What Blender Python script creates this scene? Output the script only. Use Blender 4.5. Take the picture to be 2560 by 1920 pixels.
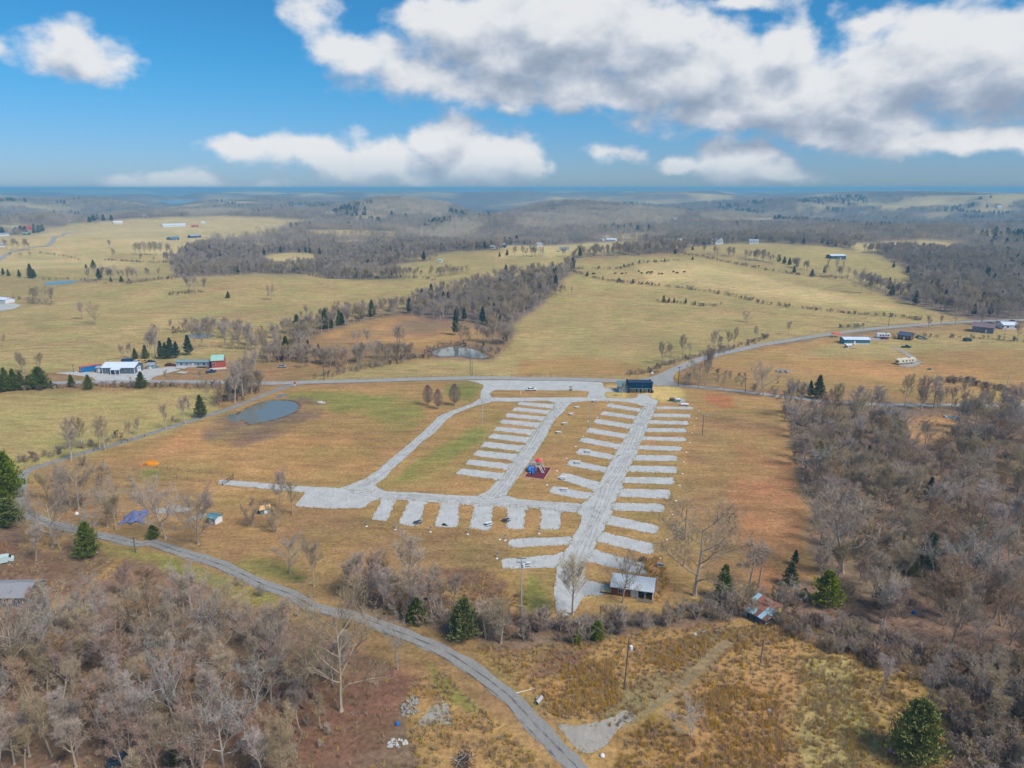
# Aerial view over a small camp ground in rolling winter farmland.
import bpy, bmesh, math, random
import numpy as np
from mathutils import Vector, Matrix, Euler

for o in list(bpy.data.objects):
    bpy.data.objects.remove(o, do_unlink=True)
scene = bpy.context.scene
col = scene.collection

# ------------------------------------------------------------------ camera
CAM_H = 90.0                       # drone height in metres
FOC, CX, CY, EYE = 1775.3, 1280.0, 960.0, 470.0   # photo pixels (2560 wide)
PITCH = math.atan((CY - EYE) / FOC)
cam_data = bpy.data.cameras.new('camera')
cam_data.sensor_width = 36.0
cam_data.lens = 36.0 * FOC / 2560.0
cam_data.clip_start = 1.0
cam_data.clip_end = 120000.0
cam = bpy.data.objects.new('camera', cam_data)
col.objects.link(cam)
cam.location = (0, 0, CAM_H)
cam.rotation_euler = (math.pi / 2 - PITCH, 0, 0)
scene.camera = cam

# ------------------------------------------------------------------ light
SUN_AZ, SUN_EL = 125.0, 50.0        # sun behind the camera's right shoulder
SUN_STRENGTH, SUN_ANGLE = 2.7, 22.0
SKY_STRENGTH = 0.10
EXPOSURE = 0.45
sd = bpy.data.lights.new('sun', 'SUN')
sd.energy = SUN_STRENGTH
sd.angle = math.radians(SUN_ANGLE)
sd.color = (1.0, 0.95, 0.88)
sun = bpy.data.objects.new('sun', sd)
col.objects.link(sun)
_a, _e = math.radians(SUN_AZ), math.radians(SUN_EL)
sun_dir = Vector((math.sin(_a) * math.cos(_e), math.cos(_a) * math.cos(_e), math.sin(_e)))
sun.rotation_euler = sun_dir.to_track_quat('Z', 'Y').to_euler()
sun.location = (200, -200, 400)

world = bpy.data.worlds.new('World')
scene.world = world
world.use_nodes = True


def build_world():
    nt = world.node_tree
    N, L = nt.nodes, nt.links
    N.clear()

    def mk(tree, typ, **kw):
        n = tree.nodes.new(typ)
        for k, v in kw.items():
            if k[0] == 'i' and k[1:].isdigit():
                n.inputs[int(k[1:])].default_value = v
            else:
                setattr(n, k, v)
        return n

    # cloud density as a function of (azimuth, elevation) in degrees
    def density_group(fine):
      g = bpy.data.node_groups.new('cloud_density', 'ShaderNodeTree')
      g.interface.new_socket('Vector', in_out='INPUT', socket_type='NodeSocketVector')
      g.interface.new_socket('Density', in_out='OUTPUT', socket_type='NodeSocketFloat')
      gi = g.nodes.new('NodeGroupInput'); go = g.nodes.new('NodeGroupOutput')
      gl = g.links
      # ragged edges: warp the lookup
      wn = mk(g, 'ShaderNodeTexNoise'); wn.inputs['Scale'].default_value = 0.22
      wn.inputs['Detail'].default_value = 5.0 if fine else 2.0; wn.inputs['Roughness'].default_value = 0.55
      gl.new(gi.outputs[0], wn.inputs['Vector'])
      ws = mk(g, 'ShaderNodeVectorMath', operation='SUBTRACT'); ws.inputs[1].default_value = (.5, .5, .5)
      gl.new(wn.outputs['Color'], ws.inputs[0])
      wm = mk(g, 'ShaderNodeVectorMath', operation='MULTIPLY'); wm.inputs[1].default_value = (4.4, 2.8, 0)
      gl.new(ws.outputs[0], wm.inputs[0])
      wa = mk(g, 'ShaderNodeVectorMath', operation='ADD')
      gl.new(gi.outputs[0], wa.inputs[0]); gl.new(wm.outputs[0], wa.inputs[1])
      # cloud bodies: (azimuth, elevation, half width, half height, weight)
      acc = None
      for (a, e, rx, ry, w) in CLOUDS:
          if not fine and w < 0.8:
              continue
          m = mk(g, 'ShaderNodeVectorMath', operation='MULTIPLY_ADD'); m.inputs[1].default_value = (1 / rx, 1 / ry, 0)
          m.inputs[2].default_value = (-a / rx, -e / ry, 0)
          gl.new(wa.outputs[0], m.inputs[0])
          d = mk(g, 'ShaderNodeVectorMath', operation='LENGTH'); gl.new(m.outputs[0], d.inputs[0])
          q = mk(g, 'ShaderNodeMath', operation='MULTIPLY_ADD'); q.inputs[1].default_value = -w; q.inputs[2].default_value = w
          gl.new(d.outputs['Value'], q.inputs[0])
          if acc is None:
              acc = q
          else:
              x = mk(g, 'ShaderNodeMath', operation='SMOOTH_MAX' if fine else 'MAXIMUM'); x.inputs[2].default_value = 0.25
              gl.new(acc.outputs[0], x.inputs[0]); gl.new(q.outputs[0], x.inputs[1]); acc = x
      # fair weather clouds go on all round, outside the bodies listed above
      en = mk(g, 'ShaderNodeTexNoise'); en.inputs['Scale'].default_value = 0.045
      en.inputs['Detail'].default_value = 2.0
      gl.new(gi.outputs[0], en.inputs['Vector'])
      ea = mk(g, 'ShaderNodeMath', operation='MULTIPLY_ADD'); ea.inputs[1].default_value = 5.0; ea.inputs[2].default_value = -2.65
      gl.new(en.outputs['Fac'], ea.inputs[0])
      sx = mk(g, 'ShaderNodeSeparateXYZ'); gl.new(gi.outputs[0], sx.inputs[0])
      ab = mk(g, 'ShaderNodeMath', operation='ABSOLUTE'); gl.new(sx.outputs['X'], ab.inputs[0])
      r1 = mk(g, 'ShaderNodeMapRange', interpolation_type='SMOOTHSTEP'); r1.inputs[1].default_value = 38; r1.inputs[2].default_value = 50
      gl.new(ab.outputs[0], r1.inputs[0])
      r2 = mk(g, 'ShaderNodeMapRange', interpolation_type='SMOOTHSTEP'); r2.inputs[1].default_value = 15; r2.inputs[2].default_value = 24
      gl.new(sx.outputs['Y'], r2.inputs[0])
      mx = mk(g, 'ShaderNodeMath', operation='MAXIMUM'); gl.new(r1.outputs[0], mx.inputs[0]); gl.new(r2.outputs[0], mx.inputs[1])
      em = mk(g, 'ShaderNodeMix', data_type='FLOAT'); em.inputs[2].default_value = -2.0
      gl.new(mx.outputs[0], em.inputs[0]); gl.new(ea.outputs[0], em.inputs[3])
      ex = mk(g, 'ShaderNodeMath', operation='MAXIMUM'); gl.new(acc.outputs[0], ex.inputs[0]); gl.new(em.outputs[0], ex.inputs[1])
      # billows
      bs = mk(g, 'ShaderNodeVectorMath', operation='MULTIPLY'); bs.inputs[1].default_value = (1.0, 1.5, 1)
      gl.new(gi.outputs[0], bs.inputs[0])
      bn = mk(g, 'ShaderNodeTexNoise'); bn.inputs['Scale'].default_value = 0.34; bn.inputs['Detail'].default_value = 8.0 if fine else 3.0
      bn.inputs['Roughness'].default_value = 0.5; bn.inputs['Lacunarity'].default_value = 2.1
      gl.new(bs.outputs[0], bn.inputs['Vector'])
      bm_ = mk(g, 'ShaderNodeMath', operation='MULTIPLY_ADD'); bm_.inputs[1].default_value = 1.6; bm_.inputs[2].default_value = -0.76
      gl.new(bn.outputs['Fac'], bm_.inputs[0])
      ad = mk(g, 'ShaderNodeMath', operation='ADD'); gl.new(ex.outputs[0], ad.inputs[0]); gl.new(bm_.outputs[0], ad.inputs[1])
      gl.new(ad.outputs[0], go.inputs[0])
      return g
    g_fine, g_soft = density_group(True), density_group(False)

    tc = N.new('ShaderNodeTexCoord')
    sep = N.new('ShaderNodeSeparateXYZ'); L.new(tc.outputs['Generated'], sep.inputs[0])
    at = mk(nt, 'ShaderNodeMath', operation='ARCTAN2'); L.new(sep.outputs['X'], at.inputs[0]); L.new(sep.outputs['Y'], at.inputs[1])
    el = mk(nt, 'ShaderNodeMath', operation='ARCSINE'); L.new(sep.outputs['Z'], el.inputs[0])
    atd = mk(nt, 'ShaderNodeMath', operation='MULTIPLY'); atd.inputs[1].default_value = 180 / math.pi; L.new(at.outputs[0], atd.inputs[0])
    eld = mk(nt, 'ShaderNodeMath', operation='MULTIPLY'); eld.inputs[1].default_value = 180 / math.pi; L.new(el.outputs[0], eld.inputs[0])
    cv = N.new('ShaderNodeCombineXYZ'); L.new(atd.outputs[0], cv.inputs[0]); L.new(eld.outputs[0], cv.inputs[1])

    def dens(g, dx, dy):
        v = mk(nt, 'ShaderNodeVectorMath', operation='ADD'); v.inputs[1].default_value = (dx, dy, 0)
        L.new(cv.outputs[0], v.inputs[0])
        n = N.new('ShaderNodeGroup'); n.node_tree = g
        L.new(v.outputs[0], n.inputs[0])
        return n
    d0, d1 = dens(g_fine, 0, 0), dens(g_soft, 0.5, 2.1)
    alpha = mk(nt, 'ShaderNodeMapRange', interpolation_type='SMOOTHSTEP')
    alpha.inputs[1].default_value = -0.16; alpha.inputs[2].default_value = 0.52
    L.new(d0.outputs[0], alpha.inputs[0])
    # clouds thin out towards the horizon
    hz = mk(nt, 'ShaderNodeMapRange'); hz.inputs[1].default_value = -0.3; hz.inputs[2].default_value = 2.5
    hz.inputs[3].default_value = 0.25; hz.inputs[4].default_value = 0.97
    L.new(eld.outputs[0], hz.inputs[0])
    am = mk(nt, 'ShaderNodeMath', operation='MULTIPLY'); L.new(alpha.outputs[0], am.inputs[0]); L.new(hz.outputs[0], am.inputs[1])
    # how much cloud lies above: tops are bright, bases grey
    df = mk(nt, 'ShaderNodeMath', operation='SUBTRACT'); L.new(d0.outputs[0], df.inputs[0]); L.new(d1.outputs[0], df.inputs[1])
    k2 = mk(nt, 'ShaderNodeMath', operation='MULTIPLY_ADD'); k2.inputs[1].default_value = -0.30; k2.inputs[2].default_value = 0.0
    L.new(d0.outputs[0], k2.inputs[0])
    dk = mk(nt, 'ShaderNodeMath', operation='MULTIPLY'); dk.inputs[1].default_value = 0.72; L.new(df.outputs[0], dk.inputs[0])
    sm = mk(nt, 'ShaderNodeMath', operation='ADD'); L.new(dk.outputs[0], sm.inputs[0]); L.new(k2.outputs[0], sm.inputs[1])
    li = mk(nt, 'ShaderNodeMapRange', interpolation_type='SMOOTHSTEP'); li.inputs[1].default_value = -0.80; li.inputs[2].default_value = 0.32
    L.new(sm.outputs[0], li.inputs[0])
    ramp = N.new('ShaderNodeValToRGB')
    cr = ramp.color_ramp
    cr.elements[0].position = 0.0; cr.elements[0].color = (0.31, 0.38, 0.50, 1)
    cr.elements[1].position = 1.0; cr.elements[1].color = (0.86, 0.87, 0.89, 1)
    e = cr.elements.new(0.5); e.color = (0.53, 0.59, 0.69, 1)
    L.new(li.outputs[0], ramp.inputs[0])

    sky = N.new('ShaderNodeTexSky')
    sky.sky_type = 'NISHITA'; sky.sun_disc = False
    sky.sun_elevation = math.radians(SUN_EL); sky.sun_rotation = math.radians(SUN_AZ)
    sky.altitude = 300; sky.air_density = 1.0; sky.dust_density = 0.3; sky.ozone_density = 2.0
    tint = mk(nt, 'ShaderNodeMix', data_type='RGBA', blend_type='MULTIPLY'); tint.inputs[0].default_value = 1.0
    tg = mk(nt, 'ShaderNodeMapRange', interpolation_type='SMOOTHSTEP'); tg.inputs[1].default_value = 0; tg.inputs[2].default_value = 10
    L.new(eld.outputs[0], tg.inputs[0])
    tmx = mk(nt, 'ShaderNodeMix', data_type='RGBA'); tmx.inputs[6].default_value = SKY_TINT_LOW; tmx.inputs[7].default_value = SKY_TINT
    L.new(tg.outputs[0], tmx.inputs[0]); L.new(tmx.outputs[2], tint.inputs[7])
    L.new(sky.outputs[0], tint.inputs[6])
    bg = N.new('ShaderNodeBackground'); bg.inputs[1].default_value = SKY_STRENGTH
    L.new(tint.outputs[2], bg.inputs[0])
    bc = N.new('ShaderNodeBackground'); bc.inputs[1].default_value = CLOUD_STRENGTH
    L.new(ramp.outputs[0], bc.inputs[0])
    mixs = N.new('ShaderNodeMixShader')
    L.new(am.outputs[0], mixs.inputs[0]); L.new(bg.outputs[0], mixs.inputs[1]); L.new(bc.outputs[0], mixs.inputs[2])
    out = N.new('ShaderNodeOutputWorld')
    L.new(mixs.outputs[0], out.inputs[0])


SKY_TINT = (0.175, 0.57, 0.81, 1)
SKY_TINT_LOW = (0.31, 0.46, 0.77, 1)
CLOUD_STRENGTH = 0.69


def _cl(px, py, rx, ry, w=1.0):
    """a cloud body given as photo position -> azimuth / elevation in degrees"""
    dx, dy = (px - CX) / FOC, (CY - py) / FOC
    v = Vector((dx, math.cos(PITCH) + dy * math.sin(PITCH), -math.sin(PITCH) + dy * math.cos(PITCH))).normalized()
    k = 180 / math.pi / FOC * 1.1
    return (math.degrees(math.atan2(v.x, v.y)), math.degrees(math.asin(v.z)), rx * k * .93, ry * k * .93, w)


CLOUDS = [
    _cl(185, 125, 85, 52), _cl(215, 165, 88, 38), _cl(290, 165, 45, 20, .6), _cl(-20, 125, 60, 30, .8),
    # long cloud in the middle
    _cl(640, 365, 100, 28, .8), _cl(760, 375, 150, 42, .9), _cl(900, 395, 150, 55), _cl(1010, 420, 190, 55),
    _cl(1120, 360, 85, 65, 1.1), _cl(1200, 400, 150, 70, 1.1), _cl(1310, 400, 55, 65, .9),
    # low cloud on the left horizon
    _cl(420, 460, 130, 24, .8), _cl(520, 448, 60, 32, .9), _cl(640, 466, 130, 20, .8),
    # cloud bank across the top right
    _cl(780, 35, 60, 35, .5), _cl(860, 110, 90, 45, .8), _cl(930, 150, 110, 60, .8), _cl(1050, 190, 130, 60, .9),
    _cl(1180, 60, 190, 70, 1.1), _cl(1400, 60, 280, 110, 1.3), _cl(1300, 130, 260, 85, 1.2), _cl(1600, 90, 200, 90, 1.1),
    _cl(1250, 225, 200, 45, .9), _cl(1500, 220, 260, 60, 1.1), _cl(1750, 190, 220, 90, 1.2),
    _cl(1960, 110, 75, 70, 1.0), _cl(1950, 230, 260, 90, 1.2), _cl(1870, 290, 300, 40, 1.0), _cl(2150, 270, 220, 80, 1.1),
    _cl(2180, 55, 80, 30, .6), _cl(2420, 90, 200, 70, 1.1), _cl(2330, 150, 230, 90, 1.2), _cl(2500, 160, 200, 90, 1.2),
    _cl(2100, 345, 160, 38, 1.0), _cl(2230, 370, 70, 30, .8), _cl(2440, 340, 150, 32, .9), _cl(2560, 350, 160, 30, .9),
    _cl(2480, 250, 160, 50, .7), _cl(1270, 275, 40, 22, .6), _cl(1850, 5, 120, 20, .6),
    # small cloud right of the middle
    _cl(1700, 400, 55, 25, .8), _cl(1830, 400, 110, 48, 1.0), _cl(1880, 390, 70, 40, .9), _cl(1920, 440, 110, 36, .9),
    _cl(1545, 385, 55, 22, .55),
]
build_world()

vs = scene.view_settings
vs.view_transform = 'Standard'
vs.look = 'None'
vs.exposure = EXPOSURE
vs.gamma = 1.0
vs.use_curve_mapping = False
cy = scene.cycles
cy.use_denoising = True
cy.max_bounces = 4
cy.diffuse_bounces = 1
cy.glossy_bounces = 2
cy.transmission_bounces = 2
cy.transparent_max_bounces = 8
cy.volume_bounces = 0
cy.use_adaptive_sampling = True
cy.adaptive_threshold = 0.02
cy.caustics_reflective = False
cy.caustics_refractive = False
world.cycles.sampling_method = 'MANUAL'
world.cycles.sample_map_resolution = 512

# ------------------------------------------------------------------ helpers
rng = random.Random(7)


def srgb(r, g, b):
    def f(c):
        c /= 255.0
        return c / 12.92 if c <= 0.04045 else ((c + 0.055) / 1.055) ** 2.4
    return (f(r), f(g), f(b))


def _hash(ix, iy, seed):
    ix = ix.astype(np.int64) & 0xffffffff
    iy = iy.astype(np.int64) & 0xffffffff
    n = (ix * 374761393 + iy * 668265263 + seed * 1442695041) & 0xffffffff
    n = ((n ^ (n >> 13)) * 1274126177) & 0xffffffff
    return ((n ^ (n >> 16)) & 0xffff) / 65535.0


def vnoise(x, y, seed=0):
    """value noise in 0..1 on numpy arrays"""
    x = np.asarray(x, float); y = np.asarray(y, float)
    ix = np.floor(x); iy = np.floor(y)
    fx = x - ix; fy = y - iy
    fx = fx * fx * (3 - 2 * fx); fy = fy * fy * (3 - 2 * fy)
    a = _hash(ix, iy, seed); b = _hash(ix + 1, iy, seed)
    c = _hash(ix, iy + 1, seed); d = _hash(ix + 1, iy + 1, seed)
    return (a * (1 - fx) + b * fx) * (1 - fy) + (c * (1 - fx) + d * fx) * fy


def fbm(x, y, seed=0, octaves=4):
    s, a, t = 0.0, 0.5, 0.0
    for i in range(octaves):
        s = s + a * vnoise(x * 2 ** i + 13.7 * i, y * 2 ** i - 7.1 * i, seed + i)
        t += a
        a *= 0.5
    return s / t


def sstep(a, b, x):
    t = np.clip((x - a) / (b - a), 0, 1)
    return t * t * (3 - 2 * t)


class MB:
    """collects shapes and links them as one mesh object"""
    def __init__(self):
        self.v = []; self.f = []

    def add(self, verts, faces):
        n = len(self.v)
        self.v.extend([tuple(p) for p in verts])
        self.f.extend([tuple(i + n for i in f) for f in faces])
        return self

    def box(self, c, s, rz=0.0, rx=0.0, ry=0.0):
        R = Euler((rx, ry, rz)).to_matrix()
        c = Vector(c)
        vs_ = [c + R @ Vector((sx * s[0] / 2, sy * s[1] / 2, sz * s[2] / 2))
               for sz in (-1, 1) for sy in (-1, 1) for sx in (-1, 1)]
        return self.add(vs_, [(0, 2, 3, 1), (4, 5, 7, 6), (0, 1, 5, 4), (2, 6, 7, 3), (0, 4, 6, 2), (1, 3, 7, 5)])

    def tube(self, pts, radii, n=5, cap=True):
        pts = [Vector(p) for p in pts]
        if not hasattr(radii, '__len__'):
            radii = [radii] * len(pts)
        vs_, fs = [], []
        for i, p in enumerate(pts):
            d = (pts[min(i + 1, len(pts) - 1)] - pts[max(i - 1, 0)])
            if d.length < 1e-6:
                d = Vector((0, 0, 1))
            d.normalize()
            a = d.cross(Vector((0, 0, 1)) if abs(d.z) < .9 else Vector((1, 0, 0))).normalized()
            b = d.cross(a)
            for k in range(n):
                t = 2 * math.pi * k / n
                vs_.append(p + (a * math.cos(t) + b * math.sin(t)) * radii[i])
        for i in range(len(pts) - 1):
            for k in range(n):
                k2 = (k + 1) % n
                fs.append((i * n + k, i * n + k2, (i + 1) * n + k2, (i + 1) * n + k))
        if cap and n > 2:
            fs.append(tuple(range(n - 1, -1, -1)))
            fs.append(tuple((len(pts) - 1) * n + k for k in range(n)))
        return self.add(vs_, fs)

    def prism(self, poly, z0, z1):
        """polygon in xy extruded in z"""
        n = len(poly)
        vs_ = [(x, y, z0) for x, y in poly] + [(x, y, z1) for x, y in poly]
        fs = [tuple(range(n - 1, -1, -1)), tuple(range(n, 2 * n))]
        fs += [(i, (i + 1) % n, n + (i + 1) % n, n + i) for i in range(n)]
        return self.add(vs_, fs)

    def slab(self, poly3, n_off):
        """flat polygon in 3-D given thickness along vector n_off"""
        o = Vector(n_off); n = len(poly3)
        vs_ = [Vector(p) for p in poly3] + [Vector(p) + o for p in poly3]
        fs = [tuple(range(n - 1, -1, -1)), tuple(range(n, 2 * n))]
        fs += [(i, (i + 1) % n, n + (i + 1) % n, n + i) for i in range(n)]
        return self.add(vs_, fs)

    def profile(self, pts_xz, y0, y1):
        """polygon in xz extruded along y"""
        n = len(pts_xz)
        vs_ = [(x, y0, z) for x, z in pts_xz] + [(x, y1, z) for x, z in pts_xz]
        fs = [tuple(range(n)), tuple(range(2 * n - 1, n - 1, -1))]
        fs += [(i, n + i, n + (i + 1) % n, (i + 1) % n) for i in range(n)]
        return self.add(vs_, fs)

    def lathe(self, c, prof, n=10):
        """prof: list of (radius, z)"""
        vs_, fs = [], []
        for r, z in prof:
            for k in range(n):
                t = 2 * math.pi * k / n
                vs_.append((c[0] + r * math.cos(t), c[1] + r * math.sin(t), c[2] + z))
        for i in range(len(prof) - 1):
            for k in range(n):
                k2 = (k + 1) % n
                fs.append((i * n + k, i * n + k2, (i + 1) * n + k2, (i + 1) * n + k))
        fs.append(tuple(range(n - 1, -1, -1)))
        fs.append(tuple((len(prof) - 1) * n + k for k in range(n)))
        return self.add(vs_, fs)

    def mesh(self, name, mat=None, smooth=False):
        me = bpy.data.meshes.new(name)
        me.from_pydata(self.v, [], self.f)
        if mat is not None:
            me.materials.append(mat)
        if smooth:
            me.polygons.foreach_set('use_smooth', [True] * len(me.polygons))
        me.update()
        return me

    def build(self, name, mat=None, parent=None, smooth=False, fix=True):
        me = self.mesh(name, mat, smooth)
        if fix and len(self.f) < 3000:
            b = bmesh.new(); b.from_mesh(me)
            bmesh.ops.recalc_face_normals(b, faces=b.faces)
            b.to_mesh(me); b.free()
        o = bpy.data.objects.new(name, me)
        col.objects.link(o)
        if parent is not None:
            o.parent = parent
        return o


def tag(o, label=None, cat=None, group=None, kind=None):
    if label:
        o['label'] = label
    if cat:
        o['category'] = cat
    if group:
        o['group'] = group
    if kind:
        o['kind'] = kind
    return o


def empty(name, loc, rz=0.0, label=None, cat=None, group=None):
    e = bpy.data.objects.new(name, None)
    e.empty_display_size = 0.5
    col.objects.link(e)
    e.location = loc
    e.rotation_euler = (0, 0, rz)
    return tag(e, label, cat, group)


def copy_tree(o, parent=None):
    c = o.copy()
    col.objects.link(c)
    c.parent = parent
    for ch in list(o.children):
        copy_tree(ch, c)
    return c


MATS = {}


def mat(name, rgb, rough=0.8, var=0.18, scale=1.5, metal=0.0, spec=0.3, rgb2=None, obj_var=0.0, bump=0.0, stretch=None, coord='Object'):
    """procedural material: base colour broken up by noise (and a little per object)"""
    if name in MATS:
        return MATS[name]
    m = bpy.data.materials.new(name)
    m.use_nodes = True
    nt = m.node_tree; N, L = nt.nodes, nt.links
    b = N['Principled BSDF']
    b.inputs['Roughness'].default_value = rough
    b.inputs['Metallic'].default_value = metal
    b.inputs['Specular IOR Level'].default_value = spec
    tc = N.new('ShaderNodeTexCoord')
    vec = tc.outputs[coord]
    if stretch:
        mp = N.new('ShaderNodeMapping'); mp.inputs['Scale'].default_value = stretch
        L.new(vec, mp.inputs[0]); vec = mp.outputs[0]
    nz = N.new('ShaderNodeTexNoise')
    nz.inputs['Scale'].default_value = scale; nz.inputs['Detail'].default_value = 6
    nz.inputs['Roughness'].default_value = 0.6
    L.new(vec, nz.inputs['Vector'])
    mr = N.new('ShaderNodeMapRange')
    mr.inputs[1].default_value = 0.3; mr.inputs[2].default_value = 0.7
    L.new(nz.outputs['Fac'], mr.inputs[0])
    mx = N.new('ShaderNodeMix'); mx.data_type = 'RGBA'
    c1 = tuple(max(0, c * (1 - var)) for c in rgb); c2 = rgb2 or tuple(min(1, c * (1 + var)) for c in rgb)
    mx.inputs[6].default_value = (*c1, 1); mx.inputs[7].default_value = (*c2, 1)
    L.new(mr.outputs[0], mx.inputs[0])
    out = mx.outputs[2]
    if obj_var:
        oi = N.new('ShaderNodeObjectInfo')
        hs = N.new('ShaderNodeHueSaturation')
        m1 = N.new('ShaderNodeMapRange'); m1.inputs[3].default_value = 1 - obj_var; m1.inputs[4].default_value = 1 + obj_var
        L.new(oi.outputs['Random'], m1.inputs[0]); L.new(m1.outputs[0], hs.inputs['Value'])
        mu = N.new('ShaderNodeMath'); mu.operation = 'MULTIPLY'; mu.inputs[1].default_value = 7.31
        L.new(oi.outputs['Random'], mu.inputs[0])
        fr = N.new('ShaderNodeMath'); fr.operation = 'FRACT'; L.new(mu.outputs[0], fr.inputs[0])
        m2 = N.new('ShaderNodeMapRange'); m2.inputs[3].default_value = 1 - obj_var * 1.3; m2.inputs[4].default_value = 1 + obj_var * 0.9
        L.new(fr.outputs[0], m2.inputs[0]); L.new(m2.outputs[0], hs.inputs['Saturation'])
        m3 = N.new('ShaderNodeMapRange'); m3.inputs[3].default_value = 0.5 - obj_var * 0.06; m3.inputs[4].default_value = 0.5 + obj_var * 0.06
        L.new(fr.outputs[0], m3.inputs[0]); L.new(m3.outputs[0], hs.inputs['Hue'])
        L.new(out, hs.inputs['Color']); out = hs.outputs[0]
    L.new(out, b.inputs['Base Color'])
    if bump:
        bp = N.new('ShaderNodeBump'); bp.inputs['Strength'].default_value = bump; bp.inputs['Distance'].default_value = 0.1
        L.new(nz.outputs['Fac'], bp.inputs['Height']); L.new(bp.outputs[0], b.inputs['Normal'])
    MATS[name] = m
    return m


# ------------------------------------------------------------------ the lie of the land
def hp(px, d):
    """a place by bearing (photo column) and distance in metres"""
    return ((px - CX) / FOC * d / 1.0, d)


HILLS = [  # (x, y, height, radius across, radius along)
    (*hp(650, 640), 10, 170, 60), (*hp(1180, 720), 5, 120, 60), (*hp(1760, 900), 15, 330, 190), (*hp(1450, 640), 6, 160, 90),
    (*hp(250, 1150), 13, 300, 160), (*hp(560, 1000), 8, 200, 110), (*hp(100, 760), 6, 200, 100),
    (*hp(2250, 760), -6, 220, 120), (*hp(2100, 1250), 14, 300, 160), (*hp(820, 1150), -10, 260, 120),
    (*hp(1010, 2500), 46, 420, 300), (*hp(800, 2300), 22, 500, 300), (*hp(1500, 2250), 34, 420, 260), (*hp(1290, 1750), 22, 190, 160),
    (*hp(1240, 2500), -55, 130, 420), (*hp(1190, 3300), -60, 260, 500), (*hp(1330, 3100), -40, 300, 300),
    (*hp(1460, 4300), 25, 700, 350), (*hp(900, 5200), 22, 900, 400), (*hp(1750, 5200), 20, 900, 500), (*hp(2250, 4300), 25, 900, 500),
    (*hp(560, 4600), -45, 800, 700), (*hp(740, 4300), -45, 500, 500), (*hp(640, 6500), 30, 1100, 500), (*hp(200, 5000), 10, 900, 600),
    (*hp(2300, 19000), 95, 2600, 1500), (*hp(1950, 17000), 60, 1800, 1200), (*hp(850, 16000), 45, 1500, 900), (*hp(2700, 17000), 100, 2000, 1300),
    (*hp(1750, 2400), 10, 500, 300), (*hp(2450, 2000), -12, 400, 400), (*hp(300, 2200), 8, 600, 300),
]


FLAT = []


def height(x, y):
    x = np.asarray(x, float); y = np.asarray(y, float)
    d = np.hypot(x, y)
    r = sstep(350, 750, d)
    h = r * (5.0 * np.sin(x / 170 + 0.6) * np.cos(y / 170 + 1.0) + 2.8 * np.sin(x / 90 + y / 120))
    r2 = sstep(1400, 3500, d)
    h = h + r2 * (np.minimum((fbm(x / 1100 + 3.1, y / 800, 11, 4) - 0.52) * 260, 50) + (fbm(x / 420, y / 420, 21, 3) - 0.5) * 34)
    h = h + sstep(9000, 22000, d) * (fbm(x / 5000, y / 5000, 31, 3) - 0.42) * 120
    for (cx, cy_, a, rx, ry) in HILLS:
        q = ((x - cx) / rx) ** 2 + ((y - cy_) / ry) ** 2
        h = h + a * np.exp(-np.minimum(q, 40))
    # the near ground is level
    h = h * sstep(330, 520, d)
    for (cx, cy_, rx, ry, z) in FLAT:      # basins of ponds and building plots
        w = 1 - sstep(1.0, 1.9, np.sqrt(((x - cx) / rx) ** 2 + ((y - cy_) / ry) ** 2))
        h = h * (1 - w) + z * w
    return np.minimum(h, 92.0)


def hgt(x, y):
    if x * x + y * y < 108000.0:
        return 0.0
    return float(height(np.array([x]), np.array([y]))[0])


_cp, _sp = math.cos(PITCH), math.sin(PITCH)
_march = np.geomspace(325, 60000, 800)


def G(px, py):
    """the ground point seen at a photo position"""
    dx, dy = (px - CX) / FOC, (CY - py) / FOC
    v = np.array([dx, _cp + dy * _sp, -_sp + dy * _cp])
    if v[2] < 0:
        t0 = -CAM_H / v[2]
        if t0 * math.hypot(v[0], v[1]) < 329:
            return Vector((v[0] * t0, v[1] * t0, 0.0))
    t = _march / math.hypot(v[0], v[1])
    x, y, z = v[0] * t, v[1] * t, CAM_H + v[2] * t
    below = z <= height(x, y)
    i = int(np.argmax(below)) if below.any() else len(t) - 1
    if i > 0:
        a, b = t[i - 1], t[i]
        for _ in range(14):
            m = (a + b) / 2
            if CAM_H + v[2] * m <= hgt(v[0] * m, v[1] * m):
                b = m
            else:
                a = m
        tt = b
    else:
        tt = t[0]
    x, y = v[0] * tt, v[1] * tt
    return Vector((x, y, hgt(x, y)))


class Frame:
    """turns readings taken on an enlarged piece of the photo into photo positions"""
    def __init__(self, x0, y0, s):
        self.x0, self.y0, self.s = x0, y0, s

    def __call__(self, *pts):
        return [(self.x0 + a * self.s, self.y0 + b * self.s) for a, b in pts]


V = Frame(0, 0, 2560 / 2212)
ZA = Frame(1120, 980, 320 / 2212); ZB = Frame(1400, 960, 360 / 2212); ZC = Frame(1340, 1200, 360 / 2212)
ZD = Frame(880, 1200, 420 / 2212); ZE = Frame(1080, 900, 360 / 2212); ZF = Frame(300, 1120, 460 / 2212)
ZG = Frame(0, 1080, 400 / 1952); ZH = Frame(1380, 1440, 340 / 1659)
TS = 640 / 2212


def T(x0, y0):
    return Frame(x0, y0, TS)


_gw = {}


def GW(pts):
    """photo positions -> ground xy"""
    k = (len(FLAT), tuple(pts))
    if k not in _gw:
        _gw[k] = [(p.x, p.y) for p in (G(*q) for q in pts)]
    return _gw[k]


def scale_at(p):
    """metres per photo pixel across the view at a ground point"""
    return (p.y * _cp + (CAM_H - p.z) * _sp) / FOC


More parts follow.
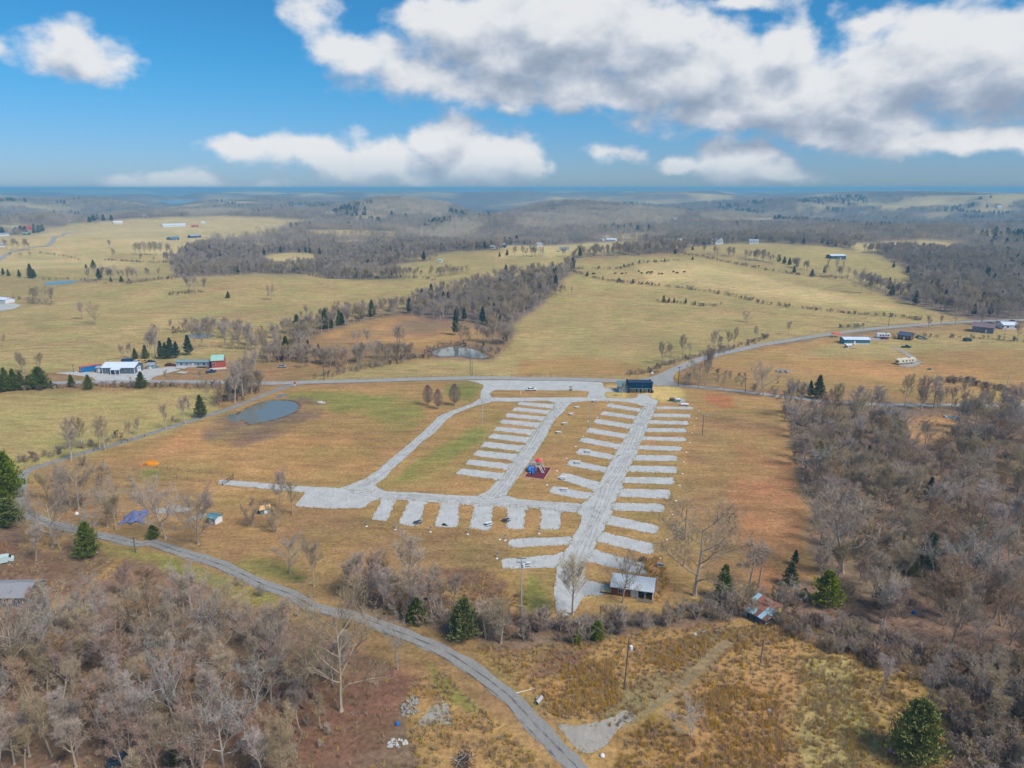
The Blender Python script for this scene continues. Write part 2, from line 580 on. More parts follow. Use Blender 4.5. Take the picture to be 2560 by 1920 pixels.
def in_poly(x, y, poly):
    x = np.asarray(x); y = np.asarray(y)
    inside = np.zeros(x.shape, bool)
    n = len(poly)
    for i in range(n):
        x0, y0 = poly[i]; x1, y1 = poly[(i + 1) % n]
        if y0 == y1:
            continue
        c = ((y0 > y) != (y1 > y)) & (x < (x1 - x0) * (y - y0) / (y1 - y0) + x0)
        inside ^= c
    return inside


def flatten(pts, margin=1.15):
    """level the ground under an outline given in photo positions"""
    w = GW(pts)
    xs = [p[0] for p in w]; ys = [p[1] for p in w]
    cx, cy_ = (min(xs) + max(xs)) / 2, (min(ys) + max(ys)) / 2
    z = float(np.mean([hgt(*p) for p in w]))
    FLAT.append((cx, cy_, (max(xs) - min(xs)) / 2 * margin + 2, (max(ys) - min(ys)) / 2 * margin + 2, z))


B5, B6, C7, E8 = T(0, 780), T(640, 780), T(1280, 780), T(1920, 780)
D1, D2, D3, D4 = T(0, 1100), T(640, 1100), T(1280, 1100), T(1920, 1100)
E5, E6, E7, E9 = T(0, 1500), T(640, 1500), T(1280, 1500), T(1920, 1500)
A1, A2, A3, A4 = T(0, 460), T(640, 460), T(1280, 460), T(1920, 460)

PONDS = [
    ('muddy pond', 'still grey-green pond beside the camp side road', B5((2040, 905), (2100, 850), (2212, 800)) + B6((100, 768), (250, 764), (340, 780), (368, 822), (340, 862), (250, 900), (120, 940), (30, 952)) + B5((2160, 975), (2110, 932))),
    ('pond', 'pale farm pond under the wooded slope behind the road', B6((1500, 362), (1560, 325), (1650, 305), (1750, 298), (1900, 328), (2010, 382), (1980, 400), (1850, 402), (1760, 378), (1600, 388))),
    ('pond', 'small blue pond among bare trees behind the trailer home', B5((1610, 205), (1700, 182), (1800, 180), (1870, 208), (1800, 226), (1700, 236))),
    ('pond', 'thin far pond in the left pasture', A1((385, 852), (480, 842), (600, 838), (690, 836), (640, 852), (560, 864), (390, 872))),
    ('pond', 'sliver of pond at the foot of the middle wood', A3((110, 985), (200, 982), (275, 988), (260, 1002), (110, 1004))),
    ('lake', 'distant lake arm shining below the left horizon', A1((1370, 152), (1500, 146), (1640, 140), (1740, 134), (1650, 160), (1560, 176), (1480, 182), (1430, 172))),
    ('lake', 'second distant lake arm between the blue hills', A2((250, 188), (330, 184), (460, 186), (420, 208), (370, 214), (330, 204))),
]
for _n, _l, _p in PONDS[1:]:
    flatten(_p)

# ------------------------------------------------------------------ land cover (ground colours traced field by field, far sunlight painted in)
C_PAST = srgb(172, 152, 102)      # grazed winter pasture
C_PAST2 = srgb(174, 156, 102)
C_GREEN = srgb(140, 136, 76)
C_PALE = srgb(198, 176, 122)     # bleached grass; far sun patches are painted with it too
C_ORANGE = srgb(184, 144, 94)    # broom sedge
C_OCHRE = srgb(170, 138, 90)     # camp ground turf
C_BROWN = srgb(156, 126, 88)
C_WOOD = srgb(136, 114, 94)       # leaf litter
C_RED = srgb(134, 102, 82)
C_WOODL = srgb(138, 112, 92)
C_FOREST = srgb(122, 106, 98)
C_SOIL = srgb(174, 118, 80)
C_STRAW = srgb(204, 178, 116)
C_MUD = srgb(136, 112, 92)
C_RUSTF = srgb(166, 124, 86)
C_GOLDG = srgb(176, 142, 92)
C_TRACK = srgb(152, 132, 96)
C_SUNW = srgb(176, 156, 130)  # sunlight on far wooded slopes, painted into the ground colour
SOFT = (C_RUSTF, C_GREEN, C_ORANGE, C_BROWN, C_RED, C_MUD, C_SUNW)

ZONES = [
    # far wood lots are the default; fields are cut into it
    (C_PALE, V((-500, 500), (60, 508), (150, 482), (340, 470), (470, 468), (640, 482), (620, 500), (540, 512), (470, 520), (420, 535), (380, 560), (375, 590), (240, 600), (100, 606), (-500, 640))),  # pale grass, with a sun patch painted into its colour
    (C_PAST2, V((-500, 560), (150, 548), (300, 545), (375, 560), (375, 600), (150, 606), (-500, 640))),
    (C_PALE, V((-100, 560), (60, 552), (250, 556), (330, 574), (200, 580), (-100, 590))),
    (C_PALE, V((340, 470), (480, 466), (600, 470), (690, 478), (640, 486), (400, 482))),
    (C_PALE, V((-300, 484), (40, 486), (110, 490), (60, 500), (-300, 506))),
    (C_PALE, V((640, 498), (760, 497), (900, 500), (860, 512), (700, 508))),
    (C_PAST, V((380, 600), (450, 596), (560, 590), (690, 592), (760, 604), (900, 600), (1060, 596), (1060, 606), (930, 640), (850, 672), (760, 690), (650, 720), (560, 775), (300, 800), (-500, 812), (-500, 614), (60, 606), (240, 604))),
    (C_PAST2, V((780, 590), (880, 568), (1010, 556), (1240, 556), (1250, 575), (1180, 592), (1060, 598), (900, 604))),
    (C_PAST, V((870, 560), (1000, 540), (1110, 540), (1110, 556), (960, 562))),
    (C_PALE, V((1080, 530), (1170, 530), (1300, 522), (1480, 521), (1480, 536), (1300, 546), (1080, 556))),
    (C_PAST, V((1110, 700), (1180, 650), (1230, 590), (1250, 560), (1400, 552), (1500, 548), (1580, 556), (1700, 578), (1840, 604), (1960, 655), (2100, 692), (2130, 698), (1950, 704), (1800, 718), (1650, 742), (1520, 775), (1420, 800), (1390, 816), (700, 822), (640, 824), (760, 796), (930, 775), (1060, 776), (1115, 740))),
    (C_PALE, V((1360, 572), (1500, 562), (1620, 590), (1830, 640), (1960, 668), (1800, 660), (1560, 622), (1400, 606))),
    (C_OCHRE, V((1130, 780), (1250, 770), (1390, 790), (1380, 812), (1100, 814))),
    (C_PAST2, V((1480, 548), (1530, 528), (1640, 524), (1780, 532), (1900, 552), (1960, 580), (1960, 640), (1840, 602), (1700, 574), (1580, 552))),
    (C_PALE, V((1815, 528), (1990, 517), (2100, 530), (2050, 548), (1960, 540), (1850, 545))),
    (C_PALE, V((1280, 512), (1420, 500), (1450, 506), (1380, 516))),
    (C_PALE, V((1940, 625), (2080, 618), (2080, 626), (1950, 634))),
    (C_PALE, V((1680, 500), (1780, 496), (1800, 502), (1700, 508))),
    (C_PALE, V((-200, 448), (120, 446), (210, 450), (90, 456), (-200, 458))), (C_PALE, V((30, 470), (170, 464), (250, 468), (140, 476))), (C_PALE, V((1500, 476), (1640, 472), (1700, 478), (1560, 484))), (C_PALE, V((2010, 455), (2130, 450), (2240, 456), (2120, 462))),
    (C_PALE, V((1260, 436), (1420, 433), (1500, 437), (1380, 441))), (C_PALE, V((1700, 446), (1800, 443), (1860, 447), (1760, 451))), (C_PALE, V((300, 430), (460, 428), (420, 434))), (C_PALE, V((700, 470), (800, 464), (850, 470), (760, 476))), (C_PALE, V((1440, 458), (1540, 455), (1560, 461), (1470, 464))),
    (C_PALE, V((1130, 545), (1200, 538), (1260, 548), (1180, 556))), (C_PALE, V((480, 500), (560, 494), (600, 500), (520, 508))), (C_PALE, V((2060, 500), (2180, 494), (2240, 502), (2120, 510))),
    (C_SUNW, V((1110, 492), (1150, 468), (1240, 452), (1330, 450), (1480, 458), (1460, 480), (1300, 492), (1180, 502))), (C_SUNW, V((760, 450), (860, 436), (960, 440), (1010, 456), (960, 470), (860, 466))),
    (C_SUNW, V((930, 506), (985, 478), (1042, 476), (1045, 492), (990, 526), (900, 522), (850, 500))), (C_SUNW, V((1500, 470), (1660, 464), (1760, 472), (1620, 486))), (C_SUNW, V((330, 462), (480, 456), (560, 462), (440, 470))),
    (C_PALE, V((560, 562), (610, 545), (670, 547), (692, 562), (640, 576), (580, 577))), (C_PAST2, V((500, 534), (560, 526), (600, 532), (540, 544))), (C_PAST2, V((825, 556), (850, 544), (890, 546), (880, 556))), (C_PALE, V((700, 530), (760, 522), (800, 528), (740, 538))),
    (C_ORANGE, V((690, 724), (800, 690), (870, 678), (940, 690), (1050, 702), (1058, 726), (990, 746), (930, 756), (860, 742), (760, 744), (640, 760))),
    (C_BROWN, V((540, 790), (600, 760), (760, 745), (930, 756), (930, 775), (760, 796), (640, 820), (540, 826))),
    (C_MUD, V((930, 752), (1060, 742), (1080, 756), (1060, 778), (925, 776))),
    # pasture left of the side road
    (C_PAST2, V((-500, 850), (0, 848), (470, 836), (470, 880), (440, 905), (330, 945), (200, 985), (60, 1010), (-500, 1050))),
    (C_BROWN, V((-500, 812), (150, 806), (520, 790), (600, 800), (590, 838), (470, 838), (0, 850), (-500, 866))),
    # ground round the mobile homes
    (C_OCHRE, V((1480, 830), (1540, 776), (1640, 752), (1800, 726), (1950, 712), (2130, 702), (2700, 690), (2700, 880), (2212, 870), (1900, 862), (1700, 850))),
    (C_PAST, V((1700, 770), (1800, 745), (2000, 720), (2212, 712), (2700, 705), (2700, 760), (2212, 752), (2000, 760), (1900, 775))),
    (C_ORANGE, V((1700, 775), (1850, 775), (2000, 790), (2212, 785), (2300, 830), (1950, 830), (1760, 800))),
    (C_BROWN, V((1480, 816), (1560, 798), (1700, 806), (1760, 836), (1680, 850), (1480, 838))),
    # the camp ground
    (C_OCHRE, V((600, 835), (1040, 826), (1480, 838), (1640, 856), (1700, 870), (1720, 1000), (1750, 1100), (1760, 1230), (1650, 1300), (1400, 1330), (1150, 1330), (760, 1330), (560, 1270), (300, 1190), (60, 1120), (60, 1010), (330, 946), (470, 890))),
    (C_GREEN, V((620, 850), (700, 845), (900, 860), (930, 905), (860, 940), (780, 900), (640, 870))),
    (C_ORANGE, V((330, 960), (480, 905), (620, 930), (760, 950), (800, 1000), (720, 1040), (500, 1020), (280, 1000))),
    (C_MUD, V((430, 930), (500, 890), (640, 860), (700, 870), (690, 900), (620, 935), (520, 965), (430, 950))),
    (C_OCHRE, V((820, 1035), (900, 950), (1045, 880), (1115, 870), (1120, 920), (1040, 990), (1080, 1050), (1000, 1068), (830, 1056))),
    (C_GREEN, V((850, 1035), (960, 950), (1045, 905), (1080, 892), (1090, 905), (1040, 945), (960, 1010), (900, 1045))),
    (C_GREEN, V((960, 832), (1030, 828), (1040, 845), (1010, 870), (960, 850))),
    (C_BROWN, V((1500, 890), (1560, 890), (1680, 900), (1715, 1000), (1750, 1100), (1755, 1230), (1650, 1290), (1560, 1270), (1480, 1100), (1490, 980))),
    (C_RUSTF, V((1580, 930), (1690, 930), (1735, 1080), (1748, 1230), (1650, 1290), (1590, 1150))),
    (C_BROWN, V((380, 1080), (640, 1085), (820, 1120), (1100, 1165), (1080, 1220), (1000, 1320), (760, 1320), (560, 1265), (320, 1190))),
    (C_BROWN, V((80, 1020), (300, 1000), (420, 1040), (420, 1130), (250, 1160), (100, 1110))),
    (C_OCHRE, V((420, 1030), (640, 1068), (640, 1100), (480, 1110))),
    (C_RED, V((760, 1240), (1040, 1225), (1100, 1260), (1080, 1330), (760, 1330))),
    (C_GREEN, V((560, 1200), (640, 1225), (660, 1262), (560, 1255), (480, 1225))),
    (C_GREEN, V((1135, 1235), (1185, 1225), (1190, 1310), (1140, 1320))),
    (C_STRAW, V((1402, 834), (1468, 836), (1480, 858), (1455, 868), (1392, 862), (1390, 845))),
    (C_STRAW, V((1310, 832), (1348, 832), (1348, 840), (1308, 838))),
    (C_STRAW, V((1310, 846), (1352, 848), (1358, 858), (1340, 862), (1306, 852))),
    (C_SOIL, V((1516, 854), (1545, 849), (1584, 857), (1588, 876), (1560, 880), (1526, 870))),
    (C_GREEN, V((295, 1018), (340, 1014), (345, 1035), (300, 1035))),
    # woods and rough ground near the camera
    (C_WOOD, V((1690, 872), (1800, 866), (1990, 880), (2212, 880), (2900, 880), (2900, 1700), (2212, 1480), (1900, 1410), (1740, 1330), (1640, 1310), (1755, 1236), (1752, 1100), (1715, 990))),
    (C_ORANGE, V((1930, 905), (2060, 900), (2070, 950), (1960, 960))),
    (C_WOODL, V((-600, 1140), (0, 1130), (80, 1130), (190, 1185), (330, 1225), (520, 1290), (660, 1350), (780, 1410), (860, 1470), (920, 1580), (880, 1700), (-600, 1900))),
    (C_RED, V((-600, 1180), (100, 1170), (250, 1210), (180, 1280), (60, 1310), (-600, 1330))),
    (C_RED, V((560, 1400), (760, 1400), (900, 1470), (860, 1600), (700, 1680), (520, 1600))),
    (C_OCHRE, V((60, 1130), (160, 1165), (140, 1190), (40, 1180))),
    (C_GREEN, V((230, 1172), (420, 1218), (560, 1270), (620, 1310), (540, 1300), (400, 1250), (220, 1190))),
    (C_OCHRE, V((100, 1310), (240, 1215), (275, 1200), (260, 1225), (150, 1310), (80, 1360))),
    (C_WOOD, V((740, 1290), (1000, 1300), (1180, 1330), (1400, 1330), (1620, 1300), (1650, 1330), (1400, 1370), (1250, 1420), (1080, 1400), (900, 1350), (740, 1330))),
    (C_OCHRE, V((880, 1480), (960, 1440), (1060, 1540), (1200, 1659), (1230, 1760), (920, 1760), (900, 1600))),
    (C_GREEN, V((905, 1430), (960, 1450), (1050, 1530), (1020, 1540), (930, 1480))),
    (C_GOLDG, V((1020, 1400), (1250, 1390), (1420, 1360), (1680, 1330), (1900, 1410), (2212, 1480), (2900, 1700), (2900, 1900), (1260, 1900), (1200, 1560), (1100, 1470))),
    (C_GREEN, V((1030, 1440), (1080, 1440), (1160, 1500), (1190, 1545), (1140, 1530))),
    (C_ORANGE, V((1170, 1500), (1260, 1430), (1330, 1420), (1330, 1520), (1260, 1550), (1180, 1545))),
    (C_TRACK, V((1330, 1500), (1450, 1420), (1560, 1360), (1620, 1350), (1600, 1400), (1480, 1500), (1360, 1560), (1290, 1560))),
    (C_ORANGE, V((1400, 1430), (1500, 1380), (1540, 1400), (1460, 1450))),
    (C_ORANGE, V((1320, 1659), (1340, 1590), (1440, 1520), (1560, 1480), (1680, 1500), (1700, 1620), (1650, 1760), (1320, 1760))),
    (C_PAST2, V((1720, 1420), (1860, 1420), (1850, 1500), (1900, 1560), (1850, 1700), (1720, 1700))),
    (C_RED, V((1040, 1390), (1200, 1400), (1280, 1400), (1240, 1440), (1130, 1470))),
    (C_WOOD, V((1640, 1330), (1760, 1330), (1960, 1400), (2212, 1470), (2212, 1510), (1980, 1440), (1780, 1400))),
    (C_STRAW, V((1250, 1275), (1300, 1268), (1310, 1290), (1260, 1296))),
    (C_ORANGE, V((1370, 1215), (1430, 1200), (1450, 1260), (1420, 1300), (1380, 1290))),
]


def land_colour(x, y):
    d = np.hypot(x, y)
    c = np.empty(x.shape + (3,))
    # woods far off, with clearings
    n1 = fbm(x / 900 + 5, y / 700, 41, 4)
    n2 = fbm(x / 240, y / 200, 51, 3)
    nr_ = sstep(380, 520, d)[..., None]
    c[:] = np.array(C_BROWN) * (1 - nr_) + np.array(C_FOREST) * nr_
    clr = sstep(0.64, 0.68, fbm(x / 420 + 9, y / 300, 45, 3)) * sstep(2600, 3600, d)
    clr = np.maximum(clr, sstep(.55, .60, fbm(x / 1400 + 2, y / 2600, 47, 4)) * sstep(5200, 7500, d))
    pal = np.array(C_PALE)
    c = c * (1 - clr[..., None]) + pal * clr[..., None]
    rid = sstep(0.55, 0.75, n2)[..., None] * 0.35
    c = c * (1 + rid)
    wx = (fbm(x / 9, y / 9, 61, 3) - .5); wy = (fbm(x / 9 + 50, y / 9, 62, 3) - .5)
    w2x = (fbm(x / 60, y / 60, 63, 3) - .5); w2y = (fbm(x / 60 + 50, y / 60, 64, 3) - .5)
    f2 = sstep(500, 1200, d)
    xx, yy = x + wx * 6 + w2x * 45 * f2, y + wy * 6 + w2y * 45 * f2
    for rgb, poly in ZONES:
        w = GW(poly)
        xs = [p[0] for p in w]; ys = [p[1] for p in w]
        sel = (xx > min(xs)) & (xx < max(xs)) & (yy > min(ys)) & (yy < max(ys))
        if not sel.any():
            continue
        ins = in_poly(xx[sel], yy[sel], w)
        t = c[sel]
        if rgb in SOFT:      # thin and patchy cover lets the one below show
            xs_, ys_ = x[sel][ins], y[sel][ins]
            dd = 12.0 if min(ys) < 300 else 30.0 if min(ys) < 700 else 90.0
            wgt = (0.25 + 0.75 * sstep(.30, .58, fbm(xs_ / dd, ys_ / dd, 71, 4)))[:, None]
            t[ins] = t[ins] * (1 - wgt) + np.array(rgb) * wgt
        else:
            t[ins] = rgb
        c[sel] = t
    return c


# one sheet of ground, finer near the camp and reaching the horizon all round
def build_ground():
    az_f = np.linspace(-50, 50, 760)
    az_c = np.linspace(50, 310, 42)[1:]
    az = np.radians(np.concatenate([az_f, az_c]))
    ang = np.linspace(math.radians(58), math.radians(6.0), 470)
    r = CAM_H / np.tan(ang)
    r = np.concatenate([[12, 28, 42], r, np.geomspace(r[-1] * 1.012, 60000, 250)])
    nr, na = len(r), len(az)
    R, A = np.meshgrid(r, az, indexing='ij')
    X, Y = R * np.sin(A), R * np.cos(A)
    Z = height(X, Y)
    # micro relief away from the gravel so the turf is not a plane
    Cc = land_colour(X, Y)
    for _ in range(3):
        Cc[1:-1] = (Cc[:-2] + 2 * Cc[1:-1] + Cc[2:]) / 4
        Cc[:, 1:-1] = (Cc[:, :-2] + 2 * Cc[:, 1:-1] + Cc[:, 2:]) / 4
    verts = np.stack([X, Y, Z], -1).reshape(-1, 3)
    verts = np.concatenate([verts, [[0, 0, 0]]])
    idx = np.arange(nr * na).reshape(nr, na)
    i2 = np.roll(idx, -1, axis=1)
    quads = np.stack([idx[:-1], i2[:-1], i2[1:], idx[1:]], -1).reshape(-1, 4)[:, ::-1]
    ctr = nr * na
    tris = np.stack([idx[0], np.full(na, ctr), i2[0]], -1)[:, ::-1]
    me = bpy.data.meshes.new('ground')
    nv, nq, nt_ = len(verts), len(quads), len(tris)
    me.vertices.add(nv); me.vertices.foreach_set('co', verts.astype(np.float32).ravel())
    me.loops.add(nq * 4 + nt_ * 3)
    me.loops.foreach_set('vertex_index', np.concatenate([quads.ravel(), tris.ravel()]).astype(np.int32))
    me.polygons.add(nq + nt_)
    starts = np.concatenate([np.arange(nq) * 4, nq * 4 + np.arange(nt_) * 3]).astype(np.int32)
    me.polygons.foreach_set('loop_start', starts)
    me.polygons.foreach_set('use_smooth', np.ones(nq + nt_, bool))
    me.update(calc_edges=True)
    ca = me.color_attributes.new('cover', 'FLOAT_COLOR', 'POINT')
    cols = np.ones((nv, 4), np.float32); cols[:-1, :3] = Cc.reshape(-1, 3); cols[-1, :3] = C_WOOD
    ca.data.foreach_set('color', cols.ravel())
    me.validate()
    o = bpy.data.objects.new('ground', me)
    col.objects.link(o)
    tag(o, 'rolling winter farmland and camp turf reaching to the horizon', None, None, 'structure')
    me.materials.append(ground_material())
    return o


def ground_material():
    m = bpy.data.materials.new('ground_cover'); m.use_nodes = True
    nt = m.node_tree; N, L = nt.nodes, nt.links
    b = N['Principled BSDF']; b.inputs['Roughness'].default_value = 0.95; b.inputs['Specular IOR Level'].default_value = 0.1
    at = N.new('ShaderNodeAttribute'); at.attribute_name = 'cover'
    geo = N.new('ShaderNodeNewGeometry')

    def noise(scale, detail=4, rough=0.6, st=None, typ='ShaderNodeTexNoise'):
        n = N.new(typ)
        n.inputs['Scale'].default_value = scale; n.inputs['Detail'].default_value = detail
        if 'Roughness' in n.inputs:
            n.inputs['Roughness'].default_value = rough
        if st:
            mp = N.new('ShaderNodeMapping'); mp.inputs['Scale'].default_value = st
            mp.inputs['Rotation'].default_value = (0, 0, 0.35)
            L.new(geo.outputs['Position'], mp.inputs[0]); L.new(mp.outputs[0], n.inputs['Vector'])
        else:
            L.new(geo.outputs['Position'], n.inputs['Vector'])
        return n

    def rng_(sock, a, b_, lo, hi):
        r = N.new('ShaderNodeMapRange'); r.inputs[1].default_value = a; r.inputs[2].default_value = b_
        r.inputs[3].default_value = lo; r.inputs[4].default_value = hi
        L.new(sock, r.inputs[0]); return r.outputs[0]

    def mul(a, b_):
        x = N.new('ShaderNodeMath'); x.operation = 'MULTIPLY'
        L.new(a, x.inputs[0]); L.new(b_, x.inputs[1]); return x.outputs[0]
    big = noise(0.018, 5, 0.62)            # swathes, tens of metres
    mid = noise(0.16, 5, 0.65, (0.5, 1.6, 1))  # mown and trodden streaks
    tuft = noise(1.1, 3, 0.7)               # single tufts
    huge = noise(0.0022, 6, 0.65)
    v = mul(rng_(mid.outputs['Fac'], .3, .7, 0.74, 1.24), rng_(tuft.outputs['Fac'], .28, .72, 0.66, 1.32))
    v = mul(v, rng_(big.outputs['Fac'], .3, .7, 0.86, 1.14))
    clump = noise(0.42, 4, 0.7)             # clumps a few metres across
    v = mul(v, rng_(clump.outputs['Fac'], .3, .7, 0.84, 1.16))
    v = mul(v, rng_(huge.outputs['Fac'], .3, .7, 0.86, 1.14))
    # hue drifts between greener and redder turf
    hue = N.new('ShaderNodeMix'); hue.data_type = 'RGBA'; hue.blend_type = 'MULTIPLY'
    hue.inputs[0].default_value = 1.0
    rampc = N.new('ShaderNodeMix'); rampc.data_type = 'RGBA'
    rampc.inputs[6].default_value = (0.93, 1.03, 0.88, 1); rampc.inputs[7].default_value = (1.12, 0.94, 0.98, 1)
    b2 = noise(0.035, 6, 0.7)
    L.new(rng_(b2.outputs['Fac'], .32, .68, 0, 1), rampc.inputs[0])
    L.new(at.outputs['Color'], hue.inputs[6]); L.new(rampc.outputs[2], hue.inputs[7])
    mv = N.new('ShaderNodeVectorMath'); mv.operation = 'SCALE'
    L.new(hue.outputs[2], mv.inputs[0]); L.new(v, mv.inputs['Scale'])
    L.new(mv.outputs[0], b.inputs['Base Color'])
    bp = N.new('ShaderNodeBump'); bp.inputs['Strength'].default_value = 0.55; bp.inputs['Distance'].default_value = 0.35
    L.new(tuft.outputs['Fac'], bp.inputs['Height'])
    L.new(bp.outputs[0], b.inputs['Normal'])
    return m


ground = build_ground()

# ------------------------------------------------------------------ gravel, roads, water
def gravel_material(name, rgb, grass=0.5):
    m = bpy.data.materials.new(name); m.use_nodes = True
    nt = m.node_tree; N, L = nt.nodes, nt.links
    b = N['Principled BSDF']; b.inputs['Roughness'].default_value = 0.95; b.inputs['Specular IOR Level'].default_value = 0.1
    geo = N.new('ShaderNodeNewGeometry')

    def noise(scale, detail, st=None):
        n = N.new('ShaderNodeTexNoise'); n.inputs['Scale'].default_value = scale; n.inputs['Detail'].default_value = detail
        n.inputs['Roughness'].default_value = 0.65
        src = geo.outputs['Position']
        if st:
            mp = N.new('ShaderNodeMapping'); mp.inputs['Scale'].default_value = st; mp.inputs['Rotation'].default_value = (0, 0, -0.35)
            L.new(src, mp.inputs[0]); src = mp.outputs[0]
        L.new(src, n.inputs['Vector']); return n
    a, c, f = noise(0.25, 5), noise(0.9, 5, (2.2, 0.35, 1)), noise(5.0, 2)

    def rg(s, lo, hi, x0=.3, x1=.7):
        r = N.new('ShaderNodeMapRange'); r.inputs[1].default_value = x0; r.inputs[2].default_value = x1
        r.inputs[3].default_value = lo; r.inputs[4].default_value = hi; L.new(s, r.inputs[0]); return r.outputs[0]
    m1 = N.new('ShaderNodeMath'); m1.operation = 'MULTIPLY'; L.new(rg(a.outputs['Fac'], .87, 1.1), m1.inputs[0]); L.new(rg(c.outputs['Fac'], .88, 1.1), m1.inputs[1])
    m2 = N.new('ShaderNodeMath'); m2.operation = 'MULTIPLY'; L.new(m1.outputs[0], m2.inputs[0]); L.new(rg(f.outputs['Fac'], .85, 1.15), m2.inputs[1])
    sc = N.new('ShaderNodeVectorMath'); sc.operation = 'SCALE'; sc.inputs[0].default_value = rgb; L.new(m2.outputs[0], sc.inputs['Scale'])
    mx = N.new('ShaderNodeMix'); mx.data_type = 'RGBA'; mx.inputs[7].default_value = (*srgb(126, 112, 70), 1)
    g = noise(0.45, 6)
    L.new(rg(g.outputs['Fac'], 0, grass, .58, .70), mx.inputs[0]); L.new(sc.outputs[0], mx.inputs[6])
    L.new(mx.outputs[2], b.inputs['Base Color'])
    return m


M_GRAVEL = gravel_material('pale_gravel', srgb(188, 187, 182), 0.4)
M_PAD = gravel_material('pad_gravel', srgb(190, 189, 185), 0.6)
M_ASPHALT = gravel_material('worn_asphalt', srgb(162, 159, 154), 0.12)
M_ASPHALT2 = gravel_material('patched_asphalt', srgb(150, 146, 140), 0.18)
M_TRACK = gravel_material('thin_gravel', srgb(168, 160, 148), 0.9)


def densify(w, step, jit, seed=1):
    """split an outline into short steps and roughen it"""
    out = []
    n = len(w)
    for i in range(n):
        a, b = Vector(w[i]), Vector(w[(i + 1) % n])
        L_ = (b - a).length
        k = max(1, int(L_ / step))
        nrm = Vector((-(b - a).y, (b - a).x)) / max(L_, 1e-6)
        for j in range(k):
            p = a.lerp(b, j / k)
            if jit:
                q = (math.sin(p.x * 1.9 + p.y * 1.3 + seed) * .5 + math.sin(p.x * .83 - p.y * 1.7) * .6 + (rng.random() - .5) * .8) * .6 * jit
                p = p + nrm * q
            out.append((p.x, p.y))
    return out


def round_corners(w, r=2.0):
    out = []
    n = len(w)
    for i in range(n):
        p, a, b = Vector(w[i]), Vector(w[i - 1]), Vector(w[(i + 1) % n])
        da, db = (a - p), (b - p)
        ra, rb = min(r, da.length * .4), min(r, db.length * .4)
        A_, B_ = p + da.normalized() * ra, p + db.normalized() * rb
        for t in (0, .33, .67, 1):
            q = A_.lerp(p, t).lerp(p.lerp(B_, t), t)
            out.append((q.x, q.y))
    return out


EDGES = []


def sheet(name, pts, z, m, parent=None, jit=0.25, step=0.9, rc=1.5, world=False, thick=0.0):
    w = pts if world else GW(pts)
    if rc:
        w = round_corners(w, rc)
    w = densify(w, step, jit, len(name) + len(pts))
    if m in (M_GRAVEL, M_PAD, M_TRACK):
        EDGES.append(w)
    b = bmesh.new()
    vs_ = [b.verts.new((x, y, hgt(x, y) + z)) for x, y in w]
    es = [b.edges.new((vs_[i], vs_[(i + 1) % len(vs_)])) for i in range(len(vs_))]
    bmesh.ops.triangle_fill(b, use_beauty=True, edges=es, normal=(0, 0, 1))
    bmesh.ops.recalc_face_normals(b, faces=b.faces)
    if b.faces and sum(f.normal.z for f in b.faces) < 0:
        bmesh.ops.reverse_faces(b, faces=b.faces)
    me = bpy.data.meshes.new(name); b.to_mesh(me); b.free()
    me.materials.append(m)
    o = bpy.data.objects.new(name, me); col.objects.link(o)
    o.parent = parent
    return o


def smooth_line(w, step):
    """Catmull-Rom through ground points"""
    P_ = [Vector(p) for p in w]
    P_ = [P_[0] * 2 - P_[1]] + P_ + [P_[-1] * 2 - P_[-2]]
    out = []
    for i in range(1, len(P_) - 2):
        p0, p1, p2, p3 = P_[i - 1:i + 3]
        k = max(2, int((p2 - p1).length / step))
        for j in range(k):
            t = j / k
            out.append(0.5 * ((2 * p1) + (p2 - p0) * t + (2 * p0 - 5 * p1 + 4 * p2 - p3) * t * t + (3 * p1 - p0 - 3 * p2 + p3) * t ** 3))
    out.append(P_[-2])
    return out


def ribbon(name, pts, width, z, m, step=3.0, jit=0.2, parent=None, world=False):
    c = smooth_line(pts if world else GW(pts), step)
    vs_, fs = [], []
    n = len(c)
    nx = 5
    for i, p in enumerate(c):
        d = (c[min(i + 1, n - 1)] - c[max(i - 1, 0)]).normalized()
        nr = Vector((-d.y, d.x))
        for k in range(nx):
            s = (k / (nx - 1) - .5) * width
            if k in (0, nx - 1):
                s += (rng.random() - .5) * 2 * jit
            q = p + nr * s
            vs_.append((q.x, q.y, hgt(q.x, q.y) + z))
    for i in range(n - 1):
        for k in range(nx - 1):
            a = i * nx + k
            fs.append((a, a + 1, a + nx + 1, a + nx))
    me = bpy.data.meshes.new(name); me.from_pydata(vs_, [], fs); me.materials.append(m)
    b = bmesh.new(); b.from_mesh(me); bmesh.ops.recalc_face_normals(b, faces=b.faces)
    if sum(f.normal.z for f in b.faces) < 0:
        bmesh.ops.reverse_faces(b, faces=b.faces)
    b.to_mesh(me); b.free()
    o = bpy.data.objects.new(name, me); col.objects.link(o); o.parent = parent
    return o


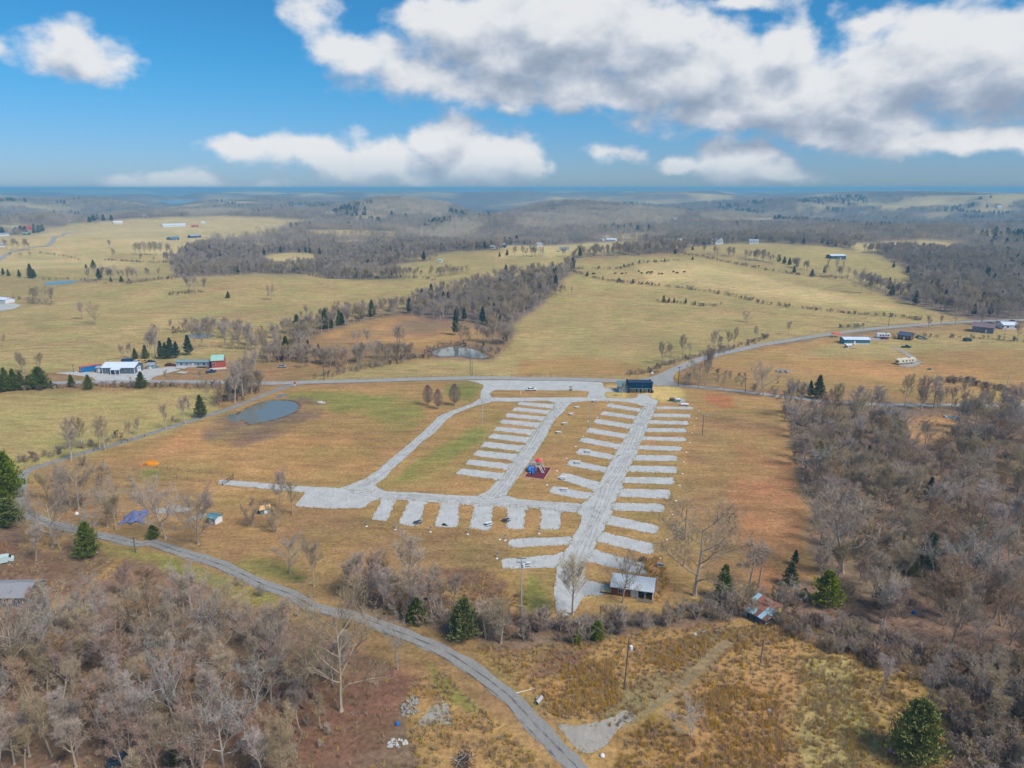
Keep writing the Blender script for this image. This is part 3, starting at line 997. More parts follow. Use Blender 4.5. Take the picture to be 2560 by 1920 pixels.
CENTRE = {}
CENTRE['county'] = (B5((-700, 655), (-300, 640), (0, 628), (850, 608), (1500, 606), (2100, 612)) + B6((150, 617), (700, 602), (1300, 585), (1800, 573), (2150, 573))
                    + C7((100, 578), (500, 582), (900, 597), (1100, 600), (1260, 570), (1380, 515), (1500, 462), (1700, 387), (2000, 320), (2150, 285)) + E8((60, 268), (500, 198), (900, 148), (1400, 105), (1900, 78), (2212, 70), (2700, 60)))
CENTRE['loop'] = (B6((420, 618), (280, 640), (150, 685), (0, 745)) + B5((2000, 828), (1700, 925), (1400, 1020), (1000, 1142), (700, 1222))
                  + ZG((640, 370), (430, 435), (300, 505), (252, 590), (245, 720), (265, 860), (340, 985), (520, 1090), (800, 1172), (1100, 1240), (1400, 1303), (1700, 1372))
                  + D1((1300, 885), (1500, 950), (1800, 1042), (2000, 1120), (2180, 1205)) + D2((100, 1268), (300, 1335))
                  + E6((500, 62), (900, 155), (1150, 250), (1400, 345), (1700, 485), (2000, 690), (2180, 830)) + E7((70, 940), (200, 1080), (350, 1235), (500, 1390), (620, 1520), (760, 1720), (900, 1980)))
CENTRE['branch'] = C7((1180, 612), (1300, 625), (1440, 636), (1700, 657), (2000, 690), (2180, 710)) + E8((60, 726), (350, 757), (600, 780), (1000, 801), (1500, 806), (2212, 806), (2800, 798))

road = tag(ribbon('county_road', CENTRE['county'], 6.0, 0.16, M_ASPHALT), 'grey two lane county road behind the camp ground', kind='structure')
road2 = tag(ribbon('side_road', CENTRE['loop'], 3.5, 0.05, M_ASPHALT2, jit=.3), 'narrow grey lane looping round the left of the camp ground', kind='structure')
road3 = tag(ribbon('branch_road', CENTRE['branch'], 4.2, 0.10, M_ASPHALT), 'narrow road branching right behind the bare wood', kind='structure')
sheet('junction_apron', C7((1120, 596), (1250, 640), (1445, 642), (1402, 604), (1388, 572), (1425, 515), (1330, 535)), 0.13, M_ASPHALT, road, jit=.1)
tag(ribbon('far_road', A1((-300, 800), (0, 650), (100, 590), (300, 545), (450, 500), (545, 440), (700, 412)), 7, 0.3, M_ASPHALT, step=10), 'far road climbing past the farm on the left', kind='structure')
tag(ribbon('far_lane', A2((1290, 645), (1500, 612), (1700, 590)), 5, 0.4, M_TRACK, step=10), 'pale lane across the far field', kind='structure')
tag(ribbon('far_lane', A3((1580, 490), (1700, 450), (1850, 430)), 7, 0.6, M_TRACK, step=12), 'pale lane climbing to the far white houses', kind='structure')
tag(ribbon('motorhome_track', E8((1075, 305), (1180, 350), (1260, 405), (1310, 440)), 3.0, 0.08, M_TRACK), 'thin gravel track leading to the parked motorhome', kind='structure')
tag(sheet('motorhome_pad', E8((1120, 468), (1180, 440), (1300, 425), (1325, 455), (1230, 480)), 0.06, M_TRACK), 'gravel stand under the parked motorhome', kind='structure')
tag(sheet('farm_yard', B5((470, 528), (680, 512), (880, 530), (1180, 525), (1250, 495), (1420, 480), (1540, 470), (1560, 500), (1330, 560), (1290, 605), (1000, 612), (840, 602), (800, 565)), 0.08, M_GRAVEL), 'gravel yard in front of the grey workshop house', kind='structure')
tag(sheet('farm_drive', A1((-60, 1045), (120, 1030), (185, 1050), (120, 1080), (0, 1098), (-60, 1100)), 0.1, M_GRAVEL), 'gravel turning circle by the white shed at the left edge', kind='structure')
tag(sheet('track_mouth', E7((372, 1066), (560, 1092), (850, 1020), (985, 935), (1085, 1005), (900, 1135), (782, 1292), (640, 1332), (560, 1300)), 0.03, M_TRACK), 'gravel mouth of the grassy track beside the lane', kind='structure')
tag(sheet('gravel_patch', E6((1380, 1090), (1440, 1010), (1500, 950), (1600, 850), (1640, 880), (1665, 960), (1680, 1040), (1715, 1085), (1600, 1070), (1500, 1080)), 0.03, M_TRACK, jit=.5), 'spill of pale gravel by the rubble heap', kind='structure')
tag(sheet('drive_end', E8((880, 215), (1000, 225), (1050, 240), (950, 250), (860, 235)), 0.06, M_TRACK), 'gravel stand in front of the white travel trailer', kind='structure')
tag(sheet('concrete_slab', ZF((370, 750), (480, 720), (700, 690), (880, 730), (800, 780), (600, 770), (420, 800)), 0.02, M_TRACK, jit=.6), 'pale bare patch of old concrete left of the small sheds', kind='structure')
tag(sheet('concrete_slab', ZF((780, 890), (850, 830), (1000, 770), (1060, 790), (960, 860)), 0.02, M_TRACK, jit=.6), 'pale bare patch of old concrete beside the white shed', kind='structure')

drive = tag(sheet('gravel_drive', ZB((1480, 330), (1450, 430), (1400, 540), (1340, 660), (1295, 790), (1230, 920), (1180, 1085), (1090, 1240), (1005, 1420), (958, 1545))
            + ZC((1350, 100), (1260, 265), (1205, 335), (1180, 470), (1165, 540), (1062, 690), (1050, 790), (930, 950), (905, 1060), (785, 1255), (735, 1400), (755, 1530))
            + ZH((420, 40), (560, 85), (700, 112), (690, 215), (610, 240), (400, 235), (340, 330), (250, 480), (75, 505), (40, 330), (20, 150))
            + ZC((300, 1560), (320, 1345), (400, 1150), (505, 1010), (560, 870), (650, 745), (705, 610), (685, 545), (600, 500), (700, 357), (800, 315), (900, 170), (990, 20))
            + ZB((680, 1385), (780, 1180), (880, 1010), (985, 850), (1070, 700), (1140, 550), (1210, 440), (1275, 350)), 0.045, M_GRAVEL),
            'pale gravel drive winding through the camp ground with parking pads', kind='structure')
sheet('lower_lane', D2((430, 455), (330, 572), (640, 595), (930, 590), (1000, 525)) + ZD((420, 258), (590, 260), (760, 264), (1020, 292), (1180, 298), (1400, 328), (1620, 332), (1850, 352), (2050, 362))
      + ZC((0, 434), (90, 447), (380, 477), (600, 508), (680, 450), (700, 358), (560, 352), (300, 341), (0, 316)) + ZD((2200, 252), (2040, 208), (1850, 200), (1610, 213), (1300, 200), (850, 166), (450, 151), (350, 111), (312, 72))
      + D2((950, 330), (740, 415), (300, 395), (0, 366)) + D1((1900, 342), (1875, 382), (2100, 404), (2200, 411)) + D2((10, 416)), 0.035, M_GRAVEL, drive)
sheet('left_lane', ZA((1830, 195), (1820, 290), (1770, 332), (1700, 420), (1610, 530), (1530, 650), (1430, 770), (1330, 910), (1220, 1050), (1110, 1220), (990, 1400), (860, 1530))
      + ZD((1870, 50), (1780, 150), (1620, 216), (1800, 260), (2030, 212), (2050, 160)) + ZA((1150, 1560), (1250, 1430), (1340, 1310), (1420, 1200), (1510, 1060), (1620, 890), (1715, 740), (1740, 660), (1850, 480), (1990, 350), (2080, 240), (2150, 180)), 0.027, M_GRAVEL, drive)
sheet('upper_lane', ZE((930, 575), (1200, 580), (2190, 572)) + C7((600, 738), (815, 738), (900, 745)) + ZB((1050, 225), (1180, 215), (1190, 155), (1370, 155), (1400, 220), (1510, 250), (1490, 330), (1275, 350), (1200, 310), (1000, 277), (850, 264), (650, 260), (420, 264), (250, 277), (200, 292))
      + ZA((2150, 172), (1980, 210), (1835, 196), (1750, 152), (1350, 162), (1100, 167), (850, 162), (690, 175)), 0.019, M_GRAVEL, drive)
sheet('front_lot', ZE((540, 312), (1300, 310), (2190, 312)) + C7((780, 608), (800, 655), (925, 660), (920, 692), (815, 690), (800, 712), (812, 745), (640, 745), (665, 702), (660, 684))
      + ZE((2200, 470), (980, 462), (900, 495), (887, 530), (945, 590), (930, 640), (780, 650), (740, 600), (745, 490), (782, 430), (790, 380), (700, 350)), 0.011, M_GRAVEL, drive)
sheet('left_drive', B6((1940, 745), (1870, 790), (1700, 850), (1580, 900), (1450, 1030), (1300, 1160), (1150, 1280), (1040, 1375)) + D2((900, 365), (760, 425), (1000, 450), (1050, 422), (1032, 380), (1110, 340), (1180, 250), (1300, 150), (1440, 15))
      + B6((1540, 1050), (1650, 930), (1740, 870), (1900, 812), (2050, 775)), 0.055, M_GRAVEL, drive)

PADS_LEFT = [ZA((1240, 168), (1840, 214), (1840, 292), (1180, 218)), ZA((1170, 262), (1790, 322), (1750, 386), (1085, 322)), ZA((1010, 362), (1700, 428), (1660, 496), (995, 432)),
             ZA((940, 475), (1640, 535), (1580, 616), (885, 540)), ZA((850, 598), (1550, 655), (1480, 746), (775, 665)), ZA((770, 718), (1450, 786), (1380, 882), (665, 795)),
             ZA((640, 855), (1330, 932), (1270, 1028), (555, 945)), ZA((510, 1005), (1220, 1078), (1160, 1184), (420, 1100)), ZA((380, 1160), (1130, 1248), (1050, 1345), (290, 1250)), ZA((240, 1320), (1010, 1408), (900, 1520), (115, 1415))]
PADS_MID = [ZB((745, 295), (1300, 388), (1245, 434), (700, 350)), ZB((660, 415), (1230, 498), (1170, 548), (605, 470)), ZB((545, 530), (1160, 628), (1090, 690), (515, 600)), ZB((450, 670), (1080, 778), (1015, 840), (390, 740)),
            ZB((350, 815), (990, 938), (915, 1004), (285, 885)), ZB((300, 980), (900, 1104), (820, 1165), (235, 1070)), ZB((155, 1160), (810, 1294), (720, 1360), (95, 1250)), D3((440, 278), (810, 378), (740, 446), (385, 330)), ZC((260, 88), (880, 205), (800, 305), (560, 272), (190, 190))]
PADS_RIGHT = [ZB((1460, 345), (2030, 350), (2060, 390), (1430, 390)), ZB((1400, 450), (2005, 462), (2015, 515), (1370, 505)), ZB((1360, 555), (1960, 570), (1990, 630), (1310, 610)), ZB((1310, 675), (1930, 680), (1955, 745), (1270, 735)),
              ZB((1260, 805), (1930, 820), (1940, 885), (1210, 860)), ZB((1200, 940), (1870, 960), (1865, 1035), (1160, 1005)), ZB((1150, 1090), (1790, 1095), (1815, 1185), (1090, 1175)), ZB((1050, 1250), (1790, 1265), (1800, 1370), (990, 1345)),
              ZB((970, 1430), (1745, 1430), (1755, 1545), (930, 1520)), ZC((1310, 130), (2070, 150), (2050, 290), (1230, 255)), ZC((1170, 345), (1940, 365), (1970, 400), (1965, 495), (1150, 465)),
              ZC((1120, 534), (1890, 705), (1850, 835), (1040, 672)), ZC((1000, 790), (1810, 980), (1790, 1155), (910, 938)), ZC((870, 1060), (1690, 1290), (1715, 1400), (1700, 1475), (760, 1242))]
PADS_LOW = [ZD((410, 240), (590, 240), (460, 545), (250, 520)), ZD((765, 245), (965, 280), (905, 570), (850, 605), (700, 600), (610, 560)), ZD((1185, 280), (1400, 310), (1410, 600), (1380, 630), (1080, 610)),
            ZD((1620, 315), (1850, 330), (1840, 640), (1780, 670), (1540, 630)), [(1269, 1265), (1315, 1268), (1309, 1323), (1266, 1322)], ZC((90, 430), (380, 460), (370, 770), (60, 755)),
            D3((-28, 868), (0, 852), (250, 843), (520, 836), (520, 900), (490, 905), (0, 930), (-32, 915)), D3((-90, 1030), (0, 1020), (380, 990), (450, 960), (450, 1000), (395, 1102), (0, 1112), (-83, 1115))]


def flare(p, i, j, a, b):
    """widen the end of a pad (corners i, j; next corners a, b inwards) where it meets the lane"""
    p = [Vector(q) for q in p]
    c = {i: p[i] + (p[i] - p[j]) * .22, j: p[j] + (p[j] - p[i]) * .22}
    out = []
    for k, q in enumerate(p):
        inner = {i: p[i].lerp(p[a], .16), j: p[j].lerp(p[b], .16)}.get(k)
        if k == i and a == (i - 1) % len(p):
            out += [inner, c[k]]
        elif k in (i, j) and inner is not None and k == j:
            out += [c[k], inner]
        elif k == i:
            out += [c[k], inner]
        else:
            out.append(q)
    return [(q.x, q.y) for q in out]


PADS_LOW = [flare(p, 0, 1, len(p) - 1, 2) for p in PADS_LOW[:6]] + PADS_LOW[6:]
PADS_LEFT = [flare(p, 1, 2, 0, 3) for p in PADS_LEFT]
PADS_MID = [flare(p, 1, 2, 0, 3 % len(p)) for p in PADS_MID]
for _p in PADS_LEFT + PADS_MID + PADS_RIGHT + PADS_LOW:
    sheet('parking_pad', _p, 0.006, M_PAD, drive, jit=.35, rc=.8)

# wheel wear on gravel and tar
def wear_material(name, rgb, amount):
    m = bpy.data.materials.new(name); m.use_nodes = True
    nt = m.node_tree; N, L = nt.nodes, nt.links
    b = N['Principled BSDF']; b.inputs['Roughness'].default_value = .95; b.inputs['Base Color'].default_value = (*rgb, 1)
    geo = N.new('ShaderNodeNewGeometry')
    n = N.new('ShaderNodeTexNoise'); n.inputs['Scale'].default_value = .35; n.inputs['Detail'].default_value = 6; n.inputs['Roughness'].default_value = .7
    L.new(geo.outputs['Position'], n.inputs['Vector'])
    r = N.new('ShaderNodeMapRange'); r.inputs[1].default_value = .40; r.inputs[2].default_value = .70; r.inputs[4].default_value = amount
    L.new(n.outputs['Fac'], r.inputs[0])
    tr = N.new('ShaderNodeBsdfTransparent'); mx = N.new('ShaderNodeMixShader')
    L.new(r.outputs[0], mx.inputs[0]); L.new(tr.outputs[0], mx.inputs[1]); L.new(b.outputs[0], mx.inputs[2])
    L.new(mx.outputs[0], N['Material Output'].inputs[0])
    return m


M_WEAR = wear_material('wheel_worn_gravel', srgb(158, 152, 144), .38)
M_TAR = wear_material('dark_tar_patch', srgb(92, 92, 96), .8)
M_DUST = wear_material('pale_wheel_path', srgb(186, 182, 174), .7)
TRACKS = [ZB((1370, 300), (1330, 420), (1270, 560), (1200, 720), (1130, 880), (1060, 1030), (960, 1220), (860, 1420)) + ZC((1130, 60), (1060, 240), (980, 420), (900, 620), (820, 820), (720, 1020), (600, 1250), (500, 1500)),
          ZA((1960, 210), (1800, 420), (1640, 640), (1480, 880), (1320, 1120), (1160, 1360), (1040, 1540)) + ZD((1950, 130), (1850, 230)),
          ZD((0, 130), (400, 205), (900, 225), (1400, 260), (1900, 300)) + ZC((0, 380), (400, 415), (800, 450), (950, 560)), B6((2000, 700), (1960, 770), (1750, 848), (1600, 930), (1450, 1080), (1250, 1250), (1100, 1370)) + D2((950, 380), (800, 450))]
for t in TRACKS:
    c = smooth_line(GW(t), 4.0)
    for off in (-1.5, -.5, .6, 1.6):
        w = []
        for i, p in enumerate(c):
            d = (c[min(i + 1, len(c) - 1)] - c[max(i - 1, 0)]).normalized()
            w.append((p.x - d.y * (off + .3 * math.sin(i * .6 + off)), p.y + d.x * (off + .3 * math.sin(i * .6 + off))))
        ribbon('wheel_track', w, .55, .075 + .004 * (off + 2), M_WEAR, step=3.0, jit=.12, parent=drive, world=True)
for off, m_ in ((-.85, M_DUST), (.85, M_DUST), (-1.5, M_TAR), (.1, M_TAR)):
    c = smooth_line(GW(CENTRE['loop']), 4.0)
    w = []
    for i, p in enumerate(c):
        d = (c[min(i + 1, len(c) - 1)] - c[max(i - 1, 0)]).normalized()
        w.append((p.x - d.y * off, p.y + d.x * off))
    ribbon('wheel_path', w, .6 if m_ is M_DUST else .35, .058 + .003 * off, m_, step=4.0, jit=.1, parent=road2, world=True)


M_TRAIL = wear_material('bleached_trail', srgb(196, 176, 124), .8)
M_MARGIN = wear_material('wet_mud', srgb(104, 84, 70), .95)
for fr, t, lab in [(B5, [(-60, 320), (300, 290), (600, 235), (900, 185), (1200, 155), (1500, 150)], 'bleached cattle trail across the left pasture'), (B5, [(-60, 350), (400, 310), (800, 305)], 'fainter trail below the first in the left pasture'),
                   (A2, [(0, 900), (200, 930), (420, 915), (700, 870)], 'trail over the rounded crest of the left pasture'), (A4, [(440, 915), (560, 890), (680, 855)], 'pale track to the far right wood'), (A3, [(600, 975), (1100, 1040), (1600, 1075), (2100, 1085)], 'trail along the foot of the big pasture'),
                   (C7, [(300, 250), (700, 240), (1100, 300), (1300, 330)], 'trail in the pasture behind the county road'), (A3, [(1450, 870), (1600, 845), (1800, 865), (1950, 905)], 'worn track below the grazing cattle'), (D1, [(500, 1270), (700, 1180), (880, 1090), (980, 1010)], 'grassy track joining the lane from the lower left'),
                   (E7, [(900, 1080), (1080, 930), (1260, 800), (1420, 680), (1560, 560), (1720, 470), (1900, 330)], 'left wheel rut of the grassy track'), (E7, [(960, 1120), (1150, 970), (1320, 850), (1480, 730), (1620, 600), (1800, 480), (1960, 350)], 'right wheel rut of the grassy track')]:
    near = fr is E7 or fr is D1
    tag(ribbon('trail', fr(*t), .8 if near else 2.2, .03 if near else .12, M_WEAR if fr is E7 else M_TRAIL, step=3.0 if near else 5.0, jit=.2), lab, kind='structure')
for k_, grow in ((0, 1.12), (1, 1.22)):
    w_ = GW(PONDS[k_][2])
    cx_ = sum(p[0] for p in w_) / len(w_); cy__ = sum(p[1] for p in w_) / len(w_)
    tag(sheet('mud_margin', [(cx_ + (a - cx_) * grow, cy__ + (b - cy__) * grow) for a, b in w_], .006 if k_ == 0 else .07, M_MARGIN, None, .6, 1.2, 3, world=True), 'wet mud margin round the ' + ('muddy pond by the camp' if k_ == 0 else 'pale farm pond'), kind='structure')


# water
def water_material(name, rgb, rough=0.08):
    m = bpy.data.materials.new(name); m.use_nodes = True
    nt = m.node_tree; N, L = nt.nodes, nt.links
    b = N['Principled BSDF']; b.inputs['Base Color'].default_value = (*rgb, 1); b.inputs['Roughness'].default_value = rough
    b.inputs['IOR'].default_value = 1.6; b.inputs['Specular IOR Level'].default_value = 0.8
    geo = N.new('ShaderNodeNewGeometry')
    n = N.new('ShaderNodeTexNoise'); n.inputs['Scale'].default_value = 0.6; n.inputs['Detail'].default_value = 4
    L.new(geo.outputs['Position'], n.inputs['Vector'])
    bp = N.new('ShaderNodeBump'); bp.inputs['Strength'].default_value = 0.06; bp.inputs['Distance'].default_value = 0.05
    L.new(n.outputs['Fac'], bp.inputs['Height']); L.new(bp.outputs[0], b.inputs['Normal'])
    return m


M_WATER = water_material('pond_water', srgb(118, 122, 114), 0.02)
M_LAKE = water_material('lake_water', srgb(150, 165, 170), 0.2)
for _n, _l, _p in PONDS:
    far = _n == 'lake'
    o = sheet(_n.replace(' ', '_'), _p, 0.02 if _n == 'muddy pond' else 3.0 if far else 0.12, M_LAKE if far else M_WATER, None, jit=0.4 if not far else 8, step=1.5 if not far else 30, rc=3)
    if not far:   # water lies level
        zz = [v.co.z for v in o.data.vertices]; zm = sum(zz) / len(zz)
        for v in o.data.vertices:
            v.co.z = zm
    tag(o, _l, kind='structure')
tag(sheet('puddle', B6((160, 735), (200, 715), (270, 708), (275, 716), (190, 742)), 0.012, M_WATER), 'narrow puddle between the pond and the lane', kind='structure')
tag(sheet('puddle', B5((1960, 900), (1990, 880), (2060, 890), (2100, 930), (2040, 950), (1980, 940)), 0.012, M_WATER), 'marshy puddle at the edge of the muddy pond', kind='structure')

# ------------------------------------------------------------------ trees
M_BARK = mat('grey_bark', srgb(176, 160, 142), 0.95, 0.25, 2.0, obj_var=0.22)
M_BARK_PALE = mat('pale_bark', srgb(168, 162, 152), 0.95, 0.2, 2.0, obj_var=0.12)
M_TWIG = mat('grey_twigs', srgb(178, 157, 134), 0.95, 0.15, 1.0, obj_var=0.3)
M_TWIG_RED = mat('russet_twigs', srgb(172, 140, 116), 0.95, 0.2, 1.0, obj_var=0.2)
M_TWIG_PALE = mat('pale_twigs', srgb(172, 162, 150), 0.95, 0.15, 1.0, obj_var=0.15)
M_TWIG_DARK = mat('dark_purple_twigs', srgb(122, 104, 98), 0.95, 0.15, 1.0, obj_var=0.15)
M_CEDAR = mat('cedar_needles', srgb(112, 120, 52), 0.9, 0.35, 1.2, obj_var=0.25)
M_CEDAR_LIGHT = mat('bright_cedar_needles', srgb(122, 130, 36), 0.9, 0.35, 1.5, obj_var=0.15)
M_PINE = mat('blue_green_needles', srgb(72, 94, 74), 0.9, 0.3, 1.2, obj_var=0.2)


def _perp(d, r):
    a = Vector((r.uniform(-1, 1), r.uniform(-1, 1), r.uniform(-1, 1)))
    a = a - d * a.dot(d)
    return a.normalized() if a.length > 1e-4 else Vector((1, 0, 0))


def _twig(mb, p, d, L_, w, r):
    s = _perp(d, r) * (w / 2)
    q = p + d * L_
    n = len(mb.v)
    mb.v += [tuple(p - s), tuple(p + s), tuple(q)]
    mb.f.append((n, n + 1, n + 2))


def _limb(mb, p, d, L_, r0, r1, n, r, segs=4, up=0.25, wob=0.18):
    """a crooked tapering limb; returns its points"""
    pts, rad = [p.copy()], [r0]
    for i in range(segs):
        d = (d + Vector((0, 0, up / segs)) + Vector((r.gauss(0, wob), r.gauss(0, wob), r.gauss(0, wob)))).normalized()
        p = p + d * (L_ / segs)
        pts.append(p.copy()); rad.append(r0 + (r1 - r0) * (i + 1) / segs)
    mb.tube(pts, rad, n, cap=False)
    return pts, rad, d


def grow_bare(seed, H=14.0, bole=0.28, spread=0.9, limbs=9, branches=7, twigs=9, sub=3, stems=1, tw=0.05, lean=0.0, upright=0.35, fork=True):
    """a leafless tree: bole and limbs in one mesh, branches and twigs in the other"""
    r = random.Random(seed)
    A, B = MB(), MB()
    for s in range(stems):
        a0 = 2 * math.pi * (s + r.random() * .6) / max(1, stems)
        d0 = Vector((math.cos(a0) * (0.28 if stems > 1 else lean), math.sin(a0) * (0.28 if stems > 1 else lean), 1)).normalized()
        R0 = H * 0.017 * (0.8 if stems > 1 else 1)
        base = Vector((math.cos(a0) * .25, math.sin(a0) * .25, -0.15)) if stems > 1 else Vector((0, 0, -0.15))
        top = H * (0.72 if fork else 0.9)
        pts, rad, _ = _limb(A, base, d0, top, R0, R0 * 0.28, 6, r, 7, 0.1, 0.06)
        # root flare
        A.tube([base + Vector((0, 0, -.1)), base + d0 * H * .05], [R0 * 1.7, R0 * .95], 6, cap=False)
        for i in range(max(3, limbs // stems)):
            t = bole + (1 - bole) * (i + r.random()) / max(3, limbs // stems)
            k = min(len(pts) - 2, int(t * (len(pts) - 1)))
            p = pts[k].lerp(pts[k + 1], t * (len(pts) - 1) - k)
            az = i * 2.4 + r.uniform(-.5, .5)
            rise = upright + 0.9 * t * upright + r.uniform(-.12, .2)
            d = Vector((math.cos(az), math.sin(az), rise * 1.6)).normalized()
            Ll = H * spread * (0.50 - 0.26 * abs(t - .45)) * r.uniform(.75, 1.15)
            rr = max(0.05, rad[k] * r.uniform(.42, .62))
            lp, lr, _ = _limb(A, p, d, Ll, rr, rr * .25, 4, r, 4, 0.45)
            for j in range(branches):
                u = 0.25 + 0.75 * (j + r.random()) / branches
                kk = min(len(lp) - 2, int(u * (len(lp) - 1)))
                q = lp[kk].lerp(lp[kk + 1], u * (len(lp) - 1) - kk)
                ld = (lp[kk + 1] - lp[kk]).normalized()
                bd = (ld * .7 + _perp(ld, r) * .75 + Vector((0, 0, .35))).normalized()
                Lb = Ll * r.uniform(.28, .5) * (1.15 - .5 * u)
                bp_, br_, bd2 = _limb(B, q, bd, Lb, max(.022, lr[kk] * .5), .012, 3, r, 2, .35)
                for m in range(twigs):
                    w = r.random()
                    kq = 0 if w < .5 else 1
                    tp = bp_[kq].lerp(bp_[kq + 1], (w * 2) % 1)
                    td = (bd2 * .6 + _perp(bd2, r) * .8 + Vector((0, 0, .3))).normalized()
                    Lt = H * r.uniform(.04, .085)
                    _twig(B, tp, td, Lt, tw, r)
                    for _ in range(sub):
                        td2 = (td * .7 + _perp(td, r) * .7 + Vector((0, 0, .2))).normalized()
                        _twig(B, tp + td * Lt * r.uniform(.3, .9), td2, Lt * r.uniform(.5, .9), tw * .7, r)
    return A, B


def grow_pear(seed, H=8.0):
    """egg shaped ornamental pear, twigs all pointing up"""
    r = random.Random(seed)
    A, B = MB(), MB()
    A.tube([(0, 0, -.1), (0, 0, H * .3), (0, 0, H * .8)], [H * .022, H * .017, H * .006], 6, cap=False)
    for i in range(26):
        az, t = i * 2.4, .14 + .5 * i / 26
        R = H * .2
        _limb(A, Vector((0, 0, H * t)), Vector((math.cos(az) * .5, math.sin(az) * .5, 1)).normalized(), H * .3, .04, .015, 3, r, 3, .5, .08)
    for i in range(2600):
        u, az = r.uniform(-1, 1), r.uniform(0, 6.28)
        q = (r.random() ** .5) * math.sqrt(1 - u * u)
        k = 1 - .22 * u                     # fuller below the middle
        p = Vector((math.cos(az) * q * H * .25 * k, math.sin(az) * q * H * .25 * k, H * (.53 + .40 * u)))
        td = Vector((math.cos(az) * q * .5 + r.gauss(0, .2), math.sin(az) * q * .5 + r.gauss(0, .2), 1)).normalized()
        _twig(B, p, td, H * r.uniform(.05, .11), .05, r)
    return A, B


def grow_cedar(seed, H=7.0, W=2.2, boughs=110, spray=26, power=0.75, base=0.04, size=0.26, ragged=0.3):
    r = random.Random(seed)
    A, B = MB(), MB()
    A.tube([(0, 0, -.1), (0, 0, H * .5), (0, 0, H * .93)], [H * .022, H * .014, .02], 6, cap=False)
    for i in range(boughs):
        t = base + (1 - base) * (i + r.random()) / boughs
        az = i * 2.399 + r.uniform(-.3, .3)
        prof = W * min(1.0, (t - base) * 6 + .45) * max(0.04, 1 - t) ** power
        R = prof * (1 - ragged + 2 * ragged * r.random())
        tip = Vector((math.cos(az) * R, math.sin(az) * R, H * t + R * r.uniform(.0, .35)))
        root = Vector((0, 0, H * t - R * .15))
        A.tube([root, tip], [.03, .012], 3, cap=False)
        out = (tip - root).normalized()
        for m in range(spray):
            w = r.uniform(.35, 1.05)
            sp = size * (0.75 + .5 * r.random())
            p = root.lerp(tip, w) + Vector((r.gauss(0, .16), r.gauss(0, .16), r.gauss(0, .13))) * max(.5, R * .55)
            d = (out * .5 + Vector((r.gauss(0, .4), r.gauss(0, .4), r.uniform(.0, .8)))).normalized()
            s = _perp(d, r) * sp * .33
            q = p + d * sp
            n = len(B.v)
            B.v += [tuple(p - s), tuple(p + s), tuple(q + s * .6), tuple(q - s * .4)]
            B.f.append((n, n + 1, n + 2, n + 3))
    return A, B


class Proto:
    def __init__(self, ab, H, mt, mc):
        self.H = H
        self.trunk = ab[0].mesh('trunk', mt)
        self.crown = ab[1].mesh('crown', mc)
        self.v = ab[0].v + ab[1].v
        n = len(ab[0].v); self.nt = len(ab[0].f)
        self.f = ab[0].f + [tuple(i + n for i in f) for f in ab[1].f]
        self.mt, self.mc = mt, mc
        self._obj = None

    def obj(self):
        """trunk and crown in one mesh, for scattering"""
        if self._obj is None:
            me = bpy.data.meshes.new('woodland_tree')
            me.from_pydata(self.v, [], self.f)
            me.materials.append(self.mt); me.materials.append(self.mc)
            me.polygons.foreach_set('material_index', [0] * self.nt + [1] * (len(self.f) - self.nt))
            self._obj = bpy.data.objects.new('woodland_tree', me)
        return self._obj


P_OAK = [Proto(grow_bare(s, 15, .22, 1.05, 14, 9, 9, 4, upright=.28, tw=.055), 15, M_BARK, M_TWIG) for s in (1, 2)]
P_TALL = [Proto(grow_bare(s, 14, .35, .72, 12, 8, 9, 4, upright=.55, tw=.055), 14, M_BARK, M_TWIG) for s in (11, 12, 13)]
P_SLIM = [Proto(grow_bare(s, 11, .36, .55, 9, 6, 8, 3, upright=.7, tw=.055), 11, M_BARK, M_TWIG) for s in (21, 22)]
P_RED = [Proto(grow_bare(s, 10, .2, .8, 12, 7, 9, 4, upright=.55, stems=2, tw=.055), 10, M_BARK, M_TWIG_RED) for s in (31, 32)]
P_PALE = [Proto(grow_bare(s, 11, .2, 1.0, 11, 7, 8, 3, upright=.35, tw=.05), 11, M_BARK_PALE, M_TWIG_PALE) for s in (41, 42)]
P_BUSH = [Proto(grow_bare(s, 4.2, .05, 1.0, 14, 6, 8, 2, stems=5, upright=.5, tw=.05), 4.2, M_BARK, M_TWIG) for s in (51, 52)]
P_BUSHD = [Proto(grow_bare(s, 4.0, .02, 1.1, 16, 7, 9, 2, stems=6, upright=.4, tw=.06), 4.0, M_TWIG_DARK, M_TWIG_DARK) for s in (55,)]
P_BUSHR = [Proto(grow_bare(s, 3.4, .02, 1.1, 14, 6, 8, 2, stems=5, upright=.4, tw=.06), 3.4, M_TWIG_RED, M_TWIG_RED) for s in (57,)]
M_TWIG_PEAR = mat('brown_pear_twigs', srgb(140, 116, 106), 0.95, 0.15, 1.0)
P_PEAR = [Proto(grow_pear(61), 8, M_BARK, M_TWIG_PEAR)]
P_CEDAR = [Proto(grow_cedar(s, 7, 2.0, 120, 44), 7, M_BARK, M_CEDAR) for s in (71, 72)]
P_CEDARW = [Proto(grow_cedar(s, 7, 3.0, 170, 60, .6, size=.27, ragged=.38), 7, M_BARK, M_CEDAR) for s in (75,)]
P_CEDARL = [Proto(grow_cedar(s, 4, 1.8, 90, 40, .6, size=.2, ragged=.38), 4, M_BARK, M_CEDAR_LIGHT) for s in (77,)]
P_CORNER = [Proto(grow_cedar(79, 7, 2.8, 170, 64, .5, size=.26, ragged=.34), 7, M_BARK, M_CEDAR_LIGHT)]
P_PINE = [Proto(grow_cedar(s, 10, 2.4, 100, 34, .7, .12, .4, .38), 10, M_BARK, M_PINE) for s in (81, 82)]

TREE_POS = []


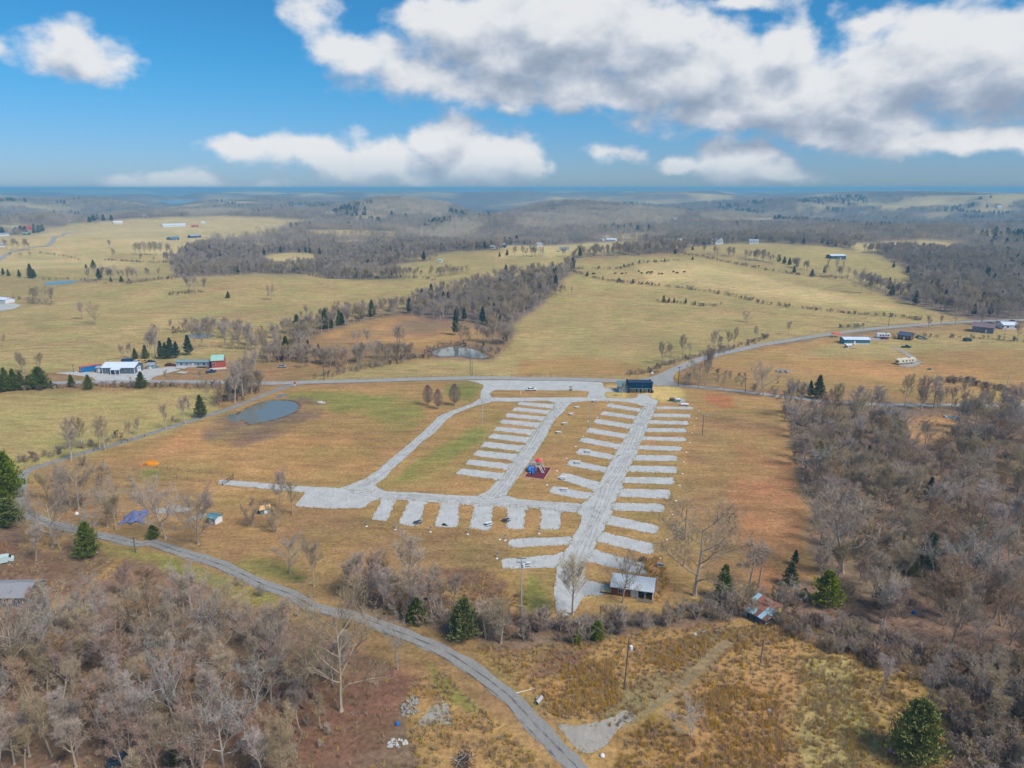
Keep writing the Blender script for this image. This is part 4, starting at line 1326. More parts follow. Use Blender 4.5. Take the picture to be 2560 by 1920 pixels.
def plant(name, proto, loc, s, label, cat, group=None, wide=1.0, rz=None):
    e = empty(name, loc, rng.uniform(0, 6.28) if rz is None else rz, label, cat, group)
    e.scale = (s * wide, s * wide, s)
    for nm, me in (('trunk', proto.trunk), ('crown', proto.crown)):
        o = bpy.data.objects.new(nm, me)
        col.objects.link(o)
        o.parent = e
    TREE_POS.append((loc[0], loc[1]))
    return e


def tree(fr, bx, by, top, protos, label, name='bare_tree', cat='tree', group=None, wide=1.0):
    """a tree whose foot and top were read off the photo"""
    (px, py), = fr((bx, by))
    hp_ = abs(by - top) * fr.s
    p = G(px, py)
    dep = math.atan2(CAM_H - p.z, math.hypot(p.x, p.y))
    h = hp_ * scale_at(p) / math.cos(dep)
    pr = protos[int(abs(bx * 7 + by * 3)) % len(protos)]
    return plant(name, pr, p, h / (pr.H * 0.97), label, cat, group, wide)



ORD = ['first', 'second', 'third', 'fourth', 'fifth', 'sixth', 'seventh', 'eighth', 'ninth', 'tenth', 'eleventh', 'twelfth', 'thirteenth', 'fourteenth', 'fifteenth', 'sixteenth']
P_ANY = P_TALL + P_OAK + P_SLIM


def row(fr, pts, protos, text, group, name='bare_tree', wide=1.0):
    for i, (x, y, t) in enumerate(pts):
        tree(fr, x, y, t, protos, ORD[i] + ' ' + text, name, 'tree', group, wide)


# --- single trees that stand out
for fr, x, y, t, pr, lab, wide in [
    (B6, 1487, 808, 632, P_PEAR, 'left one of three egg-shaped bare trees by the camp entrance', 1), (B6, 1575, 838, 668, P_PEAR, 'middle and nearest of three egg-shaped bare trees by the camp entrance', .9), (B6, 1718, 808, 622, P_PEAR, 'right and largest of three egg-shaped bare trees by the camp entrance', 1.05),
    (D3, 1580, 1345, 620, P_OAK, 'big spreading bare oak at the lower right corner of the camp pads', 1.15), (C7, 945, 730, 590, P_TALL, 'small bare tree in front of the dark blue bath house', .9),
    (ZH, 860, 330, -210, P_OAK, 'bare tree growing right in front of the metal-roofed brick building', .8), (ZH, 250, 472, -240, P_TALL, 'bare multi-limbed tree standing on the lower end of the gravel drive', 1.0),
    (D3, 2040, 1300, 830, P_SLIM, 'slim bare tree just right of the big oak', 1.2), (D3, 2130, 1260, 850, P_SLIM, 'second slim bare tree right of the big oak, nearer the brown field', 1.1),
    (C7, 1610, 655, 410, P_OAK, 'broad bare tree just right of the road junction', 1.1), (C7, 1668, 640, 270, P_TALL, 'tall narrow bare tree beside the broad one at the junction', .7),
    (C7, 1772, 668, 510, P_SLIM, 'left of two slim bare trees beside the branch road', .8), (C7, 1828, 670, 518, P_SLIM, 'right of two slim bare trees beside the branch road', .9), (C7, 2172, 722, 430, P_OAK, 'broad bare tree by the branch road left of the junk pile', .95),
    (C7, 1782, 412, 250, P_SLIM, 'slim bare tree on the near side of the climbing county road', .8),
    (A1, 712, 1168, 1008, P_TALL, 'left of two bare trees alone in the left pasture', .95), (A1, 828, 1215, 1028, P_OAK, 'right of two bare trees alone in the left pasture', .85), (B5, 40, 300, 190, P_TALL, 'faint bare tree at the left edge of the pasture', .8),
    (A2, 130, 1005, 868, P_OAK, 'lone bare tree on the rounded crest of the left pasture', .75), (C7, 2030, 90, 0, P_OAK, 'low wide bare tree in the middle of the right pasture', 1.5),
    (A3, 190, 852, 758, P_PEAR, 'dark round bare tree behind the middle wood', 1.25), (A3, 75, 766, 712, P_SLIM, 'small bare tree on the fence line behind the middle wood', 1.2),
    (A3, 382, 980, 852, P_TALL, 'bare tree at the right end of the middle wood', .8), (A3, 516, 948, 880, P_SLIM, 'tiny bare pair of stems in the field right of the middle wood', 1),
    (A4, 800, 945, 752, P_OAK, 'big dark bare tree at the left end of the far right wood', .95), (A4, 890, 948, 788, P_TALL, 'bare tree second from the left end of the far right wood', .9),
    (A4, 585, 815, 622, P_SLIM, 'left of two thin tall trees below the far white-roofed barn', .6), (A4, 645, 812, 650, P_SLIM, 'right of two thin tall trees below the far white-roofed barn', .6), (A4, 500, 803, 640, P_SLIM, 'thin bare tree left of the far white-roofed barn', .7),
    (E8, 1490, 120, 22, P_TALL, 'left of two small bare trees by the county road at the right', .8), (E8, 1615, 114, 5, P_OAK, 'right and rounder of two small bare trees by the county road at the right', .9), (E8, 176, 197, 70, P_TALL, 'lone small bare tree above the county road on the right', .9),
    (E8, 1970, 90, -60, P_TALL, 'bare tree at the wood edge above the white bungalow', .8), (E8, 2160, 255, 70, P_TALL, 'bare tree in front of the white bungalow at the right edge', .9),
    (D2, 205, 592, 268, P_TALL, 'bare tree behind the orange-roofed hut by the gravel spur', .95), (D2, 318, 640, 318, P_SLIM, 'slimmer bare tree right of the one behind the orange-roofed hut', 1.1), (D2, 160, 790, 560, P_BUSH, 'squat shrubby bare tree in front of the orange-roofed hut', .8),
    (D1, 1430, 852, 360, P_OAK, 'forked bare tree between the lane and the blue tarpaulin', 1.0), (D1, 1712, 902, 430, P_OAK, 'bare tree in front of the small white shed', .95), (D1, 2165, 742, 520, P_BUSH, 'brushy bare tree left of the orange-roofed hut', .9),
    (D2, 290, 1150, 840, P_PALE, 'left of two leaning bare trees above the lane below the camp', 1.1), (D2, 500, 1265, 855, P_TALL, 'right of two leaning bare trees above the lane below the camp', .9),
    (D2, 930, 1390, 1000, P_RED, 'reddish many-stemmed bare tree at the lower camp edge', 1.2), (D2, 1100, 1375, 1000, P_SLIM, 'dark twin-stemmed bare tree right of the reddish one', 1.1), (D2, 1330, 1428, 875, P_TALL, 'tall grey bare tree at the middle of the lower camp edge', 1.1), (D2, 1600, 1440, 1180, P_SLIM, 'slim bare tree left of the dark evergreens at the lower camp edge', 1.2),
    (E6, 1985, 325, -20, P_SLIM, 'crooked bare sapling behind the evergreens near the utility pole', 1.3), (E6, 2115, 375, -40, P_SLIM, 'pale bare sapling just left of the utility pole', 1.2),
    (E6, 735, 960, 60, P_OAK, 'large pale-trunked bare tree beside the lane in the lower left wood', .8), (E6, 1225, 600, 170, P_PALE, 'pale twin-stemmed sapling next to the lane', .55),
    (E7, 1550, 1205, 940, P_PALE, 'small ghostly pale tree in the golden grass', 1.3), (E9, 1360, 930, 480, P_TALL, 'thin pale grey tree behind the big dark cedar', .8),
    (D1, 755, 960, 630, P_PALE, 'dead white-limbed tree standing against a cedar beside the lane', 1.2),
    (E5, 1545, 1180, 480, P_PALE, 'pale silvery tree in the thick of the lower left wood', .7), (E5, 1930, 1450, 950, P_PALE, 'wide pale tree at the bottom edge of the lower left wood', 1.2), (E5, 135, 720, 60, P_OAK, 'grey wide-crowned tree at the left edge of the lower wood', .9),
    (E5, 640, 640, 400, P_PALE, 'flat-topped pale tree in the upper part of the lower left wood', 1.4), (E5, 450, 1350, 760, P_TALL, 'slim grey tree near the bottom left corner', .8),
    (D4, 640, 1150, 430, P_OAK, 'wide grey tree at the front of the right-hand wood', 1.1), (D4, 400, 390, 60, P_PALE, 'white-limbed tree at the field edge of the right-hand wood', 1.2), (D4, 1530, 1250, 860, P_PALE, 'pale bare tree low down in the right-hand wood', 1.1),
    (D4, 1960, 1230, 700, P_PALE, 'tall pale-trunked tree near the right edge of the right-hand wood', .8), (D4, 200, 1420, 1240, P_PALE, 'pale brushy tree behind the rusty-roofed shed', 1.8), (D4, 1640, 560, 280, P_OAK, 'olive-grey tree in the upper right-hand wood', .9),
]:
    tree(fr, x, y, t, pr, lab, wide=wide)

row(C7, [(1300, 452, 250), (1362, 432, 250), (1475, 402, 188), (1535, 372, 260), (1735, 347, 150), (1792, 332, 190), (1870, 312, 160), (1915, 302, 128), (2105, 242, 118)], P_TALL + P_SLIM,
    'bare tree from the junction in the row left of the climbing road', 'bare trees beside the climbing county road', wide=.85)
row(E8, [(150, 905, 560), (250, 900, 600), (540, 960, 600), (670, 1030, 880), (760, 810, 620), (850, 1058, 820), (965, 962, 630), (1180, 815, 525), (1320, 852, 538), (1432, 826, 555), (1545, 790, 640), (1668, 846, 555), (1790, 900, 760)], P_TALL + P_SLIM,
    'bare tree along the branch road counting from the oak by the junk pile', 'bare trees along the branch road', wide=.9)
row(B5, [(610, 1202, 895), (712, 1174, 905), (866, 1194, 925), (907, 1194, 885), (1112, 1122, 925), (1185, 1062, 918), (1436, 1012, 765), (1502, 986, 890), (1602, 966, 715), (1646, 894, 735)], P_TALL + P_SLIM,
    'bare tree from the bend in the row beside the pasture lane', 'bare trees beside the pasture lane', wide=.9)
row(ZG, [(440, 1570, 1110), (640, 1408, 690), (740, 1445, 1180), (870, 350, -60), (600, 830, 430), (860, 900, 400), (962, 935, 330), (1312, 1155, 640), (1416, 1195, 735)], P_TALL + P_OAK,
    'bare tree from the left among those inside the lane bend', 'bare trees inside the lane bend')
row(B5, [(1062, 412, 268), (1122, 402, 265), (1300, 400, 150), (1345, 392, 130), (1705, 330, 70), (1762, 322, 88), (1802, 312, 80), (1962, 312, 88), (2062, 302, 60), (2130, 330, 70)], P_TALL + P_SLIM,
    'bare tree from the left in the belt behind the workshop and trailer', 'bare trees behind the farm buildings', wide=.85)
row(B5, [(1132, 618, 548), (1442, 628, 480), (1742, 638, 470), (1870, 650, 560), (2030, 785, 400), (2100, 740, 380), (2175, 706, 318)], P_TALL + P_SLIM,
    'bare tree from the left in the hedge between farm yard and pasture', 'bare trees in the yard hedge', wide=.9)

row(A1, [(60, 560, 470), (110, 575, 460), (160, 560, 480), (210, 575, 465), (255, 570, 490), (90, 640, 585), (180, 638, 590), (270, 635, 580)], P_TALL + P_OAK,
    'far bare tree from the left edge beside the far road', 'bare trees beside the far road', wide=1.2)
row(A1, [(950, 560, 480), (985, 645, 555), (1170, 612, 500), (1210, 612, 505), (1255, 614, 495), (1300, 616, 500), (1345, 618, 495), (1390, 618, 500), (1440, 622, 505), (1480, 622, 520), (1215, 672, 600), (1330, 680, 620)], P_TALL,
    'bare tree from the left in the loose grove of the left field', 'bare grove in the left field', wide=1.0)
row(A1, [(290, 1030, 880), (330, 1034, 870), (375, 1038, 880), (440, 1050, 880), (1100, 850, 705), (1140, 850, 710), (1190, 830, 720), (1640, 945, 770), (1700, 945, 780), (1760, 940, 800)], P_TALL + P_OAK,
    'bare tree from the left among the pasture copses beside the thin pond', 'bare copses of the left pasture', wide=1.0)

# --- evergreens
for fr, x, y, t, pr, lab, wide in [
    (E9, 1262, 1378, 930, P_CORNER, 'big dark green cedar in the bottom right corner', .88), (D1, 770, 1012, 730, P_CEDARW, 'dark cedar beside the lane with a dead tree against it', .75),
    (D1, 40, 520, 110, P_CEDARW, 'ragged tall evergreen at the left edge by the lane bend', .9), (D1, 70, 735, 520, P_CEDARW, 'wide low evergreen at the left edge below the lane bend', 1.5),
    (D3, 1825, 1385, 1110, P_CEDAR, 'dark cedar beside the foot of the big oak', 1.0), (B5, 1740, 908, 728, P_CEDAR, 'lone cedar beside the pasture lane', 1.0), (B5, 1226, 656, 522, P_CEDAR, 'full green cedar in front of the grey workshop', 1.25),
    (B5, 770, 668, 548, P_CEDAR, 'cedar in the hedge left of the grey workshop', 1.2), (B5, 622, 646, 545, P_CEDAR, 'small cedar with a yellow top in the yard hedge', 1.1), (B5, 1060, 640, 605, P_CEDARL, 'small round evergreen bush in the yard hedge', 1.5),
    (D2, 1500, 1420, 1262, P_CEDAR, 'slim dark evergreen at the lower camp edge', .9), (E6, 1400, 190, 0, P_CEDAR, 'ragged dark evergreen left of the bushy one by the lane', 1.3), (E6, 1800, 330, 30, P_CEDARW, 'bushy dark evergreen with vines near the utility pole', .85),
    (E7, 555, 375, 285, P_CEDARL, 'left of two bright green cedar bushes below the drive end', 1.0), (E7, 735, 345, 205, P_CEDARL, 'right and larger of two bright green cedar bushes below the drive end', 1.0),
    (D4, 500, 1425, 1160, P_CEDARL, 'bright yellow-green cedar behind the rusty-roofed shed', 1.0), (D4, 310, 1380, 1290, P_CEDARL, 'small yellow-green cedar just left of the bright one', 1.0), (D4, 1000, 1450, 1235, P_CEDARL, 'lone green cedar bush in front of the right-hand wood', .8),
    (D4, 190, 1260, 1070, P_CEDAR, 'grey-green cedar at the corner of the brown field', 1.1), (D4, 230, 1080, 960, P_PINE, 'blue-green cedar behind the grey-green one at the field corner', 1.0), (D4, 1210, 1150, 900, P_CEDAR, 'dark tall cedar in the middle of the right-hand wood', 1.0), (D4, 1390, 1100, 820, P_CEDAR, 'olive cedar right of the dark tall one in the right-hand wood', 1.1),
    (D4, 860, 180, 45, P_CEDAR, 'small dark cedar in the upper right-hand wood', .9), (D4, 690, 340, 190, P_PINE, 'dull blue-green evergreen in the upper right-hand wood', 1.1), (D4, 430, 210, 20, P_CEDAR, 'dark evergreen behind the white-limbed tree', 1.1), (E8, 1120, 1150, 950, P_CEDARW, 'light green round pine rising above the right-hand wood', .75),
    (D4, 1130, 900, 745, P_CEDAR, 'olive-topped cedar in the middle of the right-hand wood', 1.0), (D4, 1640, 340, 270, P_CEDARL, 'yellow-green cedar top in the upper right-hand wood', 1.0), (D4, 1750, 1310, 1190, P_CEDAR, 'dark cedar low in the right-hand wood', 1.1), (D4, 1390, 520, 330, P_PINE, 'ivy-dark evergreen in the right-hand wood', .9),
    (E8, 432, 752, 558, P_CEDAR, 'dark pointed cedar beside the branch road', 1.0), (E8, 360, 740, 600, P_PINE, 'grey evergreen left of the pointed cedar by the branch road', .9),
    (E5, 870, 1010, 850, P_CEDAR, 'dark evergreen deep in the lower left wood', 1.0), (E5, 1560, 1400, 1190, P_CEDARW, 'olive evergreen near the bottom of the lower left wood', .9), (D1, 1330, 850, 735, P_CEDARW, 'low dark evergreen bush beside the lane near the blue tarpaulin', 1.0),
    (B6, 360, 182, 32, P_CEDAR, 'left cedar of the row above the orange field', 1.2), (B6, 600, 142, -18, P_CEDAR, 'largest cedar of the row above the orange field', 1.1), (B6, 655, 135, 25, P_CEDAR, 'cedar tucked right of the largest above the orange field', .9), (B6, 722, 114, -14, P_CEDAR, 'narrow cedar at the right of the row above the orange field', .9),
    (A2, 915, 1168, 1068, P_PINE, 'grey-green cedar left of the tall pair by the orange field', 1.0), (A2, 1003, 1145, 1008, P_CEDAR, 'tall cedar at the wood edge above the orange field', .9), (B6, 265, 398, 218, P_CEDAR, 'tall dark cedar at the left end of the lower hedge', 1.0), (B6, 370, 400, 300, P_PINE, 'short cedar second in the lower hedge', .9), (B6, 457, 402, 252, P_PINE, 'slim cedar third in the lower hedge', .7), (B6, 540, 340, 276, P_PINE, 'small cedar fourth in the lower hedge', .9),
    (B6, 1728, 200, -8, P_PINE, 'lone tall evergreen above the middle farm pond', .7), (B6, 1965, 300, 262, P_CEDAR, 'tiny cedar on the bank of the middle farm pond', 1.2),
]:
    tree(fr, x, y, t, pr, lab, 'evergreen_tree', wide=wide)
row(B5, [(20, 690, 560), (60, 680, 490), (130, 676, 500), (190, 672, 520), (260, 668, 555), (350, 662, 485), (400, 658, 560), (445, 655, 590)], P_CEDAR + P_CEDARW, 'cedar from the left edge in the hedge beside the county road', 'cedars in the left roadside hedge', 'evergreen_tree')
row(B5, [(1170, 408, 318), (1260, 402, 290), (1395, 404, 258), (1435, 402, 270), (1482, 402, 232), (1528, 396, 262), (1632, 372, 208)], P_PINE + P_CEDAR, 'dark cedar from the left in the clump behind the workshop', 'cedars behind the workshop', 'evergreen_tree')
row(A1, [(30, 790, 730), (75, 795, 740), (170, 810, 745), (270, 812, 698), (300, 815, 740)], P_PINE + P_CEDAR, 'far cedar from the left edge beside the thin pond', 'cedars by the far left pond', 'evergreen_tree')
row(A1, [(745, 728, 694), (810, 730, 660), (960, 845, 805), (1050, 846, 794), (1118, 856, 820), (1972, 986, 930)], P_CEDAR, 'lone round cedar from the left in the far left pasture', 'cedars dotted over the left pasture', 'evergreen_tree', 1.2)
row(A3, [(280, 748, 714), (515, 732, 700), (650, 797, 758), (750, 730, 706), (925, 838, 808), (1045, 858, 820), (968, 716, 690), (1012, 706, 686), (1100, 686, 658), (1172, 678, 658), (1228, 674, 652)], P_CEDAR, 'small round cedar from the left along the far fence lines', 'cedars on the far fence lines', 'evergreen_tree', 1.3)
row(A3, [(1310, 1022, 962), (1355, 1026, 984), (1400, 1028, 984), (1500, 1034, 988), (1580, 1046, 1008)], P_CEDAR, 'little dark cedar from the left in the row in the big pasture', 'cedar row in the big pasture', 'evergreen_tree', .9)
row(A3, [(1410, 602, 562), (1560, 572, 540), (1320, 672, 645), (1560, 657, 628)], P_CEDAR, 'dark cedar from the left near the far white farmhouses', 'cedars below the far farmhouses', 'evergreen_tree', 1.3)
row(A4, [(95, 672, 612), (140, 688, 630), (185, 700, 640), (250, 716, 672), (225, 768, 712), (380, 802, 738), (1070, 962, 874), (1085, 722, 680)], P_CEDAR, 'cedar from the left around the far white-roofed barn', 'cedars round the far barn', 'evergreen_tree', 1.1)
row(A2, [(395, 570, 530), (430, 580, 540), (470, 592, 555), (960, 700, 650), (1095, 680, 600), (1000, 800, 735), (1145, 800, 765), (1900, 555, 512), (1935, 555, 512), (2105, 630, 590), (2170, 618, 568)], P_CEDAR + P_PINE, 'far cedar from the left in the middle distance woods', 'cedars in the middle distance', 'evergreen_tree')


# --- woods close to the camera: every tree its own
def random_in(poly, n, rr, gap, avoid=()):
    w = GW(poly)
    xs = [p[0] for p in w]; ys = [p[1] for p in w]
    out = []
    tries = 0
    while len(out) < n and tries < n * 60:
        tries += 1
        x, y = rr.uniform(min(xs), max(xs)), rr.uniform(min(ys), max(ys))
        if not in_poly(np.array([x]), np.array([y]), w)[0]:
            continue
        if any((x - a) ** 2 + (y - b) ** 2 < gap * gap for a, b in out):
            continue
        if any((x - a) ** 2 + (y - b) ** 2 < r_ * r_ for a, b, r_ in avoid):
            continue
        out.append((x, y))
    return out


ROADLINE = [(p.x, p.y, 4.2) for p in smooth_line(GW(CENTRE['loop']), 4.0)]
WOOD_R = V((1700, 935), (1780, 905), (1900, 900), (1960, 965), (2060, 955), (2090, 895), (2230, 892), (2330, 1000), (2330, 1470), (2212, 1450), (2000, 1385), (1850, 1340), (1775, 1270), (1765, 1120), (1725, 1000))
WOOD_L = V((-120, 1330), (60, 1345), (180, 1330), (250, 1290), (330, 1290), (430, 1320), (540, 1370), (640, 1420), (740, 1475), (700, 1500), (720, 1600), (640, 1700), (-140, 1700))
wr = random.Random(3)
for i, (x, y) in enumerate(random_in(WOOD_R, 88, wr, 8.5)):
    pr = wr.choice(P_TALL + P_TALL + P_OAK + P_PALE + P_RED)
    plant('bare_tree', pr, (x, y, 0), wr.uniform(.8, 1.15) * 13.5 / pr.H, 'grey bare tree among many in the dense wood right of the camp', 'tree', 'bare trees of the right-hand wood')
for i, (x, y) in enumerate(random_in(WOOD_L, 54, wr, 5.5, ROADLINE)):
    pr = wr.choice(P_TALL + P_OAK + P_RED + P_RED + P_PALE)
    plant('bare_tree', pr, (x, y, 0), wr.uniform(.7, 1.1) * 12.0 / pr.H, 'brown-grey bare tree among many in the wood below the lane', 'tree', 'bare trees of the lower left wood')


# --- scattered growth nobody could count
def scatter(name, pts, idx, scl, protos, label):
    """one object that scatters copies of a few plants over the given points"""
    me = bpy.data.meshes.new(name)
    n = len(pts)
    me.vertices.add(n)
    me.vertices.foreach_set('co', np.asarray(pts, np.float32).ravel())
    r = np.random.default_rng(len(name) + n)
    for nm, typ, data in (('pick', 'INT', np.asarray(idx, np.int32)), ('size', 'FLOAT', np.asarray(scl, np.float32)), ('turn', 'FLOAT', r.uniform(0, 6.28, n).astype(np.float32))):
        a = me.attributes.new(nm, typ, 'POINT')
        a.data.foreach_set('value', data)
    me.update()
    o = bpy.data.objects.new(name, me)
    col.objects.link(o)
    ng = bpy.data.node_groups.new('scatter_' + name, 'GeometryNodeTree')
    ng.interface.new_socket('Geometry', in_out='INPUT', socket_type='NodeSocketGeometry')
    ng.interface.new_socket('Geometry', in_out='OUTPUT', socket_type='NodeSocketGeometry')
    N, L = ng.nodes, ng.links
    gi, go = N.new('NodeGroupInput'), N.new('NodeGroupOutput')
    mp = N.new('GeometryNodeMeshToPoints'); L.new(gi.outputs[0], mp.inputs[0])
    io = N.new('GeometryNodeInstanceOnPoints'); L.new(mp.outputs[0], io.inputs['Points'])
    jn = N.new('GeometryNodeJoinGeometry')
    for p in reversed(protos):
        oi = N.new('GeometryNodeObjectInfo'); oi.inputs[0].default_value = p
        oi.inputs['As Instance'].default_value = True
        L.new(oi.outputs['Geometry'], jn.inputs[0])
    L.new(jn.outputs[0], io.inputs['Instance'])
    io.inputs['Pick Instance'].default_value = True

    def attr(nm, typ):
        a = N.new('GeometryNodeInputNamedAttribute'); a.data_type = typ; a.inputs[0].default_value = nm
        return a.outputs[0]
    L.new(attr('pick', 'INT'), io.inputs['Instance Index'])
    cx_ = N.new('ShaderNodeCombineXYZ'); L.new(attr('turn', 'FLOAT'), cx_.inputs[2])
    L.new(cx_.outputs[0], io.inputs['Rotation'])
    L.new(attr('size', 'FLOAT'), io.inputs['Scale'])
    L.new(io.outputs[0], go.inputs[0])
    md = o.modifiers.new('scatter', 'NODES'); md.node_group = ng
    return tag(o, label, kind='stuff')


def many(poly, n, seed):
    """n random ground points in an outline"""
    w = GW(poly)
    xs = np.array([p[0] for p in w]); ys = np.array([p[1] for p in w])
    r = np.random.default_rng(seed)
    x = r.uniform(xs.min(), xs.max(), n * 6); y = r.uniform(ys.min(), ys.max(), n * 6)
    k = in_poly(x, y, w)
    return x[k][:n], y[k][:n]


def off_road(x, y, d=3.2):
    keep = np.ones(len(x), bool)
    for a, b, _ in ROADLINE:
        keep &= (x - a) ** 2 + (y - b) ** 2 > d * d
    return keep


def on_ground(x, y):
    return np.stack([x, y, height(x, y)], -1)


# underwood
UNDER = [(WOOD_R, 460, .35, .75), (WOOD_L, 330, .3, .7),
         (V((740, 1290), (900, 1330), (1080, 1330), (1250, 1350), (1400, 1335), (1640, 1290), (1740, 1290), (1750, 1340), (1500, 1345), (1250, 1390), (1060, 1385), (900, 1350)), 230, .3, 1.1),
         (V((1640, 1340), (1780, 1340), (2000, 1400), (2230, 1440), (2230, 1560), (2000, 1480), (1800, 1420)), 260, .4, 1.0),
         (V((2030, 1480), (2240, 1520), (2240, 1700), (2060, 1700)), 130, .5, 1.2), (V((420, 1230), (620, 1300), (760, 1350), (740, 1370), (560, 1300)), 22, .4, .7),
         (V((80, 1030), (200, 1000), (300, 1040), (280, 1140), (140, 1130)), 40, .4, .9), (V((1690, 870), (1760, 870), (1790, 920), (1720, 1010), (1700, 950)), 60, .5, .9),
         (V((1480, 800), (1700, 815), (1770, 850), (1690, 866), (1560, 840), (1480, 834)), 50, .4, .8)]
px_, py_, sz_ = [], [], []
ur = np.random.default_rng(5)
for poly, n, s0, s1 in UNDER:
    x, y = many(poly, n, len(px_) + 11)
    k = off_road(x, y)
    px_.append(x[k]); py_.append(y[k]); sz_.append(ur.uniform(s0, s1, k.sum()))
px_, py_, sz_ = np.concatenate(px_), np.concatenate(py_), np.concatenate(sz_)
UP = [p.obj() for p in P_BUSH + P_BUSHD + P_BUSHR]
scatter('undergrowth', on_ground(px_, py_), ur.choice(len(UP), len(px_), p=[.34, .34, .08, .24]), sz_, UP, 'tangled leafless undergrowth on the floor of the woods')


# the trees behind the front ranks of the near woods
dx_, dy_ = many(WOOD_R, 230, 41)
ex_, ey_ = many(WOOD_L, 90, 42)
kk_ = off_road(ex_, ey_, 5)
dx_, dy_ = np.concatenate([dx_, ex_[kk_]]), np.concatenate([dy_, ey_[kk_]])
DP = [p.obj() for p in P_TALL + P_OAK + P_RED + P_SLIM]
pk = ur.choice(len(DP), len(dx_), p=[.17, .17, .16, .1, .1, .1, .1, .05, .05])
scatter('dense_woodland', on_ground(dx_, dy_), pk, ur.uniform(.65, 1.0, len(dx_)) * 12.0 / np.array([14, 14, 14, 15, 15, 10, 10, 11, 11])[pk], DP, 'crowded thin trees filling in the near woods')


# hedges and scrub further off
def along(fr, pts, n, spread, seed):
    c = smooth_line(GW(fr(*pts)), 3.0)
    r = np.random.default_rng(seed)
    i = r.integers(0, len(c), n)
    x = np.array([c[k].x for k in i]) + r.normal(0, spread, n)
    y = np.array([c[k].y for k in i]) + r.normal(0, spread, n)
    return x, y


HEDGE = [(B5, [(-100, 680), (480, 660), (840, 640), (1100, 645), (1500, 640), (1850, 660)], 150, 1.6), (A3, [(480, 745), (650, 795), (850, 840), (1100, 865), (1500, 905), (1850, 960), (2200, 1035)], 190, 1.2),
         (A4, [(0, 1040), (300, 1075), (700, 1120), (1100, 1150), (1300, 1175)], 110, 1.2), (A3, [(0, 770), (250, 745), (450, 735), (900, 735), (1100, 690), (1440, 665)], 130, 1.4), (A3, [(1450, 605), (1650, 630), (1800, 665), (2200, 745)], 120, 3),
         (A4, [(0, 745), (250, 785), (500, 810), (720, 820)], 80, 3), (A1, [(330, 595), (600, 635), (690, 660)], 40, 1.2), (A1, [(920, 660), (1200, 675), (1480, 685)], 70, 1.6), (A1, [(1120, 860), (1300, 835), (1480, 820)], 50, 1.2),
         (A2, [(0, 738), (300, 755), (480, 790), (680, 818), (900, 810), (1200, 808), (1550, 830)], 190, 2.2), (B6, [(560, 560), (760, 520), (900, 490), (1080, 460), (1300, 410), (1500, 385)], 120, 2.2), (B6, [(1480, 370), (1600, 300), (1750, 285), (1900, 310), (2050, 360), (2120, 330)], 70, 2.0),
         (C7, [(1030, 540), (1150, 530), (1280, 480), (1450, 425), (1650, 380)], 80, 1.6), (C7, [(1700, 375), (2000, 290), (2212, 215)], 70, 1.5), (E8, [(640, 140), (820, 125)], 20, 1), (E8, [(1540, 610), (1700, 600), (1850, 640), (2050, 690), (2300, 745)], 110, 2.2),
         (E8, [(1000, 215), (1500, 220), (2000, 240), (2300, 260)], 60, 1.0), (A3, [(1280, 1020), (1500, 1035), (1650, 1060), (1780, 1050)], 40, 2.0), (B5, [(1480, 180), (1600, 160), (1750, 150), (1900, 150)], 50, 3), (A1, [(380, 830), (700, 830), (900, 860)], 40, 1.5),
         (A1, [(80, 985), (230, 1000), (460, 1035)], 40, 2.0), (B5, [(1900, 790), (2050, 740), (2212, 690)], 40, 2.5), (B5, [(200, 1300), (500, 1230), (800, 1150), (1050, 1090)], 40, 1.2), (A1, [(1480, 960), (1620, 950)], 12, 1.5)]
hx, hy = [], []
for i, (fr, pts, n, sp) in enumerate(HEDGE):
    x, y = along(fr, pts, n, sp, 100 + i)
    hx.append(x); hy.append(y)
hx, hy = np.concatenate(hx), np.concatenate(hy)
scatter('hedgerow_scrub', on_ground(hx, hy), ur.choice(4, len(hx), p=[.3, .3, .15, .25]), ur.uniform(.3, .75, len(hx)), UP, 'low leafless scrub along fences and field edges')


BELT = [(B6, [(-60, 440), (150, 425), (330, 415), (600, 452), (800, 445), (950, 425), (1150, 405), (1330, 400)], 85, 4), (A2, [(420, 1190), (700, 1165), (900, 1130), (1050, 1090), (1200, 1070), (1400, 1070)], 70, 6),
        (B5, [(1480, 190), (1700, 150), (1900, 170), (2150, 250), (2212, 330)], 45, 8), (B6, [(0, 330), (150, 230), (300, 170), (500, 140)], 30, 4), (B5, [(1900, 770), (2050, 720), (2180, 690)], 26, 3.5), (A2, [(1180, 800), (1350, 800), (1550, 800), (1800, 770)], 40, 5),
        (A3, [(0, 990), (150, 960), (300, 930), (400, 960)], 30, 8), (D2, [(720, 1400), (1000, 1420), (1300, 1440), (1600, 1450)], 30, 3.5), (E9, [(1600, 1100), (1900, 1000), (2212, 1000), (2250, 1400)], 26, 7), (E8, [(1380, 830), (1700, 850), (2000, 870), (2300, 880)], 22, 4)]
bx_, by_ = [], []
for i, (fr, pts, n, sp) in enumerate(BELT):
    x, y = along(fr, pts, n, sp, 500 + i)
    bx_.append(x); by_.append(y)
bx_, by_ = np.concatenate(bx_), np.concatenate(by_)
kk_ = off_road(bx_, by_, 5)
bx_, by_ = bx_[kk_], by_[kk_]
pk = ur.choice(len(DP), len(bx_), p=[.2, .2, .2, .05, .05, .05, .05, .1, .1])
scatter('tree_belts', on_ground(bx_, by_), pk, ur.uniform(.6, 1.0, len(bx_)) * 11.0 / np.array([14, 14, 14, 15, 15, 10, 10, 11, 11])[pk], DP, 'ragged belts of thin bare trees between the fields')


